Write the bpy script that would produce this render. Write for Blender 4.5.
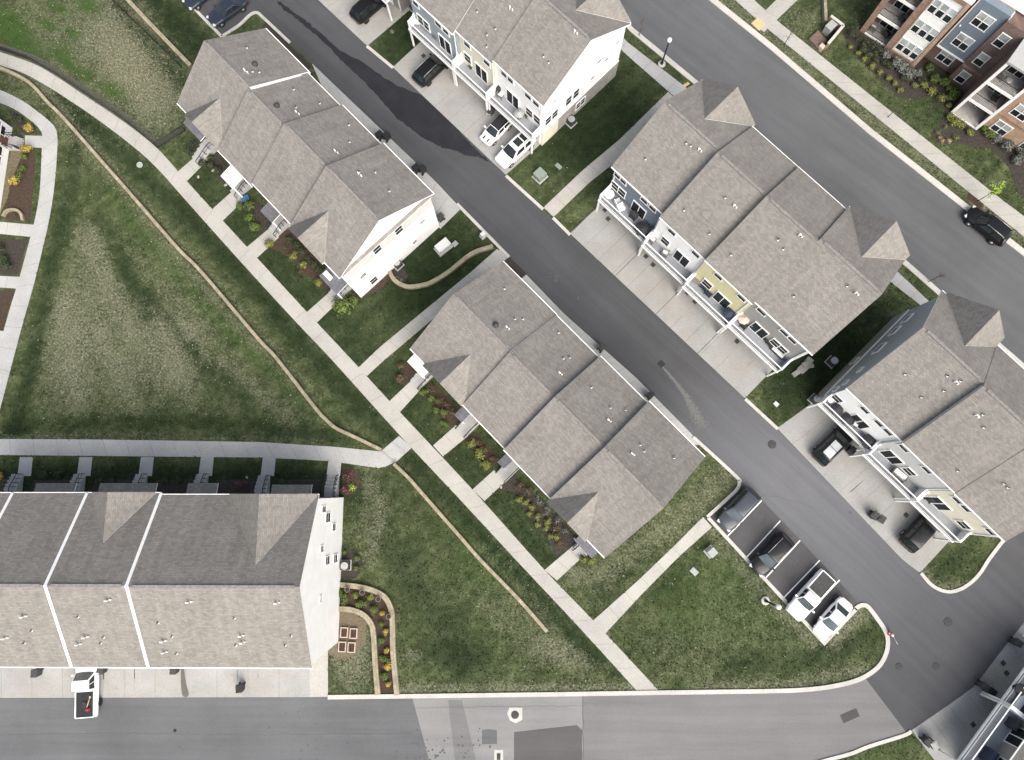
import bpy, bmesh, math, random
import numpy as np
from mathutils import Vector, Matrix

# ------------------------------------------------------------------ scene, camera, light
sc = bpy.context.scene
for o in list(bpy.data.objects):
    bpy.data.objects.remove(o, do_unlink=True)
COL = sc.collection
RAD = math.radians

CAM_H = 72.0                      # drone height above the ground
FPX = 708.0                       # focal length in pixels of a 1024 px wide frame
cam_d = bpy.data.cameras.new('camera')
cam_d.sensor_fit = 'HORIZONTAL'
cam_d.sensor_width = 36.0
cam_d.lens = 36.0 * FPX / 1024.0
cam_d.clip_start = 0.5
cam_d.clip_end = 3000.0
cam = bpy.data.objects.new('camera', cam_d)
COL.objects.link(cam)
cam.location = (0, 0, CAM_H)
cam.rotation_euler = (RAD(8.67), RAD(0.88), 0)
sc.camera = cam
CAM_R = cam.rotation_euler.to_matrix()

SUN_DIR = Vector((0.42, -0.91, 0)).normalized()     # horizontal direction towards the sun
SUN_EL = RAD(47)
sdir = SUN_DIR * math.cos(SUN_EL) + Vector((0, 0, math.sin(SUN_EL)))
world = bpy.data.worlds.new("World")
sc.world = world
world.use_nodes = True
wn = world.node_tree.nodes
wl = world.node_tree.links
wn.clear()
w_out = wn.new('ShaderNodeOutputWorld')
w_bg = wn.new('ShaderNodeBackground')
w_sky = wn.new('ShaderNodeTexSky')
w_sky.sky_type = 'NISHITA'
w_sky.sun_disc = False
w_sky.sun_elevation = SUN_EL
w_sky.sun_rotation = math.atan2(SUN_DIR.x, SUN_DIR.y)
w_sky.air_density = 1.0
w_sky.dust_density = 4.0
w_sky.ozone_density = 1.0
w_bg.inputs['Strength'].default_value = 0.12
w_hsv = wn.new('ShaderNodeHueSaturation')
w_hsv.inputs['Saturation'].default_value = 0.62      # thin high cloud
wl.new(w_sky.outputs[0], w_hsv.inputs['Color'])
wl.new(w_hsv.outputs[0], w_bg.inputs['Color'])
wl.new(w_bg.outputs[0], w_out.inputs['Surface'])

sun_d = bpy.data.lights.new('sun', 'SUN')
sun_d.energy = 2.3
sun_d.angle = RAD(55)
sun_d.color = (1.0, 0.94, 0.855)
sun = bpy.data.objects.new('sun', sun_d)
COL.objects.link(sun)
sun.location = (30, -60, 90)
sun.rotation_euler = (-sdir).to_track_quat('-Z', 'Y').to_euler()

sc.view_settings.view_transform = 'Standard'
sc.view_settings.look = 'None'
sc.view_settings.gamma = 1.0
sc.view_settings.use_curve_mapping = False
sc.view_settings.exposure = 0.95
sc.cycles.max_bounces = 6
sc.cycles.diffuse_bounces = 3

# ------------------------------------------------------------------ helpers
def G(px, py, z=0.0):
    """where the sight line of a photo point meets the height z"""
    d = CAM_R @ Vector(((px - 512) / FPX, -(py - 380) / FPX, -1))
    t = (CAM_H - z) / -d.z
    return Vector((d.x * t, d.y * t, z))

def GP(pts, z=0.0):
    return [G(p[0], p[1], z) for p in pts]

rng = random.Random(7)

class MB:
    """collects faces (with material slot and uv) and links them as ONE mesh object"""
    def __init__(self):
        self.v = []; self.f = []; self.m = []; self.uv = []; self.sm = []
    def face(self, pts, mat=0, uv=None, smooth=False):
        i = len(self.v)
        self.v += [tuple(p) for p in pts]
        self.f.append(tuple(range(i, i + len(pts))))
        self.m.append(mat); self.uv.append(uv); self.sm.append(smooth)
    def box(self, c, s, mat=0, rz=0.0, M=None):
        cx, cy, cz = c; a, b, d = s[0] / 2, s[1] / 2, s[2] / 2
        co, si = math.cos(rz), math.sin(rz)
        P = []
        for z in (-d, d):
            for x, y in ((-a, -b), (a, -b), (a, b), (-a, b)):
                p = Vector((cx + x * co - y * si, cy + x * si + y * co, cz + z))
                P.append(M @ p if M else p)
        for q in ((3, 2, 1, 0), (4, 5, 6, 7), (0, 1, 5, 4), (1, 2, 6, 5), (2, 3, 7, 6), (3, 0, 4, 7)):
            self.face([P[k] for k in q], mat)
    def prism(self, poly, z0, z1, mat=0, side=None, bottom=True):
        n = len(poly)
        A = sum(poly[i][0] * poly[(i + 1) % n][1] - poly[(i + 1) % n][0] * poly[i][1] for i in range(n))
        if A < 0: poly = poly[::-1]
        self.face([(p[0], p[1], z1) for p in poly], mat)
        if bottom: self.face([(p[0], p[1], z0) for p in poly[::-1]], mat)
        s = mat if side is None else side
        for i in range(n):
            p, q = poly[i], poly[(i + 1) % n]
            self.face([(p[0], p[1], z0), (q[0], q[1], z0), (q[0], q[1], z1), (p[0], p[1], z1)], s)
    def slab(self, pts, t, mat=0, side=1, uvx=None, uvy=None):
        """sloped plate: pts counter-clockwise seen from above"""
        P = [Vector(p) for p in pts]
        uv = None
        if uvx is not None:
            uv = [(p.dot(uvx), p.dot(uvy)) for p in P]
        self.face(P, mat, uv)
        D = Vector((0, 0, -t))
        self.face([p + D for p in P[::-1]], side)
        n = len(P)
        for i in range(n):
            a, b = P[i], P[(i + 1) % n]
            self.face([a + D, b + D, b, a], side)
    def cyl(self, p0, p1, r0, r1=None, n=8, mat=0, cap=True, smooth=True):
        if r1 is None: r1 = r0
        p0 = Vector(p0); p1 = Vector(p1)
        d = (p1 - p0).normalized()
        a = d.orthogonal().normalized(); b = d.cross(a)
        A = [p0 + (a * math.cos(2 * math.pi * k / n) + b * math.sin(2 * math.pi * k / n)) * r0 for k in range(n)]
        B = [p1 + (a * math.cos(2 * math.pi * k / n) + b * math.sin(2 * math.pi * k / n)) * r1 for k in range(n)]
        for k in range(n):
            l = (k + 1) % n
            self.face([A[k], A[l], B[l], B[k]], mat, smooth=smooth)
        if cap:
            self.face(A[::-1], mat); self.face(B, mat)
    def lathe(self, prof, c=(0, 0, 0), n=16, mat=0, smooth=True):
        R = []
        for r, z in prof:
            R.append([(c[0] + r * math.cos(2 * math.pi * k / n), c[1] + r * math.sin(2 * math.pi * k / n), c[2] + z) for k in range(n)])
        for A, B in zip(R[:-1], R[1:]):
            for k in range(n):
                l = (k + 1) % n
                self.face([A[k], A[l], B[l], B[k]], mat, smooth=smooth)
        self.face(R[0][::-1], mat); self.face(R[-1], mat)
    def tube(self, pts, r, n=6, mat=0):
        for a, b in zip(pts[:-1], pts[1:]):
            self.cyl(a, b, r, r, n, mat)
    def ribbon(self, line, w, z0, z1, mat=0, side=None):
        """wall or kerb of width w along a ground line"""
        L = offset_line(line, w / 2); R = offset_line(line, -w / 2)
        s = mat if side is None else side
        n = len(line)
        acc = 0
        for i in range(n - 1):
            seg = (Vector(line[i + 1][:2]) - Vector(line[i][:2])).length
            a, b, c, d = R[i], R[i + 1], L[i + 1], L[i]
            self.face([(a[0], a[1], z1), (b[0], b[1], z1), (c[0], c[1], z1), (d[0], d[1], z1)], mat,
                      [(acc, 0), (acc + seg, 0), (acc + seg, w), (acc, w)])
            if z1 - z0 > 1e-4:
                h = z1 - z0
                self.face([(a[0], a[1], z0), (b[0], b[1], z0), (b[0], b[1], z1), (a[0], a[1], z1)], s,
                          [(acc, 0), (acc + seg, 0), (acc + seg, h), (acc, h)])
                self.face([(c[0], c[1], z0), (d[0], d[1], z0), (d[0], d[1], z1), (c[0], c[1], z1)], s,
                          [(acc + seg, 0), (acc, 0), (acc, h), (acc + seg, h)])
            acc += seg
        if z1 - z0 > 1e-4:
            for i, (a, b) in ((0, (L[0], R[0])), (1, (R[-1], L[-1]))):
                self.face([(a[0], a[1], z0), (b[0], b[1], z0), (b[0], b[1], z1), (a[0], a[1], z1)], s)
    def build(self, name, mats, parent=None, loc=None, rz=0.0, sub=0, bevel=0):
        me = bpy.data.meshes.new(name)
        me.from_pydata(self.v, [], self.f)
        if not isinstance(mats, (list, tuple)): mats = [mats]
        for m in mats: me.materials.append(m)
        me.polygons.foreach_set('material_index', [min(k, len(mats) - 1) for k in self.m])
        me.polygons.foreach_set('use_smooth', self.sm)
        if any(u is not None for u in self.uv):
            ul = me.uv_layers.new(name='UVMap')
            k = 0
            data = [0.0] * (2 * len(me.loops))
            for f, u in zip(self.f, self.uv):
                for j in range(len(f)):
                    if u is not None:
                        data[2 * k] = u[j][0]; data[2 * k + 1] = u[j][1]
                    k += 1
            ul.data.foreach_set('uv', data)
        if any(self.sm):
            bm = bmesh.new(); bm.from_mesh(me)
            bmesh.ops.remove_doubles(bm, verts=bm.verts, dist=1e-5)
            bm.to_mesh(me); bm.free()
        me.update()
        o = bpy.data.objects.new(name, me)
        COL.objects.link(o)
        if parent: o.parent = parent
        if loc is not None: o.location = loc
        if rz: o.rotation_euler.z = rz
        if bevel:
            bv = o.modifiers.new('bevel', 'BEVEL'); bv.width = bevel; bv.segments = 2; bv.limit_method = 'ANGLE'
        if sub:
            s = o.modifiers.new('sub', 'SUBSURF'); s.levels = sub; s.render_levels = sub
        return o

def offset_line(line, d):
    P = [Vector(p[:2]) for p in line]
    out = []
    n = len(P)
    for i in range(n):
        if i == 0: t = P[1] - P[0]
        elif i == n - 1: t = P[-1] - P[-2]
        else: t = (P[i + 1] - P[i]).normalized() + (P[i] - P[i - 1]).normalized()
        t.normalize()
        nrm = Vector((-t.y, t.x))
        k = 1.0
        if 0 < i < n - 1:
            k = 1.0 / max(0.5, abs(nrm.dot(Vector((-(P[i + 1] - P[i]).normalized().y, (P[i + 1] - P[i]).normalized().x)))))
        out.append(P[i] + nrm * d * k)
    return out

def smooth_line(pts, n=6):
    """Catmull-Rom through the points"""
    P = [Vector(p[:2]) for p in pts]
    P = [2 * P[0] - P[1]] + P + [2 * P[-1] - P[-2]]
    out = []
    for i in range(1, len(P) - 2):
        a, b, c, d = P[i - 1], P[i], P[i + 1], P[i + 2]
        for k in range(n):
            t = k / n
            out.append(0.5 * ((2 * b) + (c - a) * t + (2 * a - 5 * b + 4 * c - d) * t * t + (3 * b - a - 3 * c + d) * t ** 3))
    out.append(P[-2])
    return out

def resample(line, step):
    P = [Vector(p[:2]) for p in line]
    out = [P[0]]
    for a, b in zip(P[:-1], P[1:]):
        k = max(1, int((b - a).length / step))
        for i in range(1, k + 1):
            out.append(a.lerp(b, i / k))
    return out

def tag(o, label=None, cat=None, group=None, kind=None):
    if label: o['label'] = label
    if cat: o['category'] = cat
    if group: o['group'] = group
    if kind: o['kind'] = kind
    return o

def thing(name, label, cat, loc=(0, 0, 0), rz=0.0, group=None):
    o = bpy.data.objects.new(name, None)
    o.empty_display_size = 0.3
    COL.objects.link(o)
    o.location = loc; o.rotation_euler = (0, 0, rz)
    return tag(o, label, cat, group)

def struct(o):
    o['kind'] = 'structure'
    return o

def children_of(o):
    return [c for c in bpy.data.objects if c.parent == o]

def dup(root, loc, rz, label=None, group=None, scale=None):
    r = root.copy(); COL.objects.link(r)
    r.location = loc; r.rotation_euler = (0, 0, rz)
    if scale: r.scale = scale
    if label: r['label'] = label
    if group: r['group'] = group
    for ch in KIDS.get(root.name, None) or children_of(root):
        c = ch.copy(); COL.objects.link(c); c.parent = r
        for g in children_of(ch):
            d = g.copy(); COL.objects.link(d); d.parent = c
    return r
KIDS = {}

# ------------------------------------------------------------------ materials
def mat(name, rough=0.8, spec=0.3, metal=0.0):
    m = bpy.data.materials.new(name)
    m.use_nodes = True
    nt = m.node_tree
    b = nt.nodes['Principled BSDF']
    b.inputs['Roughness'].default_value = rough
    b.inputs['Specular IOR Level'].default_value = spec
    b.inputs['Metallic'].default_value = metal
    return m, nt, b

def N(nt, t, **kw):
    n = nt.nodes.new(t)
    for k, v in kw.items():
        if k.startswith('i_'):
            n.inputs[k[2:].replace('_', ' ')].default_value = v
        else:
            setattr(n, k, v)
    return n

def ramp(nt, fac, stops):
    r = nt.nodes.new('ShaderNodeValToRGB')
    el = r.color_ramp.elements
    while len(el) < len(stops): el.new(0.5)
    for e, (p, c) in zip(el, stops):
        e.position = p
        e.color = (c[0], c[1], c[2], 1) if isinstance(c, (tuple, list)) else (c, c, c, 1)
    nt.links.new(fac, r.inputs[0])
    return r.outputs[0]

def mixc(nt, fac, a, b, mode='MIX'):
    m = nt.nodes.new('ShaderNodeMix')
    m.data_type = 'RGBA'; m.blend_type = mode
    if isinstance(fac, (int, float)): m.inputs[0].default_value = fac
    else: nt.links.new(fac, m.inputs[0])
    for k, s in ((6, a), (7, b)):
        if isinstance(s, (tuple, list)): m.inputs[k].default_value = (s[0], s[1], s[2], 1)
        else: nt.links.new(s, m.inputs[k])
    return m.outputs[2]

def mathn(nt, op, a, b=0.0, clamp=False):
    m = nt.nodes.new('ShaderNodeMath'); m.operation = op; m.use_clamp = clamp
    for k, s in ((0, a), (1, b)):
        if isinstance(s, (int, float)): m.inputs[k].default_value = s
        else: nt.links.new(s, m.inputs[k])
    return m.outputs[0]

def coords(nt, kind='Object', scale=(1, 1, 1), rot=(0, 0, 0)):
    t = nt.nodes.new('ShaderNodeTexCoord')
    mr = nt.nodes.new('ShaderNodeMapping')
    mr.inputs['Rotation'].default_value = rot
    nt.links.new(t.outputs[kind], mr.inputs[0])
    mp = nt.nodes.new('ShaderNodeMapping')
    mp.inputs['Scale'].default_value = scale
    nt.links.new(mr.outputs[0], mp.inputs[0])
    return mp.outputs[0]

def noise(nt, co, scale, detail=3, rough=0.55, out=0):
    n = nt.nodes.new('ShaderNodeTexNoise')
    n.inputs['Scale'].default_value = scale
    n.inputs['Detail'].default_value = detail
    n.inputs['Roughness'].default_value = rough
    nt.links.new(co, n.inputs['Vector'])
    return n.outputs[out]

def bump(nt, b, h, strength=0.3, dist=0.02):
    n = nt.nodes.new('ShaderNodeBump')
    n.inputs['Strength'].default_value = strength
    n.inputs['Distance'].default_value = dist
    nt.links.new(h, n.inputs['Height'])
    nt.links.new(n.outputs[0], b.inputs['Normal'])

def plain(name, col, rough=0.6, spec=0.3, metal=0.0, var=0.08, scale=3.0, coat=0.0):
    """one colour with slight uneven wear"""
    m, nt, b = mat(name, rough, spec, metal)
    co = coords(nt)
    n = noise(nt, co, scale, 4)
    lo = [c * (1 - var) for c in col]; hi = [min(1, c * (1 + var)) for c in col]
    nt.links.new(ramp(nt, n, [(0.3, lo), (0.7, hi)]), b.inputs['Base Color'])
    if coat:
        b.inputs['Coat Weight'].default_value = coat
        b.inputs['Coat Roughness'].default_value = 0.05
    return m

def mk_concrete(name, col, var=0.12, stain=0.25, rust=0.0):
    m, nt, b = mat(name, 0.9, 0.2)
    co = coords(nt)
    big = noise(nt, co, 0.35, 4, 0.6)
    fine = noise(nt, co, 6.0, 5, 0.7)
    c = ramp(nt, big, [(0.3, [k * (1 - var) for k in col]), (0.7, [k * (1 + var * 0.6) for k in col])])
    sp = ramp(nt, fine, [(0.35, 0.88), (0.65, 1.06)])
    c = mixc(nt, 1.0, c, sp, 'MULTIPLY')
    d = noise(nt, co, 1.3, 6, 0.75)
    msk = ramp(nt, d, [(0.55, 0.0), (0.75, stain)])
    c = mixc(nt, msk, c, [k * 0.55 for k in col])
    if rust:
        c = mixc(nt, ramp(nt, noise(nt, co, 0.22, 4, 0.6), [(0.45, 0.0), (0.68, rust)]), c, (0.30, 0.235, 0.15))
        c = mixc(nt, ramp(nt, noise(nt, co, 0.5, 6, 0.7), [(0.58, 0.0), (0.75, rust)]), c, (0.16, 0.155, 0.145))
    nt.links.new(c, b.inputs['Base Color'])
    return m

def mk_asphalt(name, col, var=0.15, ang=0.0, worn=()):
    m, nt, b = mat(name, 0.85, 0.25)
    co = coords(nt)
    big = noise(nt, co, 0.12, 5, 0.6)
    st = noise(nt, coords(nt, 'Object', (0.05, 0.8, 1), (0, 0, -ang)), 1.0, 4, 0.6)     # streaks along the lane
    fine = noise(nt, co, 14.0, 4, 0.8)
    c = ramp(nt, big, [(0.3, [k * (1 - var) for k in col]), (0.7, [k * (1 + var) for k in col])])
    c = mixc(nt, 1.0, c, ramp(nt, st, [(0.3, 0.88), (0.7, 1.1)]), 'MULTIPLY')
    c = mixc(nt, 1.0, c, ramp(nt, fine, [(0.3, 0.8), (0.7, 1.2)]), 'MULTIPLY')
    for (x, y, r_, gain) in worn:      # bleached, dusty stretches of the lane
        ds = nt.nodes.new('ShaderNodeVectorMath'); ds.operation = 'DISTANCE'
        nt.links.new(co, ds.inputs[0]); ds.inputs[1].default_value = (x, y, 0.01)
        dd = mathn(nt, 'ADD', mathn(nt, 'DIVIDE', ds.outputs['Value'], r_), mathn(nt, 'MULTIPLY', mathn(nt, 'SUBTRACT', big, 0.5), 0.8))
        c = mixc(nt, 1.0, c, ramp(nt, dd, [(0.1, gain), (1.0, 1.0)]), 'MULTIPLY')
    blot = noise(nt, co, 0.9, 5, 0.7)
    c = mixc(nt, ramp(nt, blot, [(0.62, 0.0), (0.8, 0.35)]), c, [k * 0.6 for k in col])
    nt.links.new(c, b.inputs['Base Color'])
    return m

def mk_shingle(name, col):
    m, nt, b = mat(name, 0.95, 0.15)
    tc = nt.nodes.new('ShaderNodeTexCoord')
    uv = tc.outputs['UV']
    br = nt.nodes.new('ShaderNodeTexBrick')
    br.offset = 0.37; br.offset_frequency = 2
    br.inputs['Scale'].default_value = 1.0
    br.inputs['Brick Width'].default_value = 0.34
    br.inputs['Row Height'].default_value = 0.16
    br.inputs['Mortar Size'].default_value = 0.012
    br.inputs['Mortar Smooth'].default_value = 0.3
    br.inputs['Bias'].default_value = 0.0
    br.inputs['Color1'].default_value = (*[k * 0.86 for k in col], 1)
    br.inputs['Color2'].default_value = (*[k * 1.15 for k in col], 1)
    br.inputs['Mortar'].default_value = (*[k * 0.7 for k in col], 1)
    nt.links.new(uv, br.inputs['Vector'])
    co = coords(nt)
    fine = noise(nt, co, 13.0, 4, 0.9)
    c = mixc(nt, 1.0, br.outputs[0], ramp(nt, fine, [(0.25, 0.62), (0.75, 1.38)]), 'MULTIPLY')
    big = noise(nt, co, 0.4, 4, 0.6)
    c = mixc(nt, 1.0, c, ramp(nt, big, [(0.3, 0.93), (0.7, 1.07)]), 'MULTIPLY')
    sm = nt.nodes.new('ShaderNodeMapping'); sm.inputs['Scale'].default_value = (1.6, 0.16, 1)
    nt.links.new(uv, sm.inputs[0])
    c = mixc(nt, 1.0, c, ramp(nt, noise(nt, sm.outputs[0], 1.0, 5, 0.65), [(0.3, 0.88), (0.7, 1.10)]), 'MULTIPLY')     # run-off streaks
    nt.links.new(c, b.inputs['Base Color'])
    bump(nt, b, br.outputs[0], 0.35, 0.04)
    return m

def mk_siding(name, col, lap=0.16, vert=False):
    m, nt, b = mat(name, 0.6, 0.3)
    co = coords(nt)
    sx = nt.nodes.new('ShaderNodeSeparateXYZ')
    nt.links.new(co, sx.inputs[0])
    fr = mathn(nt, 'FRACT', mathn(nt, 'DIVIDE', sx.outputs[2], lap))
    sh = ramp(nt, fr, [(0.0, 0.78), (0.08, 0.98), (0.85, 1.0), (1.0, 0.9)])
    n = noise(nt, co, 0.8, 5, 0.6)
    c = ramp(nt, n, [(0.3, [k * 0.93 for k in col]), (0.7, [min(1, k * 1.04) for k in col])])
    c = mixc(nt, 1.0, c, sh, 'MULTIPLY')
    nt.links.new(c, b.inputs['Base Color'])
    bump(nt, b, fr, 0.3, 0.02)
    return m

def mk_brick(name, c1, c2, mortar):
    m, nt, b = mat(name, 0.9, 0.2)
    t = nt.nodes.new('ShaderNodeTexCoord')
    sx = nt.nodes.new('ShaderNodeSeparateXYZ')
    nt.links.new(t.outputs['Object'], sx.inputs[0])
    cx = nt.nodes.new('ShaderNodeCombineXYZ')
    nt.links.new(mathn(nt, 'ADD', sx.outputs[0], sx.outputs[1]), cx.inputs[0])
    nt.links.new(sx.outputs[2], cx.inputs[1])
    br = nt.nodes.new('ShaderNodeTexBrick')
    br.inputs['Scale'].default_value = 1.0
    br.inputs['Brick Width'].default_value = 0.24
    br.inputs['Row Height'].default_value = 0.085
    br.inputs['Mortar Size'].default_value = 0.009
    br.inputs['Color1'].default_value = (*c1, 1)
    br.inputs['Color2'].default_value = (*c2, 1)
    br.inputs['Mortar'].default_value = (*mortar, 1)
    nt.links.new(cx.outputs[0], br.inputs['Vector'])
    n = noise(nt, coords(nt), 1.2, 5, 0.65)
    c = mixc(nt, 1.0, br.outputs[0], ramp(nt, n, [(0.3, 0.8), (0.7, 1.2)]), 'MULTIPLY')
    nt.links.new(c, b.inputs['Base Color'])
    return m

def mk_block(name, col):
    """cast stone wall blocks"""
    m, nt, b = mat(name, 0.92, 0.15)
    t = nt.nodes.new('ShaderNodeTexCoord')
    br = nt.nodes.new('ShaderNodeTexBrick')
    br.inputs['Scale'].default_value = 1.0
    br.inputs['Brick Width'].default_value = 0.45
    br.inputs['Row Height'].default_value = 0.3
    br.inputs['Mortar Size'].default_value = 0.012
    br.inputs['Color1'].default_value = (*[k * 0.82 for k in col], 1)
    br.inputs['Color2'].default_value = (*[k * 1.12 for k in col], 1)
    br.inputs['Mortar'].default_value = (*[k * 0.5 for k in col], 1)
    nt.links.new(t.outputs['UV'], br.inputs['Vector'])
    n = noise(nt, coords(nt), 2.0, 6, 0.7)
    c = mixc(nt, 1.0, br.outputs[0], ramp(nt, n, [(0.3, 0.78), (0.7, 1.15)]), 'MULTIPLY')
    nt.links.new(c, b.inputs['Base Color'])
    return m

def mk_mulch(name, c1, c2):
    m, nt, b = mat(name, 0.95, 0.1)
    co = coords(nt)
    n = noise(nt, co, 5.0, 6, 0.8)
    c = ramp(nt, n, [(0.3, c1), (0.55, c2), (0.75, [k * 1.5 for k in c2])])
    nt.links.new(c, b.inputs['Base Color'])
    bump(nt, b, n, 0.6, 0.05)
    return m

def mk_leaf(name, c1, c2):
    m, nt, b = mat(name, 0.7, 0.2)
    gi = nt.nodes.new('ShaderNodeNewGeometry')
    c = ramp(nt, gi.outputs['Random Per Island'], [(0.1, c1), (0.6, c2), (0.95, [k * 1.35 for k in c2])])
    nt.links.new(c, b.inputs['Base Color'])
    b.inputs['Subsurface Weight'].default_value = 0.0
    return m

def mk_glass(name, col, rough=0.05, spec=0.7):
    m, nt, b = mat(name, rough, spec)
    n = noise(nt, coords(nt), 0.7, 3)
    nt.links.new(ramp(nt, n, [(0.35, col), (0.65, [k * 1.9 for k in col])]), b.inputs['Base Color'])
    return m

def mk_paint(name, col, metal=0.0):
    m, nt, b = mat(name, 0.34, 0.25, metal)
    n = noise(nt, coords(nt), 2.0, 4)
    nt.links.new(ramp(nt, n, [(0.3, [k * 0.92 for k in col]), (0.7, [min(1, k * 1.06) for k in col])]), b.inputs['Base Color'])
    b.inputs['Coat Weight'].default_value = 0.25
    b.inputs['Coat Roughness'].default_value = 0.06
    return m

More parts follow.
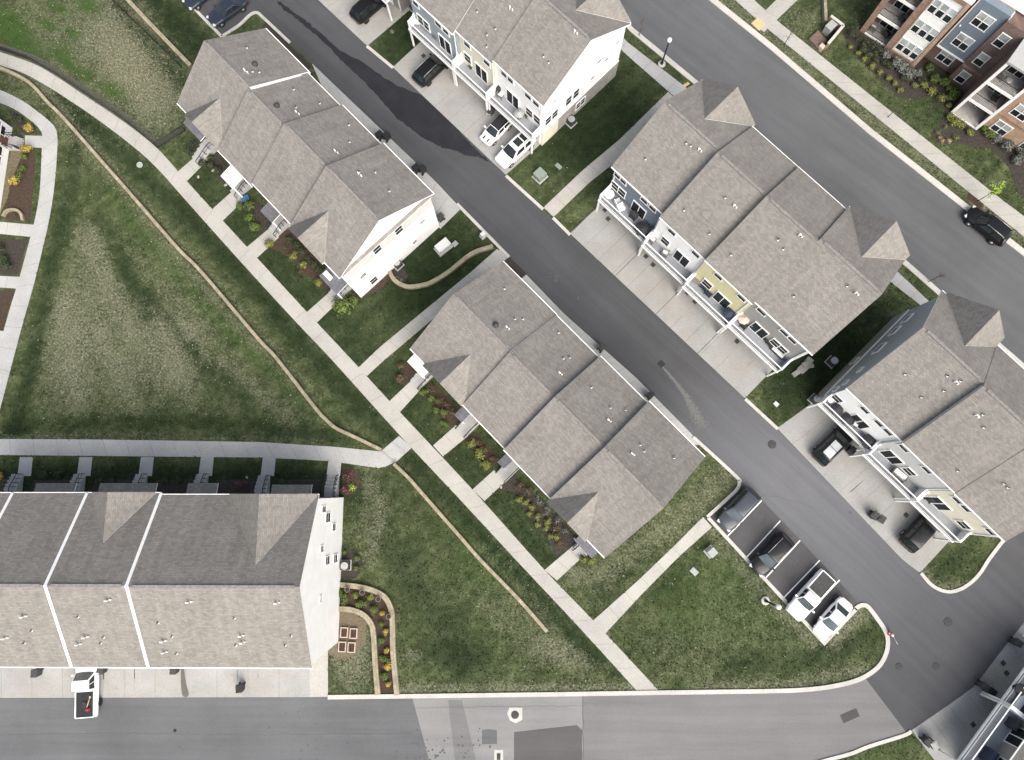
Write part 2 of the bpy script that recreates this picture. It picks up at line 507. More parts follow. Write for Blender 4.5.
M = dict(
    walk=mk_concrete('walk_concrete', (0.375, 0.365, 0.333)),
    walk_grey=mk_concrete('grey_walk_concrete', (0.37, 0.37, 0.36)),
    drive=mk_concrete('driveway_concrete', (0.305, 0.305, 0.296), 0.14, 0.35, 0.22),
    kerb=mk_concrete('kerb_concrete', (0.47, 0.455, 0.42), 0.15, 0.3),
    joint=plain('joint_dirt', (0.10, 0.095, 0.085)),
    stain=plain('tyre_stain', (0.27, 0.265, 0.25)),
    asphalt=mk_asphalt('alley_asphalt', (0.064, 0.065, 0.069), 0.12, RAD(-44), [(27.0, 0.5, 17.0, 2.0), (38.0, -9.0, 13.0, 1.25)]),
    street=mk_asphalt('street_asphalt', (0.098, 0.100, 0.104), 0.1, RAD(-41)),
    road=mk_asphalt('road_asphalt', (0.106, 0.108, 0.112), 0.14, 0.0),
    road_light=mk_asphalt('old_road_asphalt', (0.20, 0.199, 0.196), 0.1, 0.0),
    road_warm=mk_asphalt('worn_road_asphalt', (0.152, 0.151, 0.149), 0.08, 0.0),
    road_patch=mk_asphalt('patch_asphalt', (0.088, 0.085, 0.085), 0.1, 0.0),
    bay=mk_asphalt('parking_asphalt', (0.068, 0.067, 0.069), 0.22, RAD(46)),
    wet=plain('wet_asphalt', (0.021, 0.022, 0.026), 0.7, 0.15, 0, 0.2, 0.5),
    sand=plain('washed_sand', (0.135, 0.134, 0.13), 0.9),
    paint=plain('road_paint', (0.75, 0.75, 0.73), 0.7, 0.3, 0, 0.12, 4),
    shingle=mk_shingle('asphalt_shingle', (0.205, 0.192, 0.174)),
    slate=mk_shingle('dark_porch_shingle', (0.13, 0.13, 0.145)),
    ridge=plain('ridge_cap_shingle', (0.20, 0.188, 0.175), 0.95, 0.1, 0, 0.25, 5),
    trim=plain('white_trim', (0.80, 0.80, 0.78), 0.5, 0.4, 0, 0.04),
    s_white=mk_siding('white_siding', (0.88, 0.875, 0.86)),
    s_cream=mk_siding('cream_siding', (0.72, 0.68, 0.55)),
    s_yellow=mk_siding('pale_yellow_siding', (0.66, 0.62, 0.38)),
    s_blue=mk_siding('blue_siding', (0.165, 0.205, 0.245)),
    s_slate=mk_siding('grey_blue_siding', (0.30, 0.345, 0.37)),
    s_grey=mk_siding('grey_siding', (0.32, 0.315, 0.30)),
    s_lgrey=mk_siding('light_grey_siding', (0.55, 0.55, 0.53)),
    s_taupe=mk_siding('taupe_siding', (0.26, 0.245, 0.225)),
    stone=mk_brick('grey_stone_veneer', (0.25, 0.24, 0.22), (0.36, 0.34, 0.31), (0.3, 0.29, 0.27)),
    brick=mk_brick('red_brown_brick', (0.20, 0.115, 0.085), (0.30, 0.18, 0.13), (0.3, 0.26, 0.22)),
    brick_dk=mk_brick('dark_brown_brick', (0.12, 0.08, 0.07), (0.18, 0.12, 0.10), (0.2, 0.17, 0.15)),
    brick_or=mk_brick('orange_brick', (0.32, 0.19, 0.12), (0.42, 0.27, 0.18), (0.38, 0.33, 0.28)),
    block=mk_block('tan_wall_block', (0.31, 0.272, 0.195)),
    deck=plain('grey_deck_boards', (0.29, 0.30, 0.32), 0.7, 0.2, 0, 0.1, 2),
    deck_dk=plain('balcony_boards', (0.38, 0.37, 0.35), 0.8, 0.2, 0, 0.15, 2),  # one even grey for the apartment balcony floors
    glass=mk_glass('window_glass', (0.014, 0.017, 0.019), 0.55, 0.1),
    glass_lt=mk_glass('pale_window_glass', (0.24, 0.26, 0.26), 0.3, 0.3),  # paler glass colour for the upper panes
    door=plain('painted_door', (0.12, 0.05, 0.04), 0.5),
    garage=plain('garage_door_paint', (0.72, 0.71, 0.68), 0.5),
    iron=plain('black_iron', (0.018, 0.018, 0.02), 0.5, 0.4),
    black=plain('black_plastic', (0.022, 0.022, 0.024), 0.55, 0.3, 0, 0.2),
    dkgrey=plain('dark_grey_plastic', (0.055, 0.056, 0.056), 0.75, 0.15, 0, 0.2),
    galv=plain('galvanised_metal', (0.45, 0.45, 0.44), 0.4, 0.5, 0.5),
    pvc=plain('white_pvc', (0.78, 0.77, 0.74), 0.5),
    util_green=plain('utility_green', (0.20, 0.235, 0.19), 0.6),
    util_grey=plain('utility_grey', (0.30, 0.315, 0.30), 0.55),
    util_white=plain('utility_white', (0.55, 0.56, 0.54), 0.6),
    mulch=mk_mulch('brown_mulch', (0.022, 0.016, 0.012), (0.066, 0.046, 0.035)),
    mulch_dk=mk_mulch('dark_mulch', (0.016, 0.015, 0.013), (0.055, 0.048, 0.042)),
    bark_strip=mk_mulch('grey_weed_strip', (0.030, 0.034, 0.024), (0.10, 0.10, 0.078)),
    soil=mk_mulch('bare_soil', (0.07, 0.055, 0.04), (0.17, 0.135, 0.10)),
    soilpath=mk_mulch('dry_brown_turf', (0.06, 0.05, 0.035), (0.15, 0.125, 0.085)),
    rock=mk_concrete('pale_rock', (0.36, 0.35, 0.32), 0.3, 0.4),
    tan=plain('tan_tactile_pad', (0.50, 0.38, 0.20), 0.8),
    red=plain('red_paint', (0.42, 0.03, 0.03), 0.5),
    cedar=plain('pale_cedar', (0.48, 0.38, 0.31), 0.8),
    blue=plain('blue_plastic', (0.03, 0.10, 0.22), 0.4),
    cloth_w=plain('white_cloth', (0.70, 0.70, 0.69), 0.8),
    cloth_b=plain('beige_cloth', (0.50, 0.42, 0.36), 0.8),
    cloth_dk=plain('charcoal_cloth', (0.035, 0.036, 0.042), 0.85),
    cloth_nv=plain('navy_cloth', (0.03, 0.038, 0.065), 0.8),
    wicker=plain('grey_wicker', (0.16, 0.155, 0.15), 0.8),
    bark=plain('thin_bark', (0.11, 0.085, 0.07), 0.9),
    leaf_y=mk_leaf('yellow_green_leaf', (0.07, 0.088, 0.022), (0.165, 0.175, 0.05)),
    leaf_gold=mk_leaf('golden_leaf', (0.19, 0.145, 0.03), (0.36, 0.275, 0.06)),
    leaf_g=mk_leaf('mid_green_leaf', (0.04, 0.065, 0.018), (0.10, 0.135, 0.035)),
    leaf_d=mk_leaf('dark_green_leaf', (0.018, 0.026, 0.012), (0.05, 0.062, 0.032)),
    leaf_grey=mk_leaf('grey_green_leaf', (0.06, 0.065, 0.055), (0.15, 0.155, 0.135)),
    leaf_br=mk_leaf('brown_twig_leaf', (0.035, 0.028, 0.018), (0.11, 0.085, 0.045)),
    leaf_m=mk_leaf('maroon_leaf', (0.05, 0.02, 0.022), (0.13, 0.06, 0.06)),
    blade=mk_leaf('grass_blade', (0.026, 0.037, 0.014), (0.070, 0.088, 0.038)),
    blade_deep=mk_leaf('deep_grass_blade', (0.009, 0.016, 0.007), (0.024, 0.035, 0.015)),
    blade_dry=mk_leaf('dry_grass_blade', (0.095, 0.10, 0.065), (0.215, 0.215, 0.15)),
    leaf_lime=mk_leaf('lime_leaf', (0.13, 0.20, 0.03), (0.30, 0.40, 0.07)),
    leaf_tan=mk_leaf('straw_leaf', (0.22, 0.17, 0.10), (0.42, 0.33, 0.21)),
)
PAINT = dict(
    black=mk_paint('black_car_paint', (0.007, 0.007, 0.008)),
    navy=mk_paint('dark_blue_car_paint', (0.022, 0.028, 0.045)),
    slate=mk_paint('slate_grey_car_paint', (0.045, 0.050, 0.062)),
    white=mk_paint('white_car_paint', (0.80, 0.80, 0.79), 0.0),
)
CARGLASS = mk_glass('car_glass', (0.012, 0.016, 0.018), 0.03)
CARGLASS_LT = mk_glass('reflective_windscreen', (0.045, 0.055, 0.06), 0.12)
TYRE = plain('tyre_rubber', (0.018, 0.018, 0.018), 0.9)
RIM = plain('alloy_rim', (0.38, 0.38, 0.38), 0.3, 0.5, 0.7)
LAMP_CLEAR = plain('clear_lamp', (0.55, 0.56, 0.56), 0.15, 0.6)
LAMP_RED = plain('red_lamp', (0.12, 0.012, 0.012), 0.2, 0.6)
# ------------------------------------------------------------------ local frames of the house rows
class Frame:
    def __init__(self, ox, oy, ang):
        self.o = Vector((ox, oy)); self.a = RAD(ang)
        self.u = Vector((math.cos(self.a), math.sin(self.a)))
        self.w = Vector((-self.u.y, self.u.x))
    def at(self, u, v, z=0.0):
        p = self.o + self.u * u + self.w * v
        return Vector((p.x, p.y, z))
    def inv(self, p):
        q = Vector((p[0], p[1])) - self.o
        return q.dot(self.u), q.dot(self.w)

FA = Frame(-33.69, 37.19, -46.3)
FE = Frame(-10.34, 12.70, -46.0)
FC = Frame(8.43, 30.17, -45.2)
FB = Frame(-6.76, 44.32, -45.0)
FD = Frame(29.03, 8.94, -46.0)
FF = Frame(-18.13, -0.80, 0.0)

# ------------------------------------------------------------------ ground: one sheet, turf tone and painted house shade kept as a point attribute
TURF = {}
def build_ground():
    xs = np.concatenate([[-900, -500, -250, -140, -100, -80], np.arange(-64, 64.01, 0.45), [80, 100, 140, 250, 500, 900]])
    ys = np.concatenate([[-900, -500, -250, -120, -80, -55], np.arange(-36, 62.01, 0.45), [75, 95, 130, 250, 500, 900]])
    X, Y = np.meshgrid(xs, ys)
    nx, ny = len(xs), len(ys)
    co = np.stack([X.ravel(), Y.ravel(), np.zeros(nx * ny)], 1)
    Rm = np.array(CAM_R)
    q = (co - np.array([0, 0, CAM_H])) @ Rm
    px = 512 + FPX * q[:, 0] / -q[:, 2]; py = 380 - FPX * q[:, 1] / -q[:, 2]
    ch = np.zeros((nx * ny, 4), np.float32)
    def blob(c, x, y, rx, ry, amt, ang=0.0, p=1.5):
        a = math.radians(ang)
        dx = px - x; dy = py - y
        u = dx * math.cos(a) + dy * math.sin(a); v = -dx * math.sin(a) + dy * math.cos(a)
        d = (u / rx) ** 2 + (v / ry) ** 2
        ch[:, c] += (amt * np.exp(-np.power(d, p))).astype(np.float32)
    def strip(c, pts, w, amt):
        best = np.full(len(px), 1e9)
        for (x0, y0), (x1, y1) in zip(pts[:-1], pts[1:]):
            L2 = (x1 - x0) ** 2 + (y1 - y0) ** 2
            t = np.clip(((px - x0) * (x1 - x0) + (py - y0) * (y1 - y0)) / L2, 0, 1)
            best = np.minimum(best, np.hypot(px - x0 - t * (x1 - x0), py - y0 - t * (y1 - y0)))
        ch[:, c] += (amt * np.exp(-(best / w) ** 2.6)).astype(np.float32)
    D, B, K = 0, 1, 2          # dry straw, bright new grass, deep green with some painted house shade
    # field at the upper left
    blob(D, 90, 60, 110, 75, 0.45, 25)
    strip(D, [(100, 0), (115, 40), (140, 70), (163, 95)], 24, 0.42)
    strip(D, [(120, 60), (150, 90), (150, 125)], 16, 0.25)
    for b in ((22, 44, 24, 15), (6, 22, 22, 14), (60, 54, 13, 9), (70, 66, 9, 6), (87, 76, 12, 8), (88, 6, 16, 10), (112, 90, 13, 8), (47, 24, 12, 6), (35, 60, 14, 5), (73, 33, 9, 6), (58, 8, 14, 6)):
        blob(B, *b, 0.95, 25)
    strip(K, [(112, 5), (150, 48), (180, 84)], 9, 0.75)
    strip(K, [(150, -5), (185, 30), (205, 55)], 17, 0.9)
    blob(D, 145, 15, 16, 10, 0.4, 45)
    # triangular field
    blob(D, 120, 330, 85, 85, 0.44, 0, 2.0)
    for a, w in (([(85, 230), (130, 335)], 10), ([(140, 300), (195, 405)], 9), ([(190, 330), (240, 405)], 7), ([(226, 360), (290, 422)], 8), ([(60, 300), (80, 400)], 9), ([(100, 330), (135, 410)], 8)):
        strip(D, a, w, 0.30)
    blob(D, 352, 650, 22, 45, 0.75)
    blob(D, 65, 350, 30, 80, 0.3, 12)
    blob(D, 92, 240, 22, 22, 0.30)
    blob(D, 180, 350, 45, 40, 0.35, 45)
    blob(D, 270, 400, 60, 20, 0.15, 40)
    for a in ([(100, 215), (150, 312)], [(120, 268), (165, 352)], [(150, 290), (212, 385)], [(195, 345), (250, 410)]):
        strip(K, a, 8, 0.40); strip(D, a, 7, -0.25)
    strip(K, [(78, 120), (72, 190), (54, 255), (40, 320), (28, 385), (14, 432)], 9, 0.62)
    strip(D, [(72, 190), (54, 255), (40, 320), (28, 385)], 9, -0.3)
    strip(K, [(10, 428), (120, 420), (230, 424), (340, 436)], 9, 0.6)
    strip(D, [(490, 560), (530, 600), (548, 640)], 26, 0.30)
    strip(B, [(455, 530), (505, 590), (530, 625)], 16, 0.25)
    blob(D, 370, 520, 24, 40, 0.3)
    blob(D, 740, 600, 70, 30, 0.22, 30)
    strip(D, [(0, 437), (150, 437), (330, 442)], 3, 0.4)
    strip(B, [(112, 195), (160, 258), (220, 322), (262, 362), (335, 430)], 8, 0.45)
    strip(D, [(62, 118), (100, 165), (160, 236), (255, 345), (330, 425)], 5, 0.45)
    # lawn strip along the block wall
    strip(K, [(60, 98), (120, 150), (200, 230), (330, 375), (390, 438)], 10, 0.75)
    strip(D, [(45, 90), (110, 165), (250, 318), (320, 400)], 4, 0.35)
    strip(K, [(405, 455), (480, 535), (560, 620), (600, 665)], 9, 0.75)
    # lawn in the middle
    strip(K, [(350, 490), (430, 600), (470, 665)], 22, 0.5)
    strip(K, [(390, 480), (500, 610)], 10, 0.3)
    blob(B, 480, 575, 30, 18, 0.3, 45)
    blob(D, 500, 610, 40, 16, 0.3, 45)
    blob(D, 568, 657, 40, 14, 0.5, 20)
    blob(D, 412, 658, 12, 9, 0.5)
    strip(D, [(400, 689), (520, 688), (640, 688)], 5, 0.7)
    strip(D, [(362, 470), (380, 500), (372, 560)], 8, 0.35)
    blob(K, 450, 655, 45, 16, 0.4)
    # lawn by the parking bay
    blob(B, 720, 600, 75, 55, 0.35, 0, 2)
    blob(D, 700, 650, 60, 30, 0.25)
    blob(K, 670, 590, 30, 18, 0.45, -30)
    strip(D, [(712, 532), (760, 588), (815, 645)], 6, 0.6)
    strip(D, [(857, 613), (833, 642)], 9, 0.85)
    strip(D, [(690, 688), (790, 684), (865, 668)], 7, 0.55)
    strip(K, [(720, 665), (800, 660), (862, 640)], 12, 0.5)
    blob(D, 575, 575, 12, 11, 0.8)
    strip(D, [(600, 580), (680, 520), (728, 470)], 16, 0.5)
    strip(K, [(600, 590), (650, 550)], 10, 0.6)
    # lush strips beside the houses, house shade painted into the gap lawns
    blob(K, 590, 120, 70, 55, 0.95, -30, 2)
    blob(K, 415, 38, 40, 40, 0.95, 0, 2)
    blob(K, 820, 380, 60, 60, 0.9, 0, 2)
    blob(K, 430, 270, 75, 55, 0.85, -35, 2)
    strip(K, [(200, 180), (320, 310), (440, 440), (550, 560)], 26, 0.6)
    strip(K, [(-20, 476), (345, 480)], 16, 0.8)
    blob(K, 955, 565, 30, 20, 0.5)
    strip(D, [(921, 574), (946, 590), (972, 582)], 5, 0.7)
    # verge along the wide street
    strip(D, [(700, -20), (785, 50), (880, 125), (985, 205), (1040, 250)], 9, 0.5)
    blob(K, 950, 115, 50, 20, 0.4, 40)
    blob(D, 800, 20, 22, 14, 0.35)
    blob(B, 885, 752, 40, 15, 0.25)
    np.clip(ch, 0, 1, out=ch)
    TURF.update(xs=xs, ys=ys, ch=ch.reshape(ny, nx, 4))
    me = bpy.data.meshes.new('ground')
    me.vertices.add(nx * ny)
    me.vertices.foreach_set('co', co.ravel())
    idx = np.arange(nx * ny).reshape(ny, nx)
    F = np.stack([idx[:-1, :-1], idx[:-1, 1:], idx[1:, 1:], idx[1:, :-1]], -1).reshape(-1, 4)
    me.loops.add(F.size)
    me.polygons.add(len(F))
    me.loops.foreach_set('vertex_index', F.ravel())
    me.polygons.foreach_set('loop_start', np.arange(0, F.size, 4))
    me.polygons.foreach_set('loop_total', np.full(len(F), 4))
    me.update()
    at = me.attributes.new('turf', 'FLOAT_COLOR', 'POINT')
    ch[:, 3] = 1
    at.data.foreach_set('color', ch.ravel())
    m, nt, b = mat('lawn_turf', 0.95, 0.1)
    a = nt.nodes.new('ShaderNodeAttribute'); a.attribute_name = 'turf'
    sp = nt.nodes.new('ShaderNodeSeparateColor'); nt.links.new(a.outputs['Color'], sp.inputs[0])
    oc = coords(nt)
    fine = noise(nt, oc, 4.5, 6, 0.8)
    mid = noise(nt, oc, 1.1, 6, 0.75)
    big = noise(nt, oc, 0.16, 5, 0.65)
    stripe = noise(nt, coords(nt, 'Object', (0.9, 0.07, 1), (0, 0, RAD(45))), 1.0, 4, 0.6)     # mower lanes
    green = ramp(nt, mid, [(0.25, (0.021, 0.031, 0.0105)), (0.5, (0.046, 0.060, 0.025)), (0.75, (0.084, 0.098, 0.049))])
    pale_mask = noise(nt, oc, 0.30, 5, 0.7)
    green = mixc(nt, ramp(nt, pale_mask, [(0.48, 0.0), (0.66, 0.75)]), green, ramp(nt, mid, [(0.3, (0.062, 0.074, 0.033)), (0.7, (0.135, 0.148, 0.078))]))     # thin yellowing turf
    green = mixc(nt, 1.0, green, ramp(nt, stripe, [(0.35, 0.78), (0.65, 1.22)]), 'MULTIPLY')
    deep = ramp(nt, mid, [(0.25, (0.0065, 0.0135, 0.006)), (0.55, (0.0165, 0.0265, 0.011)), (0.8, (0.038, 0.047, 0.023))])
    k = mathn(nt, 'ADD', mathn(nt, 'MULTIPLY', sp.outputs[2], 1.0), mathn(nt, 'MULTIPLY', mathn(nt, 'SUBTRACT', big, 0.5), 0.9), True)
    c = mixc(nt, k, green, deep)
    bright = ramp(nt, mid, [(0.25, (0.0259, 0.0518, 0.0122)), (0.6, (0.0418, 0.0756, 0.0187)), (0.8, (0.0684, 0.1008, 0.0324))])
    bm = mathn(nt, 'ADD', sp.outputs[1], mathn(nt, 'MULTIPLY', mathn(nt, 'SUBTRACT', mid, 0.55), 1.2), True)
    bm = mathn(nt, 'MULTIPLY', bm, mathn(nt, 'GREATER_THAN', sp.outputs[1], 0.03))
    c = mixc(nt, bm, c, bright)
    straw = ramp(nt, fine, [(0.3, (0.055, 0.064, 0.040)), (0.5, (0.118, 0.122, 0.078)), (0.70, (0.250, 0.245, 0.168))])
    dn = mathn(nt, 'ADD', mathn(nt, 'MULTIPLY', mathn(nt, 'SUBTRACT', fine, 0.5), 2.9), mathn(nt, 'MULTIPLY', mathn(nt, 'SUBTRACT', mid, 0.5), 2.0))
    dm = mathn(nt, 'ADD', mathn(nt, 'SUBTRACT', mathn(nt, 'MULTIPLY', sp.outputs[0], 1.3), mathn(nt, 'ADD', 0.17, mathn(nt, 'MULTIPLY', sp.outputs[2], 0.35))), dn, True)
    dm = mathn(nt, 'MULTIPLY', dm, mathn(nt, 'SUBTRACT', 1.0, mathn(nt, 'MULTIPLY', sp.outputs[1], 1.05)))
    c = mixc(nt, dm, c, straw)
    c = mixc(nt, 1.0, c, ramp(nt, fine, [(0.3, 0.80), (0.7, 1.2)]), 'MULTIPLY')
    nt.links.new(c, b.inputs['Base Color'])
    bump(nt, b, fine, 0.6, 0.08)
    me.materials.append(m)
    o = bpy.data.objects.new('ground', me)
    COL.objects.link(o)
    o['kind'] = 'structure'
build_ground()

# ------------------------------------------------------------------ paving
def sheet(name, pts, m, z, world_pts=False):
    mb = MB()
    P = pts if world_pts else GP(pts)
    mb.face([(p[0], p[1], z) for p in (P if area2(P) > 0 else P[::-1])])
    o = mb.build(name, m)
    bm = bmesh.new(); bm.from_mesh(o.data)
    bmesh.ops.triangulate(bm, faces=bm.faces[:]); bm.to_mesh(o.data); bm.free()
    return struct(o)

def area2(P):
    n = len(P)
    return sum(P[i][0] * P[(i + 1) % n][1] - P[(i + 1) % n][0] * P[i][1] for i in range(n))

def frac_line(P, n):
    P = [Vector(p[:2]) for p in P]
    L = [0]
    for a, b in zip(P[:-1], P[1:]): L.append(L[-1] + (b - a).length)
    out = []
    for k in range(n + 1):
        s = L[-1] * k / n
        i = min(len(P) - 2, max(0, int(np.searchsorted(L, s, side='right')) - 1))
        t = (s - L[i]) / max(1e-9, L[i + 1] - L[i])
        out.append(P[i].lerp(P[i + 1], t))
    return out

def paved(name, left, right, m, z, step=1.6, px=True, jw=0.022, extra=None, jitter=0.0, streaks=0):
    """slabs between two edges with tooled joints; a few tyre streaks on driveways"""
    A = GP(left) if px else left
    B = GP(right) if px else right
    ln = sum((Vector(b[:2]) - Vector(a[:2])).length for a, b in zip(A[:-1], A[1:]))
    n = max(1, round(ln / step))
    sub = 3
    a = frac_line(A, n * sub); b = frac_line(B, n * sub)
    mb = MB()
    if area2([a[0], a[1], b[1], b[0]]) < 0: a, b = b, a
    for i in range(n * sub):
        mb.face([(p.x, p.y, z) for p in (a[i], a[i + 1], b[i + 1], b[i])], 0)
        for p, q in ((a[i], a[i + 1]), (b[i + 1], b[i])):
            mb.face([(p.x, p.y, -0.05), (q.x, q.y, -0.05), (q.x, q.y, z), (p.x, p.y, z)], 0)
    for i in (0, n * sub):
        p, q = (b[i], a[i]) if i == 0 else (a[i], b[i])
        mb.face([(p.x, p.y, -0.05), (q.x, q.y, -0.05), (q.x, q.y, z), (p.x, p.y, z)], 0)
    for k in range(1, n):
        p, q = a[k * sub], b[k * sub]
        d = (a[k * sub + 1] - a[k * sub]).normalized() * jw
        zz = z + 0.003
        mb.face([(p.x, p.y, zz), (p.x + d.x, p.y + d.y, zz), (q.x + d.x, q.y + d.y, zz), (q.x, q.y, zz)], 1)
    for e in (extra or []):
        p, q, w = e
        p = Vector(p[:2]); q = Vector(q[:2])
        t = (q - p).normalized(); nn = Vector((-t.y, t.x)) * w / 2
        zz = z + 0.0045
        mb.face([((p + nn * s).x, (p + nn * s).y, zz) for s in (-1,)] + [((q - nn).x, (q - nn).y, zz), ((q + nn).x, (q + nn).y, zz), ((p + nn).x, (p + nn).y, zz)], 1)
    for k in range(streaks):
        i = rng.randrange(0, n * sub)
        f0 = rng.uniform(0.0, 0.4); f1 = f0 + rng.uniform(0.25, 0.6)
        p = a[i].lerp(b[i], f0); q = a[i].lerp(b[i], min(1, f1))
        t = (q - p).normalized(); nn = Vector((-t.y, t.x)) * rng.uniform(0.02, 0.07)
        zz = z + 0.006
        mb.face([(p.x - nn.x, p.y - nn.y, zz), (q.x - nn.x * .4, q.y - nn.y * .4, zz), (q.x + nn.x * .4, q.y + nn.y * .4, zz), (p.x + nn.x, p.y + nn.y, zz)], 2)
    return struct(mb.build(name, [m, M['joint'], M['stain']]))

alley = [(150, -40), (222, 36), (227, 33), (240, 25), (251, 15), (257, 12.5), (264, 18), (311, 63), (434, 180), (500, 248), (564, 314), (636, 378), (702, 445),
         (735, 475), (739, 482), (737, 489), (730, 496), (707, 517), (824, 643), (856, 608), (862, 604), (868, 606), (878, 619), (885, 630), (888, 641), (886, 655),
         (877, 669), (858, 680), (830, 687), (800, 690), (764, 691), (660, 692.5), (328, 697), (-60, 698.5), (-60, 800), (760, 800), (800, 767), (824, 760), (850, 753), (869, 745.5),
         (903, 735), (911, 730), (948, 705), (974.5, 686), (1001, 651), (1024, 622), (1090, 540), (1045, 485), (1000, 544), (988, 560), (980, 573), (972, 582), (959, 590), (946, 592),
         (932, 586), (920, 573), (903, 560), (777, 428), (745.5, 398), (569, 234), (506, 175), (392.6, 67), (313, -5), (270, -45)]
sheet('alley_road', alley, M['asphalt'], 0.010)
street = [(560, -50), (631, 29), (695, 82), (910, 267), (1002, 348), (1085, 420), (1110, 320), (1005, 239), (956, 200), (869, 131.6), (771, 47.4), (708, -3), (660, -50)]
sheet('street', street, M['street'], 0.010)
sheet('old_road', [(-60, 698.7), (412, 696.6), (440, 800), (-60, 800)], M['road'], 0.014)
sheet('light_road', [(412, 696.6), (583, 694.0), (583, 800), (440, 800)], M['road_light'], 0.0145)
sheet('worn_road', [(583, 694.0), (660, 692.7), (764, 691.4), (800, 690.4), (830, 687.5), (858, 680.7), (866, 679), (906, 732), (869, 745), (824, 759.5), (760, 800), (583, 800)], M['road_warm'], 0.014)
sheet('road_patch', [(514, 732), (577, 725), (582, 730), (582, 800), (514, 800)], M['road_patch'], 0.018)
sheet('road_patch', [(482, 730), (489, 729), (497, 730), (497, 744), (482, 744)], M['road'], 0.018)
sheet('road_patch', [(448, 700), (462, 700), (476, 760), (455, 760)], M['road_warm'], 0.017)
sheet('parking_bay', [(709.5, 517), (741, 485), (762, 500), (800, 540), (857, 601), (825, 640)], M['bay'], 0.014)
def ragged(L):
    rr = random.Random(5)
    return [p + Vector((rr.gauss(0, .05), rr.gauss(0, .05))) for p in L]
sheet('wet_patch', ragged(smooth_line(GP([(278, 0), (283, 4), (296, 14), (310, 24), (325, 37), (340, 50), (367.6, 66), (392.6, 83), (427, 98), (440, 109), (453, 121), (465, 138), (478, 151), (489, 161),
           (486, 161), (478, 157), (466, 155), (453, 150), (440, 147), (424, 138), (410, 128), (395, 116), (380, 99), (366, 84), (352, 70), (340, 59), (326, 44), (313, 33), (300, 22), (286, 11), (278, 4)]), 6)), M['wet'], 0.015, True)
# paint of the parking bay
mb = MB()
for a, b in (((761.6, 500.5), (725.5, 538.4)), ((780.3, 520.8), (745.8, 558)), ((800, 540.5), (765, 578.7)), ((819.7, 560.3), (783.4, 598)), ((839.5, 580), (803.7, 618.7)), ):
    mb.ribbon(GP([a, b]), 0.11, 0.018, 0.018)
struct(mb.build('parking_lines', M['paint']))

# washed-out sand fan below the alley drain: thin sediment, solid flecks
mb = MB()
for k in range(1500):
    t = rng.random() ** 0.75
    c = Vector((661 + 40 * t + 4 * math.sin(3 * t), 365 + 60 * t))
    w = 1.0 + 7.5 * t * t
    x = c.x + rng.gauss(0, w * 0.45); y = c.y + rng.gauss(0, w * 0.35)
    p = G(x, y); s = rng.uniform(0.02, 0.075); a = rng.uniform(0.7, 1.1)
    d = Vector((math.cos(-a), math.sin(-a))) * s * 1.8; e = Vector((-d.y, d.x)) * 0.35
    zz = 0.0142 + 0.00001 * k
    mb.face([(p.x + q.x, p.y + q.y, zz) for q in (d, e, -d, -e)])
o = mb.build('sand_wash', M['sand']); o['kind'] = 'stuff'

# kerbs (real steps) where turf meets the road
def kerb(pts, w=0.32, h=0.11, smooth=False, m=None):
    L = GP(pts)
    if smooth: L = smooth_line(L, 5)
    mb = MB(); mb.ribbon(L, w, 0.0, h, 0)
    return struct(mb.build('kerb', m or M['kerb']))
kerb([(170, -16), (222, 37)])
kerb([(222, 37), (228, 33), (240, 25), (250, 15.5), (257, 13), (264, 18.5), (290, 43)], smooth=True)
kerb([(457, 204), (500, 248), (509, 257)])
kerb([(367, 46.5), (393, 68)])
kerb([(506, 176), (543, 209.5)])
kerb([(553, 218), (570, 235)])
kerb([(745, 399), (777.5, 429)])
kerb([(693, 437), (735, 475.5), (739, 482), (737, 489), (729, 497), (707, 517)], smooth=True)
kerb([(708, 517.5), (766, 580.5), (824, 643), (856, 608.5)], 0.34)
kerb([(855, 609.5), (857, 607.2), (862, 605), (868, 607), (878, 620), (885, 631), (887.5, 642), (885, 655), (876.5, 668), (858, 679.5), (830, 686.5), (800, 689.8), (764, 691)], 0.4, smooth=True)
kerb([(764, 691), (660, 692.4), (560, 694), (328, 697)], 0.4)
kerb([(790, 771), (824, 760.5), (850, 753.5), (869, 746), (903, 735.3), (911, 731)], smooth=True)
kerb([(920.5, 573), (932, 585.5), (946, 591.5), (959, 589.5), (971, 582), (980, 572.5), (988, 560), (1000, 544), (1045, 486)], smooth=True)
kerb([(560, -49), (631, 29.5), (695, 82.5), (910, 267.5), (1002, 348.5), (1085, 420)], 0.55)
kerb([(660, -50), (708, -3.5), (771, 47), (869, 131), (956, 199.5), (1005, 238.5), (1110, 320)], 0.65)

# walks
main_l = [(-40, 50), (0, 65.4), (22, 72.6), (48.7, 87), (75, 104), (97, 119), (130, 144), (156, 167), (184.6, 199), (240, 261), (296, 322), (332, 360), (400, 435.5), (460, 499.5), (516, 560), (577, 625), (638, 692)]
main_r = [(-40, 38), (0, 52), (33, 63.4), (56.6, 76.6), (84, 95), (120, 119), (155, 146), (178.7, 172), (203, 199), (248, 248), (307.6, 312.6), (352, 360), (389.5, 401), (473, 490), (545, 570.5), (593.4, 620.5), (660, 692)]
paved('walkway', smooth_line(GP(main_l), 3), smooth_line(GP(main_r), 3), M['walk'], 0.030, 3.0, px=False)
paved('walkway', [(-60, 455), (0, 455), (155, 456.5), (263, 457.5), (329, 461), (381.6, 468.5), (393, 463)], [(-60, 438.5), (0, 439), (100, 439.5), (260, 442), (337, 447), (381.6, 451.6), (383, 451.8)], M['walk_grey'], 0.026, 2.4)
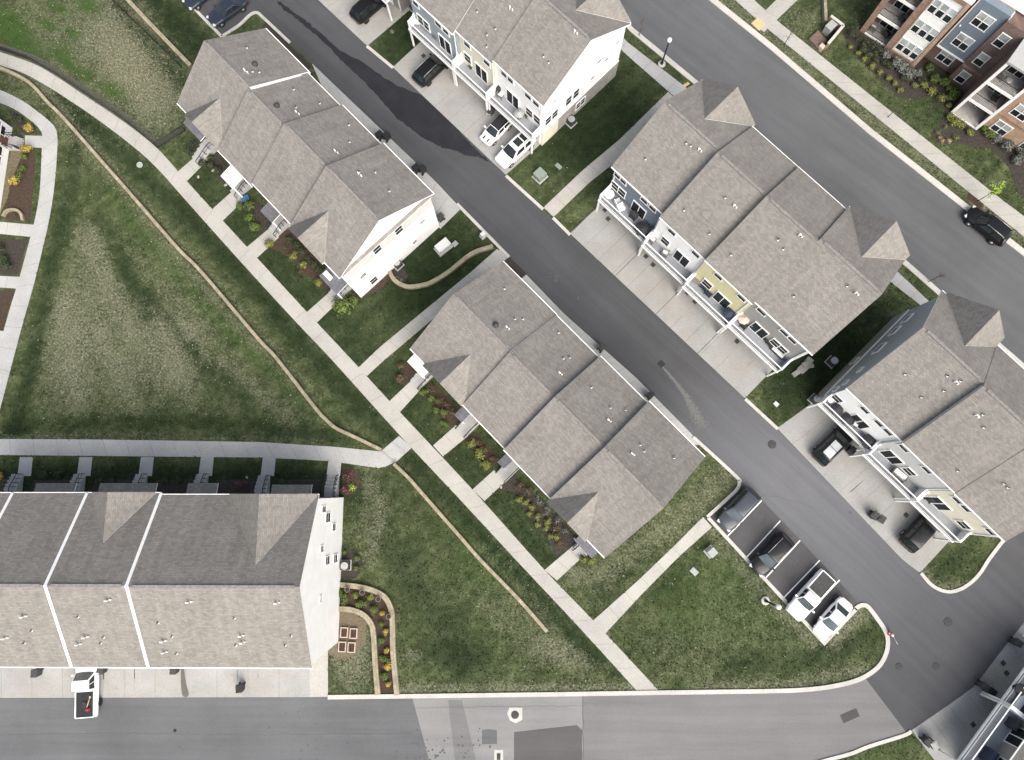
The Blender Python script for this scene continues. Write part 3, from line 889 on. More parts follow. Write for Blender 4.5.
paved('walkway', smooth_line(GP([(-40, 92), (0, 103), (16, 110), (26, 117), (38, 127), (43, 136), (42, 148), (40, 190), (36, 215), (30.6, 236.6), (20, 276), (4, 330), (-22, 430)]), 4),
      smooth_line(GP([(-40, 76), (0, 90), (22, 100.5), (35.5, 110), (50, 121.6), (57, 132), (57, 156), (54, 190), (49, 221), (44, 243), (34, 284), (20, 334), (-8, 440)]), 4), M['walk_grey'], 0.026, 2.2, px=False)
for a, b in (([(25, 135.5), (44, 136)], [(25, 147), (44, 148)]), ([(-20, 220), (36, 225)], [(-20, 232), (32, 237)]), ([(-20, 275), (22, 277)], [(-20, 286), (18, 288.8)]), ([(-30, 331), (6, 331)], [(-30, 345), (2, 345)])):
    paved('walkway', a, b, M['walk_grey'], 0.021, 1.6)
# side walks
paved('walkway', [(358, 368), (380, 347), (471, 272), (497, 249)], [(367, 376), (382.6, 361.6), (459, 297), (510, 259.5)], M['walk'], 0.024, 2.1)
paved('walkway', [(543.5, 207.5), (583, 170), (619, 140), (668, 92)], [(553.5, 217), (590, 182), (630, 151), (679, 102)], M['walk'], 0.024, 1.7)
paved('walkway', [(592, 621.5), (640, 578.7), (674, 546), (703, 517)], [(604, 635), (640, 596), (679.5, 556), (712, 527)], M['walk'], 0.024, 2.2)
paved('walkway', [(560, -20), (624, 52.6), (669, 92), (893, 284), (919, 304), (1060, 432)], [(568, -28), (627, 42), (684, 86), (901, 275), (928.5, 301), (1070, 422)], M['walk_grey'], 0.028, 1.8)
paved('walkway', [(700, -36), (735, 0), (764, 26), (978.5, 200), (1060, 266)], [(720, -36), (754, 0), (776, 20), (1002, 200), (1085, 262)], M['walk'], 0.028, 2.0)
paved('walkway', [(752, 24), (790, -14)], [(764, 32), (808, -10)], M['walk'], 0.034, 2.0)
struct(sheet('tactile_pad', [(751, 23.5), (758, 17.5), (766, 24.5), (759, 31)], M['tan'], 0.040))
struct(sheet('tactile_pad', [(682, 85.5), (688, 82), (690, 84), (684, 88)], M['tan'], 0.036))
# front walks
for a, b in (([(178, 171.5), (197, 155)], [(187, 181), (205, 163)]), ([(212.5, 209), (236, 188)], [(222.5, 221), (245, 199)]), ([(247, 247), (271, 227)], [(257, 258), (279, 237.5)]),
             ([(307, 312), (336, 286.5)], [(317, 322.5), (345, 295.5)]), ([(389.5, 401), (413, 379)], [(400, 412), (421, 389)]), ([(433, 445.5), (456, 425)], [(443, 456.5), (468, 436)]),
             ([(472.5, 489.5), (494, 470)], [(484.5, 501), (505, 482)]), ([(544.5, 570), (581, 539)], [(557, 580.5), (591, 549)])):
    paved('walkway', a, b, M['walk'], 0.022, 1.5)
for x0, x1 in ((20, 33), (79.5, 92.5), (141, 154), (201, 214), (263, 276), (329, 342)):
    paved('walkway', [(x0, 457), (x0 - 2.5, 476)], [(x1, 457), (x1 - 2, 476)], M['walk_grey'], 0.021, 1.4)
# driveways
def ex(F, us, v0, v1, w=0.02):
    return [(F.at(u, v0), F.at(u, v1), w) for u in us]
paved('driveway', [FC.at(0.1, -4.86), FC.at(25.0, -4.80)], [FC.at(0.1, 0.6), FC.at(25.0, 0.6)], M['drive'], 0.022, 2.05, px=False, streaks=7, extra=[(FC.at(u, -4.8), FC.at(u, 0.5), .07) for u in (6.7, 12.55, 18.45)])
paved('driveway', [(392.8, 67.2), (505.8, 174.8)], [(427, 36), (543, 142)], M['drive'], 0.022, 2.1, streaks=6)
paved('driveway', [(777.2, 428.2), (903, 560.2), (919.8, 572.8)], [(819, 398), (951, 539)], M['drive'], 0.022, 2.2, streaks=6)
paved('driveway', [(300, -17.2), (367.2, 46)], [(350, -45), (411, 9)], M['drive'], 0.022, 2.4)
paved('driveway', [(-60, 698.2), (310, 697)], [(-60, 645), (310, 645)], M['drive'], 0.022, 3.05, streaks=14)
paved('driveway', [(310, 697), (328, 696.8)], [(310, 646), (328, 648)], M['walk'], 0.020, 3.0)
paved('driveway', [FA.at(8.0, 11.2), FA.at(24.4, 11.2)], GP([(312, 63.5), (434.5, 180.5), (461, 208.5)]), M['walk_grey'], 0.022, 1.4, px=False)
paved('driveway', [FE.at(-1.5, 11.4), FE.at(23.2, 11.4)], GP([(500, 247.5), (564.3, 314), (636.3, 378), (702, 444.5)]), M['walk_grey'], 0.0215, 1.5, px=False)
paved('driveway', [(911.5, 730.2), (948, 705.3), (974.5, 686.3), (1001, 651.3), (1024, 622.5), (1050, 590)], [(965, 800), (990, 762), (1012, 732), (1036, 700), (1062, 664), (1080, 640)], M['drive'], 0.022, 2.1, streaks=8)

# planting beds
def bed(name, pts, m='mulch', z=0.014, smooth=False):
    P = GP(pts)
    if smooth: P = smooth_line(P + [P[0]], 4)[:-1]
    o = sheet(name, P, M[m], z, True)
    return o
bed('planting_bed', [(420, 395), (430, 400), (437, 412), (446, 420), (449, 428), (464, 415), (448, 397), (433, 382)])
bed('planting_bed', [(464, 441), (472, 447), (480, 458), (487, 469), (500, 458), (486, 443), (474, 431)])
bed('planting_bed', [(496, 488), (512, 492), (528, 515), (545, 535), (557, 556), (580, 540), (560, 520), (535, 495), (510, 472)], 'mulch_dk')
bed('planting_bed', [(397, 376), (402, 386), (417, 372), (410, 360)])
bed('planting_bed', [(205, 166), (214, 172), (222, 182), (228, 184), (238, 176), (215, 152)], 'mulch_dk')
bed('planting_bed', [(238, 204), (246, 208), (252, 220), (258, 232), (264, 233), (276, 222), (254, 196)], 'mulch_dk')
bed('planting_bed', [(266, 247), (280, 252), (296, 262), (300, 272), (314, 280), (322, 287), (328, 292), (340, 280), (318, 258), (288, 228)])
bed('planting_bed', [(350, 300), (356, 303), (362, 297), (380, 291), (389, 280), (392, 270), (380, 274), (352, 292)])
bed('planting_bed', [(388, 272), (394, 281), (404, 284), (408, 276), (402, 266), (394, 262)], 'mulch_dk')
bed('planting_bed', [(266, 22), (312, 66), (309, 70), (262, 27)], 'mulch_dk')
bed('planting_bed', [(509, 257), (527, 274), (521, 279), (503, 262)], 'mulch_dk', 0.028)
bed('planting_bed', [(338, 586), (358, 588), (374, 592.5), (384, 598.5), (389, 609), (391, 624), (391.5, 652), (395.5, 694), (380, 694), (378, 665), (375.5, 626), (372, 616), (363, 610), (350, 606), (334, 605)])
bed('garden_plot', [(331, 612), (349, 612), (360, 617), (366, 624), (364, 645), (350, 658), (330, 655), (328, 640)], 'soilpath', 0.010, True)
bed('planting_bed', [(340, 545), (352, 550), (362, 556), (363, 568), (356, 578), (340, 580)], 'mulch_dk')
bed('planting_bed', [(343, 466), (350, 467), (358, 473), (361, 482), (356, 492), (346, 496), (342, 484)], 'mulch')
for x0, x1 in ((-20, 18), (34, 76), (94, 136), (156, 196), (216, 258), (278, 324)):
    bed('planting_bed', [(x0, 480), (x1 - 2, 479), (x1 - 4, 500), (x0 - 4, 500)], 'mulch_dk')
bed('planting_bed', [(8, 108), (18, 113), (27, 121), (36, 129), (40, 134), (24, 134), (14, 124)], 'mulch_dk', 0.016)
bed('planting_bed', [(24, 150), (34, 149), (35, 170), (33, 195), (30, 222), (4, 219), (10, 185)], 'mulch')
bed('planting_bed', [(12, 150), (23, 150), (12, 188), (0, 215), (-10, 215)], 'soilpath', 0.012)
bed('planting_bed', [(-10, 238), (28, 240), (18, 275), (-10, 273)], 'mulch_dk')
bed('planting_bed', [(-10, 290), (14, 291), (3, 330), (-10, 330)], 'mulch')
bed('planting_bed', smooth_line(GP([(842, 32), (850, 50), (872, 72), (898, 97), (914, 98), (932, 96), (946, 113), (938, 128), (930, 133), (938, 143), (958, 143), (972, 146), (990, 148), (1008, 166), (1018, 192), (1040, 215),
     (1080, 190), (1030, 130), (1000, 120), (960, 80), (910, 50), (870, 20)]), 3) and [(842, 32), (850, 50), (872, 72), (898, 97), (914, 98), (932, 96), (946, 113), (938, 128), (930, 133), (938, 143), (958, 143), (972, 146), (990, 148), (1008, 166), (1018, 192), (1040, 215),
     (1080, 190), (1030, 130), (1000, 120), (960, 80), (910, 50), (870, 20)], 'mulch_dk')
bed('planting_bed', [(885, 107), (896, 116), (893, 121), (881, 111)], 'mulch', 0.013)
bed('planting_bed', [(969, 192), (985, 203), (980, 209), (966, 198)], 'mulch', 0.013)

bed('planting_bed', [(-20, 46), (0, 51), (33, 62.5), (56, 75.8), (84, 94), (120, 118), (132, 127), (157, 148), (161, 144), (134, 120.5), (122, 110.5), (86, 87), (58, 68.5), (35, 55), (1, 43.5), (-20, 38)], 'bark_strip', 0.012)
bed('planting_bed', [(157, 148), (186, 131), (183, 126), (155, 143)], 'bark_strip', 0.0125)

# old drips and tyre scuffs on the garage aprons
def stain(pts, z, m='stain'):
    sheet('apron_stain', smooth_line(GP(pts) + [G(*pts[0])], 3)[:-1], M[m], z, True)
stain([(181, 668), (184, 668), (186, 682), (189, 695), (183, 696), (181, 684)], 0.0275, 'joint')
stain([(107, 670), (109, 670), (110, 690), (117, 694), (116, 696), (107, 693)], 0.0275)

# cracks, tar lines and oil specks in the asphalt
def crack(pts, w, m='joint', z=0.0165):
    L = resample(GP(pts), .5); rr = random.Random(int(pts[0][0]))
    L = [p + Vector((rr.gauss(0, .035), rr.gauss(0, .035))) for p in L]
    mb = MB(); mb.ribbon(L, w, z, z); struct(mb.build('road_crack', M[m]))
crack([(757, 495), (775, 496), (800, 503), (815, 508)], .045)
crack([(755, 497), (749, 500), (744, 505)], .10)
crack([(415, 708), (520, 706), (583, 706)], .03, 'road', .0195)
crack([(-20, 735), (120, 733), (260, 735), (412, 733)], .05, 'road_patch', .0195)
crack([(583, 696), (583, 760)], .07, 'road_patch', .0195)
crack([(745, 30), (850, 118), (985, 225)], .03, 'road_patch')
crack([(660, 40), (760, 130), (900, 240), (1010, 330)], .03, 'road_patch')
crack([(505, 190), (600, 285), (700, 372), (800, 470)], .03, 'road_patch')
mb = MB(); rr = random.Random(12)
for cx, cy, n, sp in ((553, 276, 14, 3), (556, 281, 8, 2), (579, 298, 4, 1.2), (850, 513, 5, 1.5), (770, 552 - 25, 16, 4), (757, 505 + 12, 14, 3), (742, 535, 14, 3), (795, 560, 10, 3), (690, 130, 6, 8), (840, 100, 6, 12), (230, 720, 20, 50), (430, 755, 60, 14), (320, 745, 25, 30), (480, 745, 20, 10)):
    for k in range(n):
        p = G(rr.gauss(cx, sp), rr.gauss(cy, sp * .7)); s = rr.uniform(.03, .13); a = rr.uniform(0, 3)
        q = [(p.x + math.cos(a + j * 1.05) * s * rr.uniform(.6, 1.1), p.y + math.sin(a + j * 1.05) * s * rr.uniform(.6, 1.1), .0193 + k * .00002) for j in range(6)]
        mb.face(q)
o = mb.build('oil_specks', M['road_patch']); o['kind'] = 'stuff'
# ------------------------------------------------------------------ town house rows
OH = 0.34         # eave overhang
RT = 0.15         # roof thickness
class Row:
    def __init__(self, F, label, group='rows of terraced town houses', name='townhouse_row', cat='town houses'):
        self.F = F
        self.r = thing(name, label, cat, (F.o.x, F.o.y, 0), F.a, group)
        self.units = []
        self.roofs = []
    def unit(self, u0, u1, v0, v1, e, wall, p=0.53, gable=None, end0=False, end1=False, gut0=True, gut1=True, base=None, base_h=0, ov1=None, roof_label=None):
        """gable: (side 'lo'/'hi', uc, half width, pitch, front offset)"""
        vr = (v0 + v1) / 2; zr = e + p * (v1 - v0) / 2
        U = dict(u0=u0, u1=u1, v0=v0, v1=v1, e=e, p=p, vr=vr, zr=zr, gable=gable, w0=v0 + OH, w1=v1 - OH)
        self.units.append(U)
        mb = MB()
        X = Vector((1, 0, 0)); cs = math.cos(math.atan(p))
        up = Vector((0, cs, 0)) * (1 / cs / cs)
        sd = 1 if (end0 or end1) else 2
        mb.slab([(u0, v0, e), (u1, v0, e), (u1, vr, zr), (u0, vr, zr)], RT, 0, sd, X, up)
        mb.slab([(u0, vr, zr), (u1, vr, zr), (u1, v1, e), (u0, v1, e)], RT, 0, sd, X, up)
        mb.box(((u0 + u1) / 2, vr, zr - 0.005), (u1 - u0 - 0.9, 0.26, 0.08), 2)
        if gable:
            side, uc, hw, gp, fo = gable
            ga, gb = max(u0, uc - hw), min(u1, uc + hw)
            zt = e + gp * hw
            sgn = 1 if side == 'lo' else -1
            ve = v0 if side == 'lo' else v1
            depth = (zt - e) / p
            vf = ve - sgn * fo; vm = ve + sgn * depth
            lift = 0.03
            def gz(u): return e + gp * (hw - abs(u - uc)) + lift
            for us in ((ga, uc), (uc, gb)):
                ue = us[0] if us[0] != uc else us[1]
                zb = gz(ue)
                # valley end for a truncated side
                vv = ve + sgn * ((zb - lift - e) / p)
                pts = [(ue, vf, zb), (uc, vf, zt + lift), (uc, vm, zt + lift), (ue, vv, zb)]
                if abs(vv - vf) < 0.02: pts = pts[:3]
                a = Vector(pts[1]) - Vector(pts[0]); c_ = Vector(pts[2]) - Vector(pts[0])
                if a.cross(c_).z < 0: pts = pts[::-1]
                mb.slab(pts, 0.1, 0, 1, Vector((0, 1, 0)), Vector((1, 0, 0)) * math.sqrt(1 + gp * gp))
            # front triangle of the gable
            vt = ve + sgn * 0.12
            tri = [(ga, vt, gz(ga) - lift - 0.12), (gb, vt, gz(gb) - lift - 0.12), (uc, vt, zt - 0.12)]
            mb.face(tri if side == 'lo' else tri[::-1], 1)
            mb.face([(ga, ve + sgn * OH, e - .2), (gb, ve + sgn * OH, e - .2), (gb, vt, gz(gb) - .15), (ga, vt, gz(ga) - .15)], 1)
        roof = mb.build('roof', [M['shingle'], M['trim'], M['ridge']], self.r)
        if roof_label: roof['label'] = roof_label
        self.roofs.append(roof); U['roof'] = roof
        # walls
        x0 = u0 + (0.28 if end0 else 0.002); x1 = u1 - ((0.28 if ov1 is None else ov1) if end1 else 0.002)
        w0, w1 = U['w0'], U['w1']
        ze = e + p * OH - RT - 0.01; zz = zr - RT - 0.02
        mb = MB()
        prof = [(w0, 0), (w1, 0), (w1, ze), (vr, zz), (w0, ze)]
        for a, b in zip(prof, prof[1:] + prof[:1]):
            mb.face([(x0, a[0], a[1]), (x0, b[0], b[1]), (x1, b[0], b[1]), (x1, a[0], a[1])][::-1], 0)
        mb.face([(x0, q[0], q[1]) for q in prof][::-1], 0); mb.face([(x1, q[0], q[1]) for q in prof], 0)
        U['wall'] = mb.build('wall', M[wall], self.r)
        U['x0'] = x0; U['x1'] = x1
        # gutters
        for on, v, s in ((gut0, v0, -1), (gut1, v1, 1)):
            if on:
                g = MB(); g.box(((u0 + u1) / 2, v + s * 0.045, e - 0.09), (u1 - u0 - 0.02, 0.08, 0.11), 0)
                g.build('gutter', M['trim'], self.r)
        return U
    def plane(self, side, k=0):
        """(origin, along, out) of a wall face in local coordinates"""
        U = self.units[k]
        if side == 'lo': return Vector((0, U['w0'], 0)), Vector((1, 0, 0)), Vector((0, -1, 0))
        if side == 'hi': return Vector((0, U['w1'], 0)), Vector((1, 0, 0)), Vector((0, 1, 0))
        if side == 'end0': return Vector((U['x0'], 0, 0)), Vector((0, 1, 0)), Vector((-1, 0, 0))
        if side == 'end1': return Vector((U['x1'], 0, 0)), Vector((0, 1, 0)), Vector((1, 0, 0))
    def panel(self, side, k, s, z, w, h, d0, d1, mb, m=0):
        O, A, T = self.plane(side, k)
        c = O + A * s + T * ((d0 + d1) / 2)
        sz = (w if A.x else abs(d1 - d0), abs(d1 - d0) if A.x else w, h)
        mb.box((c.x, c.y, z), sz, m)
    def window(self, side, k, s, z, w=0.9, h=1.4, name='window', light=False, cols=1, off=0.0):
        mb = MB()
        t = 0.075
        for ds, dz, a, b in ((0, h / 2 + t / 2, w + 2 * t, t), (0, -h / 2 - t / 2, w + 2 * t + .1, t), (-w / 2 - t / 2, 0, t, h), (w / 2 + t / 2, 0, t, h)):
            self.panel(side, k, s + ds, z + dz, a, b, 0.0, 0.07 + off, mb)
        if name == 'window':
            self.panel(side, k, s, z, w, 0.05, 0.0, 0.045 + off, mb)
        for c in range(1, cols):
            self.panel(side, k, s - w / 2 + w * c / cols, z, 0.09, h, 0.0, 0.06 + off, mb)
        f = mb.build(name, M['trim'], self.r)
        mb = MB()
        self.panel(side, k, s, z, w, h, 0.0, 0.03 + off, mb)
        mb.build('pane', M['glass_lt' if light else 'glass'], f)
        return f
    def band(self, side, k, s, z, w, h, name, m, d=0.05):
        mb = MB(); self.panel(side, k, s, z, w, h, 0.0, d, mb)
        return mb.build(name, M[m], self.r)
    def deck(self, k, vf, z=3.0, part0=True, part1=True, posts=True, m='deck', ua=None, ub=None, ph=1.25):
        U = self.units[k]
        u0 = U['x0'] if ua is None else ua; u1 = U['x1'] if ub is None else ub
        w0 = U['w0']
        mb = MB(); mb.box(((u0 + u1) / 2, (vf + w0) / 2, z - 0.05), (u1 - u0 - .02, w0 - vf - 0.02, 0.1), 0)
        d = mb.build('deck', M[m], self.r)
        mb = MB(); mb.box(((u0 + u1) / 2, vf - 0.03, z - 0.13), (u1 - u0, 0.08, 0.26), 0)
        mb.box(((u0 + u1) / 2, vf + 0.5, z - 0.2), (u1 - u0 - .1, 0.12, 0.2), 0)
        mb.build('deck_beam', M['trim'], self.r)
        # railing with balusters
        mb = MB()
        mb.box(((u0 + u1) / 2, vf + 0.1, z + 1.06), (u1 - u0, 0.10, 0.05), 0)
        mb.box(((u0 + u1) / 2, vf + 0.1, z + 0.12), (u1 - u0, 0.06, 0.06), 0)
        n = int((u1 - u0) / 0.15)
        for i in range(1, n):
            mb.box((u0 + (u1 - u0) * i / n, vf + 0.1, z + 0.58), (0.018, 0.018, 0.9), 1)
        mb.build('railing', [M['trim'], M['dkgrey']], self.r)
        for on, u in ((part0, u0 + 0.09), (part1, u1 - 0.09)):
            if on:
                mb = MB()
                pts = [(vf + 0.02, z), (w0, z), (w0, z + ph + .3), (w0 - 0.3, z + ph), (vf + 0.5, z + 1.2), (vf + 0.02, z + 1.12)]
                A = [(u - .08, a, b) for a, b in pts]; B = [(u + .08, a, b) for a, b in pts]
                mb.face(A); mb.face(B[::-1])
                for i in range(len(pts)):
                    j = (i + 1) % len(pts)
                    mb.face([A[j], A[i], B[i], B[j]])
                mb.build('deck_partition', M['trim'], self.r)
        if posts:
            for u in (u0 + 0.12, u1 - 0.12):
                mb = MB(); mb.box((u, vf + 0.05, (z - 0.3) / 2), (0.16, 0.16, z - 0.3), 0)
                mb.build('deck_post', M['trim'], self.r)
        return d
    def garage(self, k, side='lo', w=4.6):
        U = self.units[k]
        s = (U['x0'] + U['x1']) / 2
        mb = MB()
        self.panel(side, k, s, 1.15, w + .3, 2.42, 0.0, 0.035, mb, 1)
        for i in range(4):
            self.panel(side, k, s, 0.32 + i * 0.56, w, 0.52, 0.0, 0.06, mb, 0)
        mb.build('garage_door', [M['garage'], M['trim']], self.r)
    def downspout(self, side, k, s, z1, m='trim'):
        mb = MB(); self.panel(side, k, s, z1 / 2 + .1, 0.09, z1 - .2, 0.0, 0.09, mb)
        mb.build('downspout', M[m], self.r)
    def roof_at(self, px, py):
        """roof point under a photo point (local u, v, z, unit)"""
        z = 10.0
        for _ in range(12):
            u, v = self.F.inv(G(px, py, z))
            U = min(self.units, key=lambda q: abs((q['u0'] + q['u1']) / 2 - u) - (q['u1'] - q['u0']) / 2)
            z = U['e'] + U['p'] * max(0, min(v - U['v0'], U['v1'] - v))
            if U['gable']:
                side, uc, hw, gp, fo = U['gable']
                if abs(u - uc) < hw and (v - U['v0'] if side == 'lo' else U['v1'] - v) < gp * hw / U['p']:
                    z = max(z, U['e'] + gp * (hw - abs(u - uc)))
        return u, v, z, U
    def vents(self, kind, pts):
        for x, y in pts:
            u, v, z, U = self.roof_at(x, y)
            mb = MB()
            if kind == 'pipe':
                mb.cyl((u, v, z - .1), (u, v, z + 0.32), 0.05, n=8, mat=0)
                mb.lathe([(0.14, -0.02), (0.13, 0.05), (0.06, 0.10)], (u, v, z), 10, 1)
                mb.build('vent_pipe', [M['dkgrey'], M['galv']], U['roof'])
            elif kind == 'flue':
                mb.cyl((u, v, z - .1), (u, v, z + 0.5), 0.06, n=8)
                mb.cyl((u, v, z + 0.47), (u + .16, v, z + 0.42), 0.06, n=8)
                mb.cyl((u + .30, v + .06, z - .1), (u + .30, v + .06, z + 0.3), 0.055, n=8)
                mb.build('flue_pipe', M['pvc'], U['roof'])
            elif kind == 'cap':
                mb.lathe([(0.24, -0.05), (0.24, 0.12), (0.30, 0.16), (0.22, 0.27), (0.05, 0.32)], (u, v, z), 12, 0)
                mb.build('roof_vent', M['dkgrey'], U['roof'])
    def stripe(self, U, side, w=0.26, u=None, m='trim'):
        """light metal flashing over a party wall"""
        mb = MB(); u = U['u1'] if u is None else u
        a, b = (U['v0'], U['vr']) if side == 'lo' else (U['vr'], U['v1'])
        za = U['e'] if side == 'lo' else U['zr']; zb = U['zr'] if side == 'lo' else U['e']
        k = 0.05
        mb.slab([(u - w / 2, a, za + k), (u + w / 2, a, za + k), (u + w / 2, b, zb + k), (u - w / 2, b, zb + k)], 0.09, 0, 0)
        mb.build('party_wall_flashing', M[m], self.r)
    def stoop(self, side, k, s, w=1.4, h=0.75, land=1.0, run=1.5, rails=True, m='walk_grey', s2=None):
        """landing, steps and two iron railings in front of a house door"""
        O, A, T = self.plane(side, k)
        mb = MB()
        def bx(d0, d1, z0, z1, ww=w, off=0, mm=0):
            c = O + A * (s + off) + T * ((d0 + d1) / 2)
            mb.box((c.x, c.y, (z0 + z1) / 2), (ww if A.x else d1 - d0, d1 - d0 if A.x else ww, z1 - z0), mm)
        bx(0.0, land, 0.0, h)
        n = 4
        for i in range(n):
            bx(land + run * i / n + .001, land + run * (i + 1) / n, 0.0, h * (n - i - .5) / n - .02)
        st = mb.build('stoop', M[m], self.r)
        if rails:
            for off in (-w / 2 + .08, w / 2 - .08):
                r = MB()
                def P(d, z): 
                    q = O + A * (s + off) + T * d
                    return (q.x, q.y, z)
                r.tube([P(0.08, h + .95), P(land, h + .95), P(land + run, 0.98)], 0.045)
                r.tube([P(0.08, h + .5), P(land, h + .5), P(land + run, 0.5)], 0.02)
                for d in (0.08, land * .5, land, land + run * .33, land + run * .66, land + run):
                    zb = h if d <= land else h * (1 - (d - land) / run)
                    r.cyl(P(d, max(0, zb - .02)), P(d, zb + .97), 0.035, n=5)
                r.build('railing', M['iron'], st)
        self.band(side, k, s, h + 1.05, 1.0, 2.1, 'front_door', 'door', 0.05)
        return st
    def porch(self, side, k, s, w, d, z, m='slate', name='porch_roof', drop=0.35, post=True):
        O, A, T = self.plane(side, k)
        q = [O + A * (s - w / 2), O + A * (s + w / 2), O + A * (s + w / 2) + T * d, O + A * (s - w / 2) + T * d]
        zs = [z + drop, z + drop, z, z]
        pts = [Vector((a.x, a.y, b)) for a, b in zip(q, zs)]
        if (pts[1] - pts[0]).cross(pts[2] - pts[0]).z < 0: pts = pts[::-1]
        mb = MB(); mb.slab(pts, 0.14, 0, 1, A, T)
        o = mb.build(name, [M[m], M['trim']], self.r)
        if post:
            for sg in (-1, 1):
                c = O + A * (s + sg * (w / 2 - .12)) + T * (d - .12)
                mb = MB(); mb.box((c.x, c.y, (z - .14) / 2), (0.14, 0.14, z - .14), 0)
                mb.build('porch_post', M['trim'], self.r)
        return o

# ---- upper left row: stone grey roofs, white gable end towards the middle of the scene
RA = Row(FA, 'four stepped roof town houses at the upper left with a white gable end')
A1 = RA.unit(-0.75, 6.05, 0.0, 11.6, 7.3, 's_lgrey', p=0.68, gable=('lo', 3.5, 2.75, 0.80, 0.3), end0=True)
A2 = RA.unit(6.05, 11.25, -0.3, 11.4, 7.5, 's_grey', p=0.66)
A3 = RA.unit(11.25, 17.3, -0.1, 11.5, 7.95, 's_lgrey', p=0.66)
A4 = RA.unit(17.3, 24.45, -0.3, 11.62, 8.5, 's_white', p=0.64, gable=('lo', 19.85, 2.45, 0.90, 0.3), end1=True)
RA.stripe(A1, 'hi')
zA = lambda x, y: (160 + x / 3.8, y / 3.8)
zA2 = lambda x, y: (180 + x / 3.8, 160 + y / 3.8)
RA.vents('pipe', [zA(*p) for p in ((330, 182), (352, 272), (377, 275), (508, 340), (607, 393), (517, 408), (718, 475), (720, 540), (757, 655), (818, 655), (872, 725))] + [zA2(740, 45), zA2(795, 118)])
RA.vents('flue', [zA(*p) for p in ((325, 272), (520, 430), (667, 577))] + [zA2(680, 55)])
RA.vents('cap', [zA(445, 403), zA(362, 246)])
# gable end: grey third storey, pent board, white below
mb = MB()
mb.box((A4['x1'] + .03, (A4['w0'] + A4['w1']) / 2, 7.05), (0.05, A4['w1'] - A4['w0'], 2.3), 0)
mb.build('end_cladding', M['s_lgrey'], RA.r)
mb = MB()
mb.slab([(A4['x1'] + .02, A4['w0'], 8.52), (A4['x1'] + .30, A4['w0'], 8.3), (A4['x1'] + .30, A4['w1'], 8.3), (A4['x1'] + .02, A4['w1'], 8.52)], 0.1, 0, 1, Vector((0, 1, 0)), Vector((1, 0, 0)))
mb.build('pent_roof', [M['shingle'], M['trim']], RA.r)
RA.band('end1', 3, 5.6, 5.82, 11.2, 0.2, 'trim_board', 'trim', 0.09)
for s, z, w, h in ((4.2, 7.1, 0.85, 1.3), (7.0, 7.1, 0.85, 1.3), (1.6, 4.6, 0.7, 0.7), (9.6, 4.7, 0.6, 0.5), (2.2, 1.6, 0.8, 1.3), (8.0, 1.9, 0.5, 0.6)):
    RA.window('end1', 3, s, z, w, h, off=0.06)
for k, s in ((0, 0.9), (0, 3.0), (1, 8.6), (2, 13.0), (2, 15.6), (3, 18.9), (3, 20.8), (3, 23.0)):
    for z in (6.2, 3.6): RA.window('lo', k, s, z)
for k, s in ((0, 1.5), (0, 4.5), (1, 8.5), (2, 14.2), (3, 19.0), (3, 22.4)):
    for z in (6.1, 3.4): RA.window('hi', k, s, z)
for k in range(4): RA.garage(k, 'hi', 3.8)
for k, s in ((0, 5.8), (1, 11.0), (2, 17.1), (3, 24.0)): RA.downspout('hi', k, s, RA.units[k]['e'])
# porches and stoops, placed on the house wall nearest to their walk
def stoop_at(R, k, px, py, side='lo', **kw):
    u, v = R.F.inv(G(px, py)); return R.stoop(side, k, u, **kw), u
stoop_at(RA, 0, 199, 159, run=2.0, land=1.1, h=0.9)
stoop_at(RA, 1, 240, 190, run=1.4, land=0.9)
stoop_at(RA, 2, 274, 232, run=1.4, land=0.9)
stoop_at(RA, 3, 341, 290, run=1.0, land=1.2, h=0.6)
def porch_px(R, k, x0, y0, x1, y1, z, d, m, side='lo', **kw):
    """porch roof whose outer corners are seen at two photo points"""
    a = R.F.inv(G(x0, y0, z)); b = R.F.inv(G(x1, y1, z))
    return R.porch(side, k, (a[0] + b[0]) / 2, abs(b[0] - a[0]), d, z, m, **kw)
porch_px(RA, 0, 184, 122, 201.5, 140, 5.6, 1.25, 'slate', post=False)
porch_px(RA, 1, 221.5, 175, 233, 188, 2.9, 1.9, 'trim')
porch_px(RA, 2, 257.5, 213, 268.7, 225.7, 2.9, 1.6, 'slate')
porch_px(RA, 3, 323, 272.6, 341, 291, 2.9, 1.6, 'slate')
mb = MB(); mb.box((21.3, -0.9, 3.25), (0.9, 0.5, 0.5)); mb.build('porch_gable', M['trim'], RA.r)
RA.roofs[0]['label'] = 'roof section with a front gable at the north west end'

# ---- centre row
RE = Row(FE, 'four town houses in the centre with two front gables and a white porch roof')
E1 = RE.unit(-0.25, 7.05, 0.0, 12.05, 7.3, 's_lgrey', p=0.6, gable=('lo', 4.5, 2.75, 0.76, 0.3), end0=True)
E2 = RE.unit(7.05, 12.65, -0.1, 11.95, 7.5, 's_cream', p=0.6)
E3 = RE.unit(12.65, 18.65, -0.25, 12.05, 8.0, 's_lgrey', p=0.6)
E4 = RE.unit(18.65, 25.6, -0.45, 12.15, 8.5, 's_white', p=0.6, gable=('lo', 21.05, 2.4, 0.86, 0.3), end1=True)
RE.stripe(E1, 'hi', 0.10)
z1 = lambda x, y: (380 + x / 3.8, 180 + y / 3.8)
z2 = lambda x, y: (560 + x / 3.8, 340 + y / 3.8)
z3 = lambda x, y: (380 + x / 3.8, 340 + y / 3.8)
RE.vents('pipe', [z1(473, 413), z1(513, 528), z1(543, 528), z1(678, 580), z1(697, 678), z1(720, 675), z3(803, 180), z3(875, 257), z3(933, 265), z2(305, 398), z2(320, 422), z2(433, 447)])
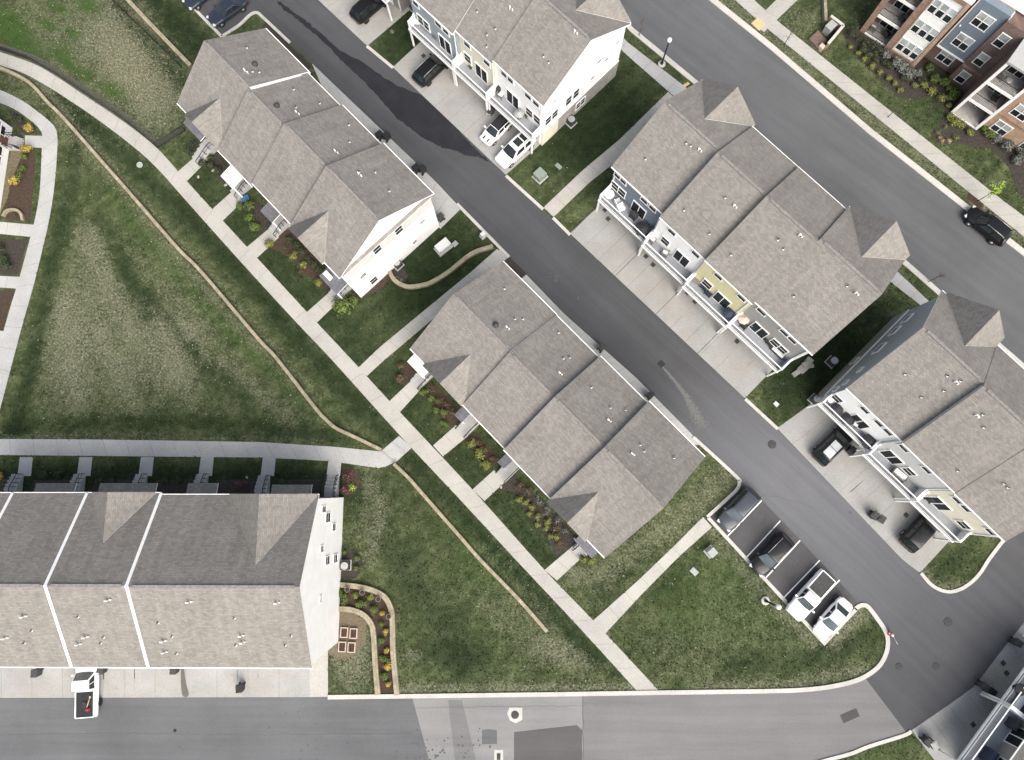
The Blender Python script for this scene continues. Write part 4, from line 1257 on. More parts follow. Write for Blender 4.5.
RE.vents('flue', [z1(480, 560), z1(680, 733), z3(865, 303), z2(270, 430)])
RE.vents('cap', [z1(440, 552)])
for k, s in ((0, 1.0), (0, 4.5), (1, 9.8), (2, 14.4), (2, 17.0), (3, 20.4), (3, 23.4)):
    for z in (6.2, 3.6): RE.window('lo', k, s, z)
for k, s in ((0, 1.5), (0, 5.0), (1, 9.5), (2, 15.4), (3, 20.3), (3, 24.0)):
    for z in (6.1, 3.4): RE.window('hi', k, s, z)
for s, z in ((4.0, 6.6), (7.8, 6.6), (4.0, 3.8), (7.8, 3.8)): RE.window('end1', 3, s, z)
for s, z in ((4.0, 5.6), (7.8, 5.6), (4.0, 3.2)): RE.window('end0', 0, s, z)
for k in range(4): RE.garage(k, 'hi', 3.8)
for k, s in ((0, 6.8), (1, 12.4), (2, 18.4), (3, 25.1)): RE.downspout('hi', k, s, RE.units[k]['e'])
stoop_at(RE, 0, 416, 384, run=1.6, land=0.9)
stoop_at(RE, 1, 466, 428, run=1.0, land=1.4)
stoop_at(RE, 2, 504, 474, run=1.0, land=1.4)
stoop_at(RE, 3, 584, 547, run=0.8, land=1.2)
porch_px(RE, 0, 407.6, 361, 422, 378, 3.0, 1.35, 'trim')
porch_px(RE, 1, 452.5, 416.5, 460, 424.5, 2.9, 1.55, 'slate')
porch_px(RE, 2, 496.5, 463, 503, 470, 2.9, 1.55, 'slate')
porch_px(RE, 3, 577, 538, 594, 556, 2.9, 1.2, 'slate')

# ---- right row with decks over the driveways
RC = Row(FC, 'four town houses with decks along the alley, rear walls blue, white, yellow and grey')
CE = [8.2, 8.7, 9.2, 9.2]
C1 = RC.unit(-0.05, 6.75, 0.15, 12.7, CE[0], 's_blue', p=0.61, gable=('hi', 3.45, 3.4, 0.77, 0.2), end0=True)
C2 = RC.unit(6.75, 12.6, -0.5, 12.25, CE[1], 's_white', p=0.61)
C3 = RC.unit(12.6, 18.5, -0.8, 11.95, CE[2], 's_yellow', p=0.61)
C4 = RC.unit(18.5, 25.45, -0.48, 12.35, CE[3], 's_grey', p=0.61, gable=('hi', 22.2, 3.6, 0.75, 0.2), end1=True)
z4 = lambda x, y: (540 + x / 3.8, y / 3.8)
z5 = lambda x, y: (540 + x / 3.8, 140 + y / 3.8)
z6 = lambda x, y: (764 + x / 3.8, 180 + y / 3.8)
RC.vents('pipe', [z4(400, 605), z4(555, 545), z4(572, 555), z5(703, 220), z5(547, 267), z5(643, 357), z5(903, 380), z5(923, 415), z5(725, 437), z5(963, 593), z6(315, 403), z6(112, 442), z6(52, 225), z6(72, 262)])
RC.vents('flue', [z4(600, 572), z5(733, 253), z6(130, 212), z6(342, 432)])
def unit_windows(R, k, top, low, door, zt=None, zl=3.0):
    U = R.units[k]
    for a, w, c in top: R.window('lo', k, a, U['e'] - 1.15, w, 1.15, cols=c, off=0.03)
    for a, w, c in low: R.window('lo', k, a, zl + 1.55, w, 1.3, cols=c, off=0.03)
    for a in door:
        R.window('lo', k, a, zl + 1.1, 1.65, 2.1, name='sliding_door', cols=2, off=0.03)
unit_windows(RC, 0, [(1.1, 1.5, 2), (4.3, .8, 1), (5.4, .8, 1)], [(1.25, 1.8, 2)], [4.1])
unit_windows(RC, 1, [(8.4, .85, 1), (11.5, .85, 1)], [(8.3, .9, 1)], [10.6])
unit_windows(RC, 2, [(14.5, .85, 1), (17.4, .85, 1)], [(14.2, 1.0, 1)], [16.3])
unit_windows(RC, 3, [(19.6, .95, 1), (22.4, .85, 1), (23.4, .85, 1)], [(23.3, 1.8, 2)], [20.9])
for k in range(4):
    RC.garage(k)
    RC.deck(k, (-1.15, -1.55, -1.8, -1.55)[k], 3.0, part0=True, part1=True)
    for s in (2.0, 4.6): RC.window('hi', k, RC.units[k]['u0'] + s, 6.6); RC.window('hi', k, RC.units[k]['u0'] + s, 3.8)
for k, s in ((0, 6.5), (1, 12.3), (2, 18.2), (3, 25.0)): RC.downspout('lo', k, s, RC.units[k]['e'])
for u in (0.4, 25.15): 
    RC.band('lo', 0 if u < 1 else 3, u, 5.7, 0.14, 5.2 if u > 1 else 4.2, 'corner_board', 'trim', 0.05)
for U in (C1, C4):
    mb = MB(); mb.box((U['gable'][1], U['w1'] + .6, 1.4), (2.4, 1.2, 2.8)); mb.build('entry_porch', M['trim'], RC.r)
for s, z in ((4.0, 6.4), (8.2, 6.4), (4.0, 3.6), (8.2, 3.6)): RC.window('end1', 3, s, z); RC.window('end0', 0, s, z - .4)

# ---- top row
RB = Row(FB, 'town houses at the top with grey blue, yellow and white walls and decks')
B1 = RB.unit(-7.1, 0.0, -0.1, 12.2, 8.2, 's_slate', p=0.63, end0=True)
B2 = RB.unit(0.0, 5.05, 0.3, 12.5, 8.4, 's_cream', p=0.63)
B3 = RB.unit(5.05, 11.95, 0.5, 12.65, 8.7, 's_white', p=0.63, gable=('hi', 8.3, 3.5, 0.76, 0.2), end1=True)
z7 = lambda x, y: (340 + x / 3.8, y / 3.8)
RB.vents('pipe', [z7(520, 45), z7(590, 110), z7(558, 133), z7(557, 178), z7(773, 215), z7(792, 238)])
RB.vents('flue', [z7(645, 35), z7(890, 125)])
unit_windows(RB, 0, [(-5.9, .8, 1), (-2.6, .85, 1), (-1.5, .85, 1)], [(-5.2, 1.7, 2)], [-2.0])
unit_windows(RB, 1, [(1.2, .85, 1), (4.0, .85, 1)], [(1.0, .95, 1)], [3.0])
unit_windows(RB, 2, [(6.3, .85, 1), (7.1, .8, 1), (9.6, .8, 1), (10.7, .8, 1)], [(9.8, .85, 1), (10.9, .85, 1)], [7.4])
for k in range(3):
    RB.garage(k, 'lo', 3.8)
    RB.deck(k, (-0.75, -0.75, -0.6)[k], 3.0)
for k, s in ((0, -0.2), (1, 4.85), (2, 11.4)): RB.downspout('lo', k, s, RB.units[k]['e'])
mb = MB(); mb.box((B3['x1'] + .035, (B3['w0'] + B3['w1']) / 2 + 1.2, 1.35), (0.07, B3['w1'] - B3['w0'] - 2.4, 2.7)); mb.build('stone_base', M['stone'], RB.r)
mb = MB(); mb.box((B3['x1'] + .035, B3['w0'] + 1.2, 1.35), (0.07, 2.4, 2.7)); mb.build('garage_side_cladding', M['s_cream'], RB.r)
RB.band('end1', 2, (B3['w0'] + B3['w1']) / 2, 2.8, B3['w1'] - B3['w0'], 0.18, 'trim_board', 'trim', 0.1)
for s, z, w, h in ((4.2, 4.4, .8, 1.4), (5.3, 4.4, .8, 1.4), (2.0, 7.0, .5, .4), (7.7, 4.5, .5, .5), (9.6, 5.6, .6, .5), (8.4, 6.6, .6, .5), (11.0, 6.9, .6, .4), (1.2, 4.3, .8, 1.3), (2.2, 4.3, .8, 1.3)):
    RB.window('end1', 2, s + .4, z, w, h)
RB.window('end1', 2, 6.6, 1.5, 1.3, 1.1, cols=2, off=0.07)

# ---- far right row
RD = Row(FD, 'town houses at the right edge with white and cream walls and a shaded gable end')
D1 = RD.unit(0.1, 6.7, 0.0, 13.0, 8.5, 's_slate', p=0.72, gable=('hi', 4.0, 3.45, 0.90, 0.2), end0=True)
D2 = RD.unit(6.7, 12.75, -0.3, 12.35, 9.0, 's_lgrey', p=0.72)
D3 = RD.unit(12.75, 18.4, -0.4, 12.35, 9.0, 's_cream', p=0.72, end1=True)
z8 = lambda x, y: (764 + x / 3.8, 340 + y / 3.8)
RD.vents('pipe', [z8(535, 130), z8(695, 137), z8(597, 217), z8(682, 193), z8(745, 155), z8(830, 283), z8(833, 332), z8(735, 497), z8(910, 545), z8(925, 560)])
RD.vents('flue', [z8(720, 160), z8(798, 287)])
unit_windows(RD, 0, [(2.9, .85, 1), (4.6, .8, 1), (5.7, .8, 1)], [(1.0, 0.9, 1)], [4.0])
unit_windows(RD, 1, [(7.5, .9, 1), (10.2, .85, 1)], [(10.3, .95, 1)], [8.4])
unit_windows(RD, 2, [(13.8, .8, 1), (14.8, .8, 1), (17.6, .8, 1)], [(17.0, .95, 1)], [14.3])
for k in range(3):
    RD.garage(k, 'lo', 3.8)
    RD.deck(k, (-0.75, -1.3, -1.4)[k], 3.0)
    RD.window('hi', k, RD.units[k]['u0'] + 2.0, 6.2)
mb = MB(); mb.box(((D1['x0'] + D1['x1']) / 2, D1['w0'] - .02, 5.45), (D1['x1'] - D1['x0'], 0.05, 5.0)); mb.build('rear_cladding', M['s_white'], RD.r)
mb = MB(); mb.box((D1['x0'] - .03, (D1['w0'] + D1['w1']) / 2, 1.4), (0.06, D1['w1'] - D1['w0'], 2.8)); mb.build('lower_cladding', M['s_grey'], RD.r)
RD.band('end0', 0, (D1['w0'] + D1['w1']) / 2, 2.9, D1['w1'] - D1['w0'], 0.18, 'trim_board', 'trim', 0.1)
for s, z, w, h in ((10.6, 5.2, 1.0, .9), (8.9, 5.1, 1.0, .9), (6.3, 5.6, 1.2, 1.0), (3.2, 6.2, .5, .5), (1.6, 5.6, .5, .5), (0.9, 4.6, .5, .6), (5.6, 1.6, .8, .8)):
    RD.window('end0', 0, s, z, w, h, off=0.06)
for k, s in ((0, 6.5), (1, 12.6), (2, 18.2)): RD.downspout('lo', k, s, RD.units[k]['e'])
mb = MB(); mb.box((3.95, D1['w1'] + .6, 1.4), (2.4, 1.2, 2.8)); mb.build('entry_porch', M['trim'], RD.r)

# ---- bottom left row (axis aligned), porches to the north, garages to the south
RF = Row(FF, 'town houses at the lower left with white strips running across the roof')
FEV = 8.8
fu = [(-34.1, -27.35), (-27.35, -20.65), (-20.65, -14.0), (-14.0, 0.08)]
Fu = []
Fu.append(RF.unit(*fu[0], -14.4, 0.35, FEV, 's_white', p=0.61))
Fu.append(RF.unit(*fu[1], -14.4, 0.35, FEV, 's_white', p=0.61))
Fu.append(RF.unit(*fu[2], -14.4, 0.35, FEV, 's_white', p=0.61, gable=('hi', -17.35, 2.85, 0.88, 0.1)))
Fu.append(RF.unit(*fu[3], -14.4, 0.2, FEV, 's_white', p=0.61, gable=('hi', -3.95, 3.95, 0.88, 0.1), end1=True, ov1=0.02))
for k in range(3):
    RF.stripe(Fu[k], 'lo', 0.24); RF.stripe(Fu[k], 'hi', 0.24)
zF = lambda x, y: (x / 3.8, 560 + y / 3.8)
zF2 = lambda x, y: (200 + x / 3.8, 560 + y / 3.8)
RF.vents('flue', [zF(90, 215), zF(20, 297), zF(325, 293), zF(298, 320), zF(410, 153), zF(620, 308), zF(625, 350), zF(717, 160), zF(915, 288), zF(920, 313), zF2(290, 163)])
RF.vents('pipe', [zF(123, 267), zF(95, 315), zF(395, 293), zF(385, 315), zF(602, 238), zF(655, 290), zF(672, 355), zF(892, 220), zF(897, 323), zF2(347, 287), zF2(325, 323), zF(298, 215)])
for k, s in ((0, -30.6), (1, -24.0), (1, -22.0), (2, -17.4), (2, -15.6), (3, -11.5), (3, -5.4), (3, -2.6)):
    for z in (6.6, 3.9): RF.window('hi', k, s, z)
for k, s in ((0, -31.0), (1, -24.5), (2, -17.5), (3, -11.0), (3, -3.5)):
    for z in (6.6, 3.9): RF.window('lo', k, s, z, 1.6, 1.3, cols=2)
for k, s in ((0, -30.7), (1, -24.0), (2, -17.3)): RF.garage(k, 'lo', 4.2)
mb = MB()
for s in (-10.6, -3.6): RF.panel('lo', 3, s, 1.15, 4.4, 2.3, 0.0, 0.06, mb)
mb.build('garage_door', M['garage'], RF.r)
for s, z, w, h in ((-1.9, 5.6, .8, 1.5), (-1.1, 7.1, .5, 1.2), (-2.9, 3.4, .6, 1.2), (-4.6, 7.2, .5, .9), (-5.8, 5.2, .7, 1.3), (-5.9, 2.4, .7, 1.3), (-9.0, 7.0, .5, .5)):
    RF.window('end1', 3, s, z, w, h)
def fx(px, py): return FF.inv(G(px, py))[0]
for k, px in ((0, 13), (1, 75), (1, 137), (2, 198), (3, 260), (3, 329)):
    RF.stoop('hi', k, fx(px + 4, 484), 1.25, 0.9, 0.9, 1.3)
for k, a, b in ((1, 36, 76), (2, 100, 157), (2, 188, 218), (3, 272, 312)):
    ua = FF.inv(G(a, 486, 4.0))[0]; ub = FF.inv(G(b, 486, 4.0))[0]
    RF.porch('hi', k, (ua + ub) / 2, ub - ua, 1.25, 4.0, 'shingle', drop=0.35, post=False)

# ---- lower right corner row (only its decks and one roof edge show)
pa = G(958, 759, 4.0); pb = G(1024, 668, 4.0)
ang = math.degrees(math.atan2(pa.y - pb.y, pa.x - pb.x))
FG = Frame(pb.x, pb.y, ang)
FG = Frame(*FG.at(0, 0.85).xy, ang)
RG = Row(FG, 'town houses in the lower right corner with white deck rails over a pale driveway')
ug = FG.inv(G(973, 686))[0]
G1 = RG.unit(ug - 7.0, ug, 1.5, 7.5, 5.5, 's_taupe')
G2 = RG.unit(ug, ug + 7.2, 1.7, 7.5, 5.5, 's_taupe', end1=True)
for k, U in enumerate((G1, G2)):
    RG.garage(k, 'lo', 3.8)
    RG.deck(k, 0.0, 3.0, m='deck')
    m_ = (U['x0'] + U['x1']) / 2
    RG.window('lo', k, m_ - 1.7, 4.1, 1.65, 2.1, name='sliding_door', cols=2)
    RG.window('lo', k, m_ + 1.5, 4.3, 1.7, 1.1, cols=2)
RG.window('end1', 1, 4.5, 4.2)

# ---- the row whose last house just enters at the top
q = FB.inv(G(402, 12.5))
FJ = Frame(*FB.at(q[0] - 6.8, q[1] - 0.34).xy, -45)
RJ = Row(FJ, 'end of a grey brown house row cut off by the top edge')
J1 = RJ.unit(0.0, 7.08, 0.0, 12.4, 8.4, 's_taupe', end1=True)
J0 = RJ.unit(-6.5, 0.0, 0.0, 12.4, 8.4, 's_lgrey')
RJ.garage(0, 'lo', 3.8); RJ.deck(0, -1.2, 3.0); RJ.garage(1, 'lo', 3.8); RJ.deck(1, -1.2, 3.0)
unit_windows(RJ, 0, [(1.5, .85, 1), (4.8, .85, 1)], [(5.2, .95, 1)], [2.6])
RJ.band('lo', 0, 6.7, 4.2, 0.16, 8.0, 'corner_board', 'trim', 0.06)

# ---- house at the left edge
a = G(4, 185); b = G(12.5, 128)
ang = math.degrees(math.atan2(b.y - a.y, b.x - a.x))
FI = Frame(a.x, a.y, ang)
FI = Frame(*FI.at(-8.0, -OH).xy, ang)
RI = Row(FI, 'white sided house at the left edge with a dark porch roof over its step')
L_ = (b - a).length + 8.0
I1 = RI.unit(0.0, L_ / 2, 0.0, 11.0, 8.3, 's_white', end0=True)
I2 = RI.unit(L_ / 2, L_ + .3, 0.0, 11.0, 8.3, 's_white', end1=True)
for k, s in ((1, L_ - 1.0), (1, L_ - 3.3), (1, L_ - 4.4), (0, L_ / 2 - 1.4), (0, 1.6)):
    for z in (1.7, 4.4, 7.0): RI.window('lo', k, s, z, .95, 1.4)
RI.stoop('lo', 1, L_ - 1.9, 1.5, 0.4, 1.1, 0.4)
RI.porch('lo', 1, L_ - 1.9, 2.1, 1.0, 2.9, 'slate', post=False)
# ------------------------------------------------------------------ brick apartment building at the upper right
FH = Frame(37.05, 49.62, -37.2)
RH = thing('apartment_building', 'brick apartment building with balconies, a white window bay and a blue panel', 'apartments', (FH.o.x, FH.o.y, 0), FH.a)
def hpart(name, boxes, m, parent=None):
    mb = MB()
    for (u0, u1, v0, v1, z0, z1) in boxes:
        mb.box(((u0 + u1) / 2, (v0 + v1) / 2, (z0 + z1) / 2), (u1 - u0, v1 - v0, z1 - z0))
    return mb.build(name, M[m], parent or RH)
TOP = 10.2
# balcony bay
hpart('brick_pier', [(0.0, 0.6, 0.3, 2.2, 0, TOP)], 'brick')
hpart('brick_pier', [(3.25, 3.95, 0.05, 2.2, 0, TOP)], 'brick')
hpart('balcony_back_wall', [(0.6, 3.25, 2.2, 2.5, 0, TOP), (-.0, 0.6, 2.2, 2.5, 0, TOP)], 'brick_dk')
for z in (0.15, 3.15, 6.25, 9.35):
    f = hpart('balcony', [(0.6, 3.25, 0.45, 2.2, z - 0.22, z)], 'deck_dk')
    hpart('balcony_edge', [(0.55, 3.3, 0.32, 0.45, z - 0.28, z + 0.06)], 'trim', f)
    if z < 9:
        w = hpart('sliding_door', [(1.2, 2.9, 2.12, 2.2, z + 0.02, z + 2.3)], 'trim', None)
        hpart('pane', [(1.28, 2.02, 2.09, 2.12, z + 0.1, z + 2.2), (2.1, 2.82, 2.09, 2.12, z + 0.1, z + 2.2)], 'glass', w)
        hpart('railing', [(0.6, 3.25, 0.38, 0.42, z + 1.02, z + 1.07), (0.6, 3.25, 0.38, 0.42, z + .12, z + .16)] + [(0.62 + i * .16, 0.64 + i * .16, 0.39, 0.41, z + .12, z + 1.02) for i in range(17)], 'iron', f)
# white window bay in a brick frame
hpart('wall', [(3.95, 7.1, 0.25, 14, 0, TOP)], 'brick')
hpart('brick_pier', [(6.72, 7.1, 0.0, 0.248, 0, TOP), (3.95, 4.02, 0.0, .248, 0, TOP)], 'brick_or')
hpart('brick_spandrel', [(4.022, 6.718, 0.0, 0.246, 0, 0.55), (4.022, 6.718, 0.0, 0.246, 9.6, TOP)], 'brick')
hpart('panel_frame', [(4.03, 6.71, 0.16, 0.245, 0.56, 9.59)], 'trim')
for fl, z in ((0, 0.9), (1, 3.95), (2, 7.0)):
    for i in range(3):
        a = 4.1 + i * 0.875
        f = hpart('window', [(a, a + 0.8, 0.09, 0.155, z - .08, z), (a, a + 0.8, 0.09, 0.155, z + 1.7, z + 1.78), (a, a + .07, .09, .155, z, z + 1.7), (a + .73, a + .8, .09, .155, z, z + 1.7), (a + .07, a + .73, .10, .15, z + .82, z + .88)], 'trim')
        hpart('pane', [(a + .07, a + .73, 0.125, 0.157, z, z + 0.82)], 'glass', f)
        hpart('pane', [(a + .07, a + .73, 0.126, 0.157, z + .88, z + 1.7)], 'glass_lt', f)
# recessed brick with a blue panel above
hpart('wall', [(7.102, 10.7, 1.9, 14, 0, TOP)], 'brick_dk')
bx_ = hpart('blue_panel', [(7.5, 10.7, 1.2, 1.898, 3.1, TOP)], 's_blue')
hpart('panel_trim', [(7.42, 10.78, 1.12, 1.89, 2.92, 3.098), (7.42, 7.498, 1.14, 1.89, 3.1, TOP), (10.702, 10.78, 1.14, 1.89, 3.1, TOP)], 'trim', bx_)
def hwin(u, z, v, w=1.6, h=1.7, cols=2):
    n = cols; t = 0.08
    bx = [(u - w / 2 - t, u + w / 2 + t, v - .07, v - .002, z - h / 2 - t, z - h / 2), (u - w / 2 - t, u + w / 2 + t, v - .07, v - .002, z + h / 2, z + h / 2 + t)]
    for i in range(n + 1):
        x = u - w / 2 + w * i / n
        bx.append((x - t / 2, x + t / 2, v - .065, v - .002, z - h / 2, z + h / 2))
    bx.append((u - w / 2, u + w / 2, v - .06, v - .003, z - .03, z + .03))
    f = hpart('window', bx, 'trim')
    hpart('pane', [(u - w / 2, u + w / 2, v - .03, v - .004, z - h / 2, z)], 'glass', f)
    hpart('pane', [(u - w / 2, u + w / 2, v - .03, v - .004, z, z + h / 2)], 'glass_lt', f)
hwin(9.1, 1.6, 1.9); hwin(9.1, 5.0, 1.2); hwin(9.1, 8.2, 1.2)
hpart('wall_light', [(7.7, 7.85, 1.1, 1.19, 6.4, 6.55)], 'trim')
# plain brick section
hpart('wall', [(10.702, 13.1, 0.9, 14, 0, TOP - .3)], 'brick_dk')
hpart('brick_spandrel', [(10.71, 13.05, 0.82, 0.898, 2.9, 3.15)], 'brick')
for z in (1.6, 4.7, 7.8): hwin(11.7, z, 0.9, 0.95, 1.6, 1)
# balcony wing
hpart('wing_side_wall', [(13.1, 13.22, -2.0, 0.89, 0, 9.2)], 'brick_dk')
hpart('wing_trim', [(13.05, 13.35, -2.1, -2.002, 0, 9.0), (16.1, 16.4, -2.1, -2.002, 0, 9.0)], 'trim')
hpart('wing_back_wall', [(13.22, 16.3, 0.1, 0.5, 0, 9.2)], 'brick_dk')
hpart('roof', [(13.0, 16.5, -2.2, 6, 9.2, 9.45), ], 'walk_grey')
for i, z in enumerate((0.12, 3.1, 6.1)):
    f = hpart('balcony', [(13.222, 16.25, -2.0, 0.1, z - 0.2, z)], 'deck_dk')
    hpart('balcony_edge', [(13.352, 16.098, -2.09, -2.004, z - 0.3, z + 0.05)], 'trim', f)
    if i:
        hpart('railing', [(13.36, 16.09, -2.06, -2.02, z + 1.0, z + 1.05)] + [(13.4 + k * .17, 13.42 + k * .17, -2.05, -2.03, z + .05, z + 1.0) for k in range(16)], 'iron', f)
    w = hpart('sliding_door', [(14.0, 15.6, 0.02, 0.098, z + .02, z + 2.2)], 'trim')
    hpart('pane', [(14.08, 14.78, -.01, .018, z + .1, z + 2.1), (14.86, 15.54, -.01, .018, z + .1, z + 2.1)], 'glass', w)
hpart('wall', [(16.3, 24.0, -1.6, 14, 0, 9.3)], 'brick_or')
hpart('brick_spandrel', [(16.31, 24.0, -1.69, -1.602, 2.9, 3.1)], 'brick')
for u in (18.0, 21.5):
    for z in (1.55, 4.6, 7.7): hwin(u, z, -1.6, 1.6, 1.6)
hpart('roof', [(-.02, 13.02, 2.1, 14.05, TOP - .02, TOP + 0.25)], 'trim')
hpart('parapet', [(-.02, 7.12, -.02, .3, TOP, TOP + .35), (-.02, 7.12, .3, 2.09, TOP, TOP + .06)], 'trim')
hpart('roof_hatch', [(9.5, 10.3, 4.0, 4.8, TOP + .25, TOP + .7)], 'dkgrey')

# ------------------------------------------------------------------ vehicles
def car(name, label, p0, p1, L, W, H, paint, kind='suv', glass=None, rails=False, panel=None, roofcol=None, group='cars parked outside', cat='car', stripes=False):
    """p0 = ground photo point of the tail, p1 = of the nose"""
    a = G(*p0); b = G(*p1)
    c = (a + b) / 2; rz = math.atan2(b.y - a.y, b.x - a.x)
    r = thing(name, label, cat, (c.x, c.y, 0.012 if kind != 'drive' else 0.02), rz, group)
    P = PAINT[paint]
    hl = L / 2; hw = W / 2
    sub = 2
    # profile stations: x, half width, bottom, shoulder height, centre height
    if kind == 'suv':
        bz = 0.95; st = [(-hl, .80, .42, .82, .86), (-hl + .12, .93, .32, .96, 1.0), (-hl * .62, 1.0, .25, bz, bz + .05), (-.1, 1.0, .22, bz, bz + .06), (hl * .38, 1.0, .22, bz - .02, bz + .05), (hl * .55, .99, .25, bz - .04, bz + .05), (hl * .8, .95, .27, .84, .95), (hl - .1, .84, .33, .70, .82), (hl, .70, .42, .60, .68)]
        cab = (-hl + .10, -hl + .55, hl * .16, hl * .50)
    elif kind == 'hatch':
        bz = 0.88; st = [(-hl, .78, .42, .76, .8), (-hl + .12, .92, .32, .9, .92), (-hl * .6, 1.0, .25, bz, bz + .04), (0, 1.0, .22, bz, bz + .05), (hl * .45, .99, .22, bz - .04, bz + .04), (hl * .75, .95, .27, .78, .88), (hl - .1, .84, .33, .64, .75), (hl, .68, .42, .54, .62)]
        cab = (-hl + .12, -hl + .65, hl * .12, hl * .50)
    elif kind == 'sedan':
        bz = 0.86; st = [(-hl, .76, .42, .78, .84), (-hl + .12, .90, .32, .86, .93), (-hl * .62, .98, .25, .88, .95), (-.2, 1.0, .22, bz, bz + .05), (hl * .35, 1.0, .22, bz - .03, bz + .04), (hl * .7, .96, .27, .78, .87), (hl - .1, .84, .33, .62, .72), (hl, .68, .42, .52, .60)]
        cab = (-hl * .72, -hl * .36, hl * .10, hl * .46)
    else:  # pickup
        bz = 1.02; st = [(-hl, .94, .5, 1.0, 1.0), (-hl + .06, 1.0, .42, 1.04, 1.04), (-hl * .3, 1.0, .35, 1.05, 1.05), (0, 1.0, .32, bz, bz + .04), (hl * .4, 1.0, .32, bz, bz + .06), (hl * .75, .98, .34, 1.0, 1.08), (hl - .12, .92, .38, .92, 1.0), (hl, .82, .45, .74, .84)]
        cab = (-hl * .12, -hl * .06, hl * .26, hl * .48)
    ring = []
    for x, w, zb, zs, zc in st:
        w *= hw
        ring.append([(x, -w * .86, zb), (x, -w, zb + .16), (x, -w, zs - .16), (x, -w * .93, zs), (x, -w * .45, zc), (x, w * .45, zc), (x, w * .93, zs), (x, w, zs - .16), (x, w, zb + .16), (x, w * .86, zb)])
    mb = MB()
    bedx = None
    if kind == 'pickup': bedx = cab[0] - 0.04
    for A, B in zip(ring[:-1], ring[1:]):
        for i in range(9):
            mb.face([A[i], B[i], B[i + 1], A[i + 1]][::-1], 0, smooth=True)
        mb.face([A[9], B[9], B[0], A[0]][::-1], 0, smooth=True)
    mb.face(ring[0], 0, smooth=True); mb.face(ring[-1][::-1], 0, smooth=True)
    body = mb.build('body', P, r, sub=sub)
    # cabin
    x0, x1, x2, x3 = cab
    wb = hw * .93; wt = hw * .70
    zb = bz - .06; zt = H
    if kind == 'pickup': wt = hw * .74
    cr = .05
    mb = MB()
    nx, ny = 6, 6
    def roofpt(i, j):
        s = i / nx; t = j / ny * 2 - 1
        x = x1 + (x2 - x1) * s
        return (x, wt * t, zt - .045 * t * t - .05 * (2 * s - 1) ** 2)
    for i in range(nx):
        for j in range(ny):
            mb.face([roofpt(i, j), roofpt(i + 1, j), roofpt(i + 1, j + 1), roofpt(i, j + 1)], 1, smooth=True)
    # skirt of the cabin down to the shoulders
    per_t = [roofpt(i, 0) for i in range(nx + 1)] + [roofpt(nx, j) for j in range(1, ny + 1)] + [roofpt(i, ny) for i in range(nx - 1, -1, -1)] + [roofpt(0, j) for j in range(ny - 1, 0, -1)]
    def base_of(p):
        s = (p[0] - x1) / (x2 - x1); t = p[1] / wt
        x = x0 + (x3 - x0) * s
        bulge = 0.10 * (1 - t * t)
        if s > .999: x += bulge
        if s < .001: x -= bulge * .5
        return (x, wb * t, zb)
    per_b = [base_of(p) for p in per_t]
    n = len(per_t)
    for i in range(n):
        j = (i + 1) % n
        mb.face([per_b[i], per_b[j], per_t[j], per_t[i]], 0, smooth=False)
    RC_ = PAINT[roofcol] if roofcol else P
    cabin = mb.build('cabin', [P, RC_], r, bevel=.05)
    gl = CARGLASS
    def lerp(a, b, t): return tuple(a[k] + (b[k] - a[k]) * t for k in range(3))
    def glasspatch(name, lowpts, toppts, l0, l1, off, m=None):
        g = MB()
        lo = [lerp(a, b, l0) for a, b in zip(lowpts, toppts)]; hi = [lerp(a, b, l1) for a, b in zip(lowpts, toppts)]
        D = Vector(off)
        for i in range(len(lo) - 1):
            g.face([Vector(lo[i]) + D, Vector(lo[i + 1]) + D, Vector(hi[i + 1]) + D, Vector(hi[i]) + D], 0, smooth=True)
        return g.build(name, m or gl, r)
    fr_t = [roofpt(nx, j) for j in range(ny + 1)]; fr_b = [base_of(p) for p in fr_t]
    k = .90
    shrink = lambda L_: [(p[0], p[1] * k, p[2]) for p in L_]
    glasspatch('windshield', shrink(fr_b), shrink(fr_t), .12, .95, (.012, 0, .012), CARGLASS_LT if glass else None)
    bk_t = [roofpt(0, j) for j in range(ny, -1, -1)]; bk_b = [base_of(p) for p in bk_t]
    glasspatch('rear_window', shrink(bk_b), shrink(bk_t), .25 if kind != 'sedan' else .12, .93, (-.012, 0, .012))
    for s in (0, ny):
        tp = [roofpt(i, s) for i in range(nx + 1)]; bt = [base_of(p) for p in tp]
        if s: tp = tp[::-1]; bt = bt[::-1]
        y = -1 if s == 0 else 1
        a = [lerp(bt[0], bt[-1], t) for t in (.10, .3, .48)]; b_ = [lerp(tp[0], tp[-1], t) for t in (.08, .3, .48)]
        c_ = [lerp(bt[0], bt[-1], t) for t in (.53, .7, .90)]; d_ = [lerp(tp[0], tp[-1], t) for t in (.53, .7, .92)]
        glasspatch('side_window', a, b_, .22, .90, (0, .014 * y, .01))
        glasspatch('side_window', c_, d_, .22, .90, (0, .014 * y, .01))
    if kind == 'pickup':
        # open cargo bed let into the tail
        mb = MB()
        bx0, bx1 = -hl + .10, cab[0] - .12
        mb.box(((bx0 + bx1) / 2, 0, 1.062), (bx1 - bx0, W * .78, 0.03), 0)
        for y in (-1, 1): mb.box(((bx0 + bx1) / 2, y * W * .41, 1.09), (bx1 - bx0, .1, .09), 1)
        mb.box((bx0 - .03, 0, 1.09), (.08, W * .84, .09), 1)
        mb.build('cargo_bed', [M['dkgrey'] if panel != 'black' else M['black'], P], r)
    if panel == 'sunroof':
        mb = MB(); mb.box(((x1 + x2) / 2 + .35, 0, zt - .012), (.8, wt * 1.3, .03)); mb.box(((x1 + x2) / 2 - .55, 0, zt - .014), (.75, wt * 1.3, .03))
        mb.build('sunroof', gl, r)
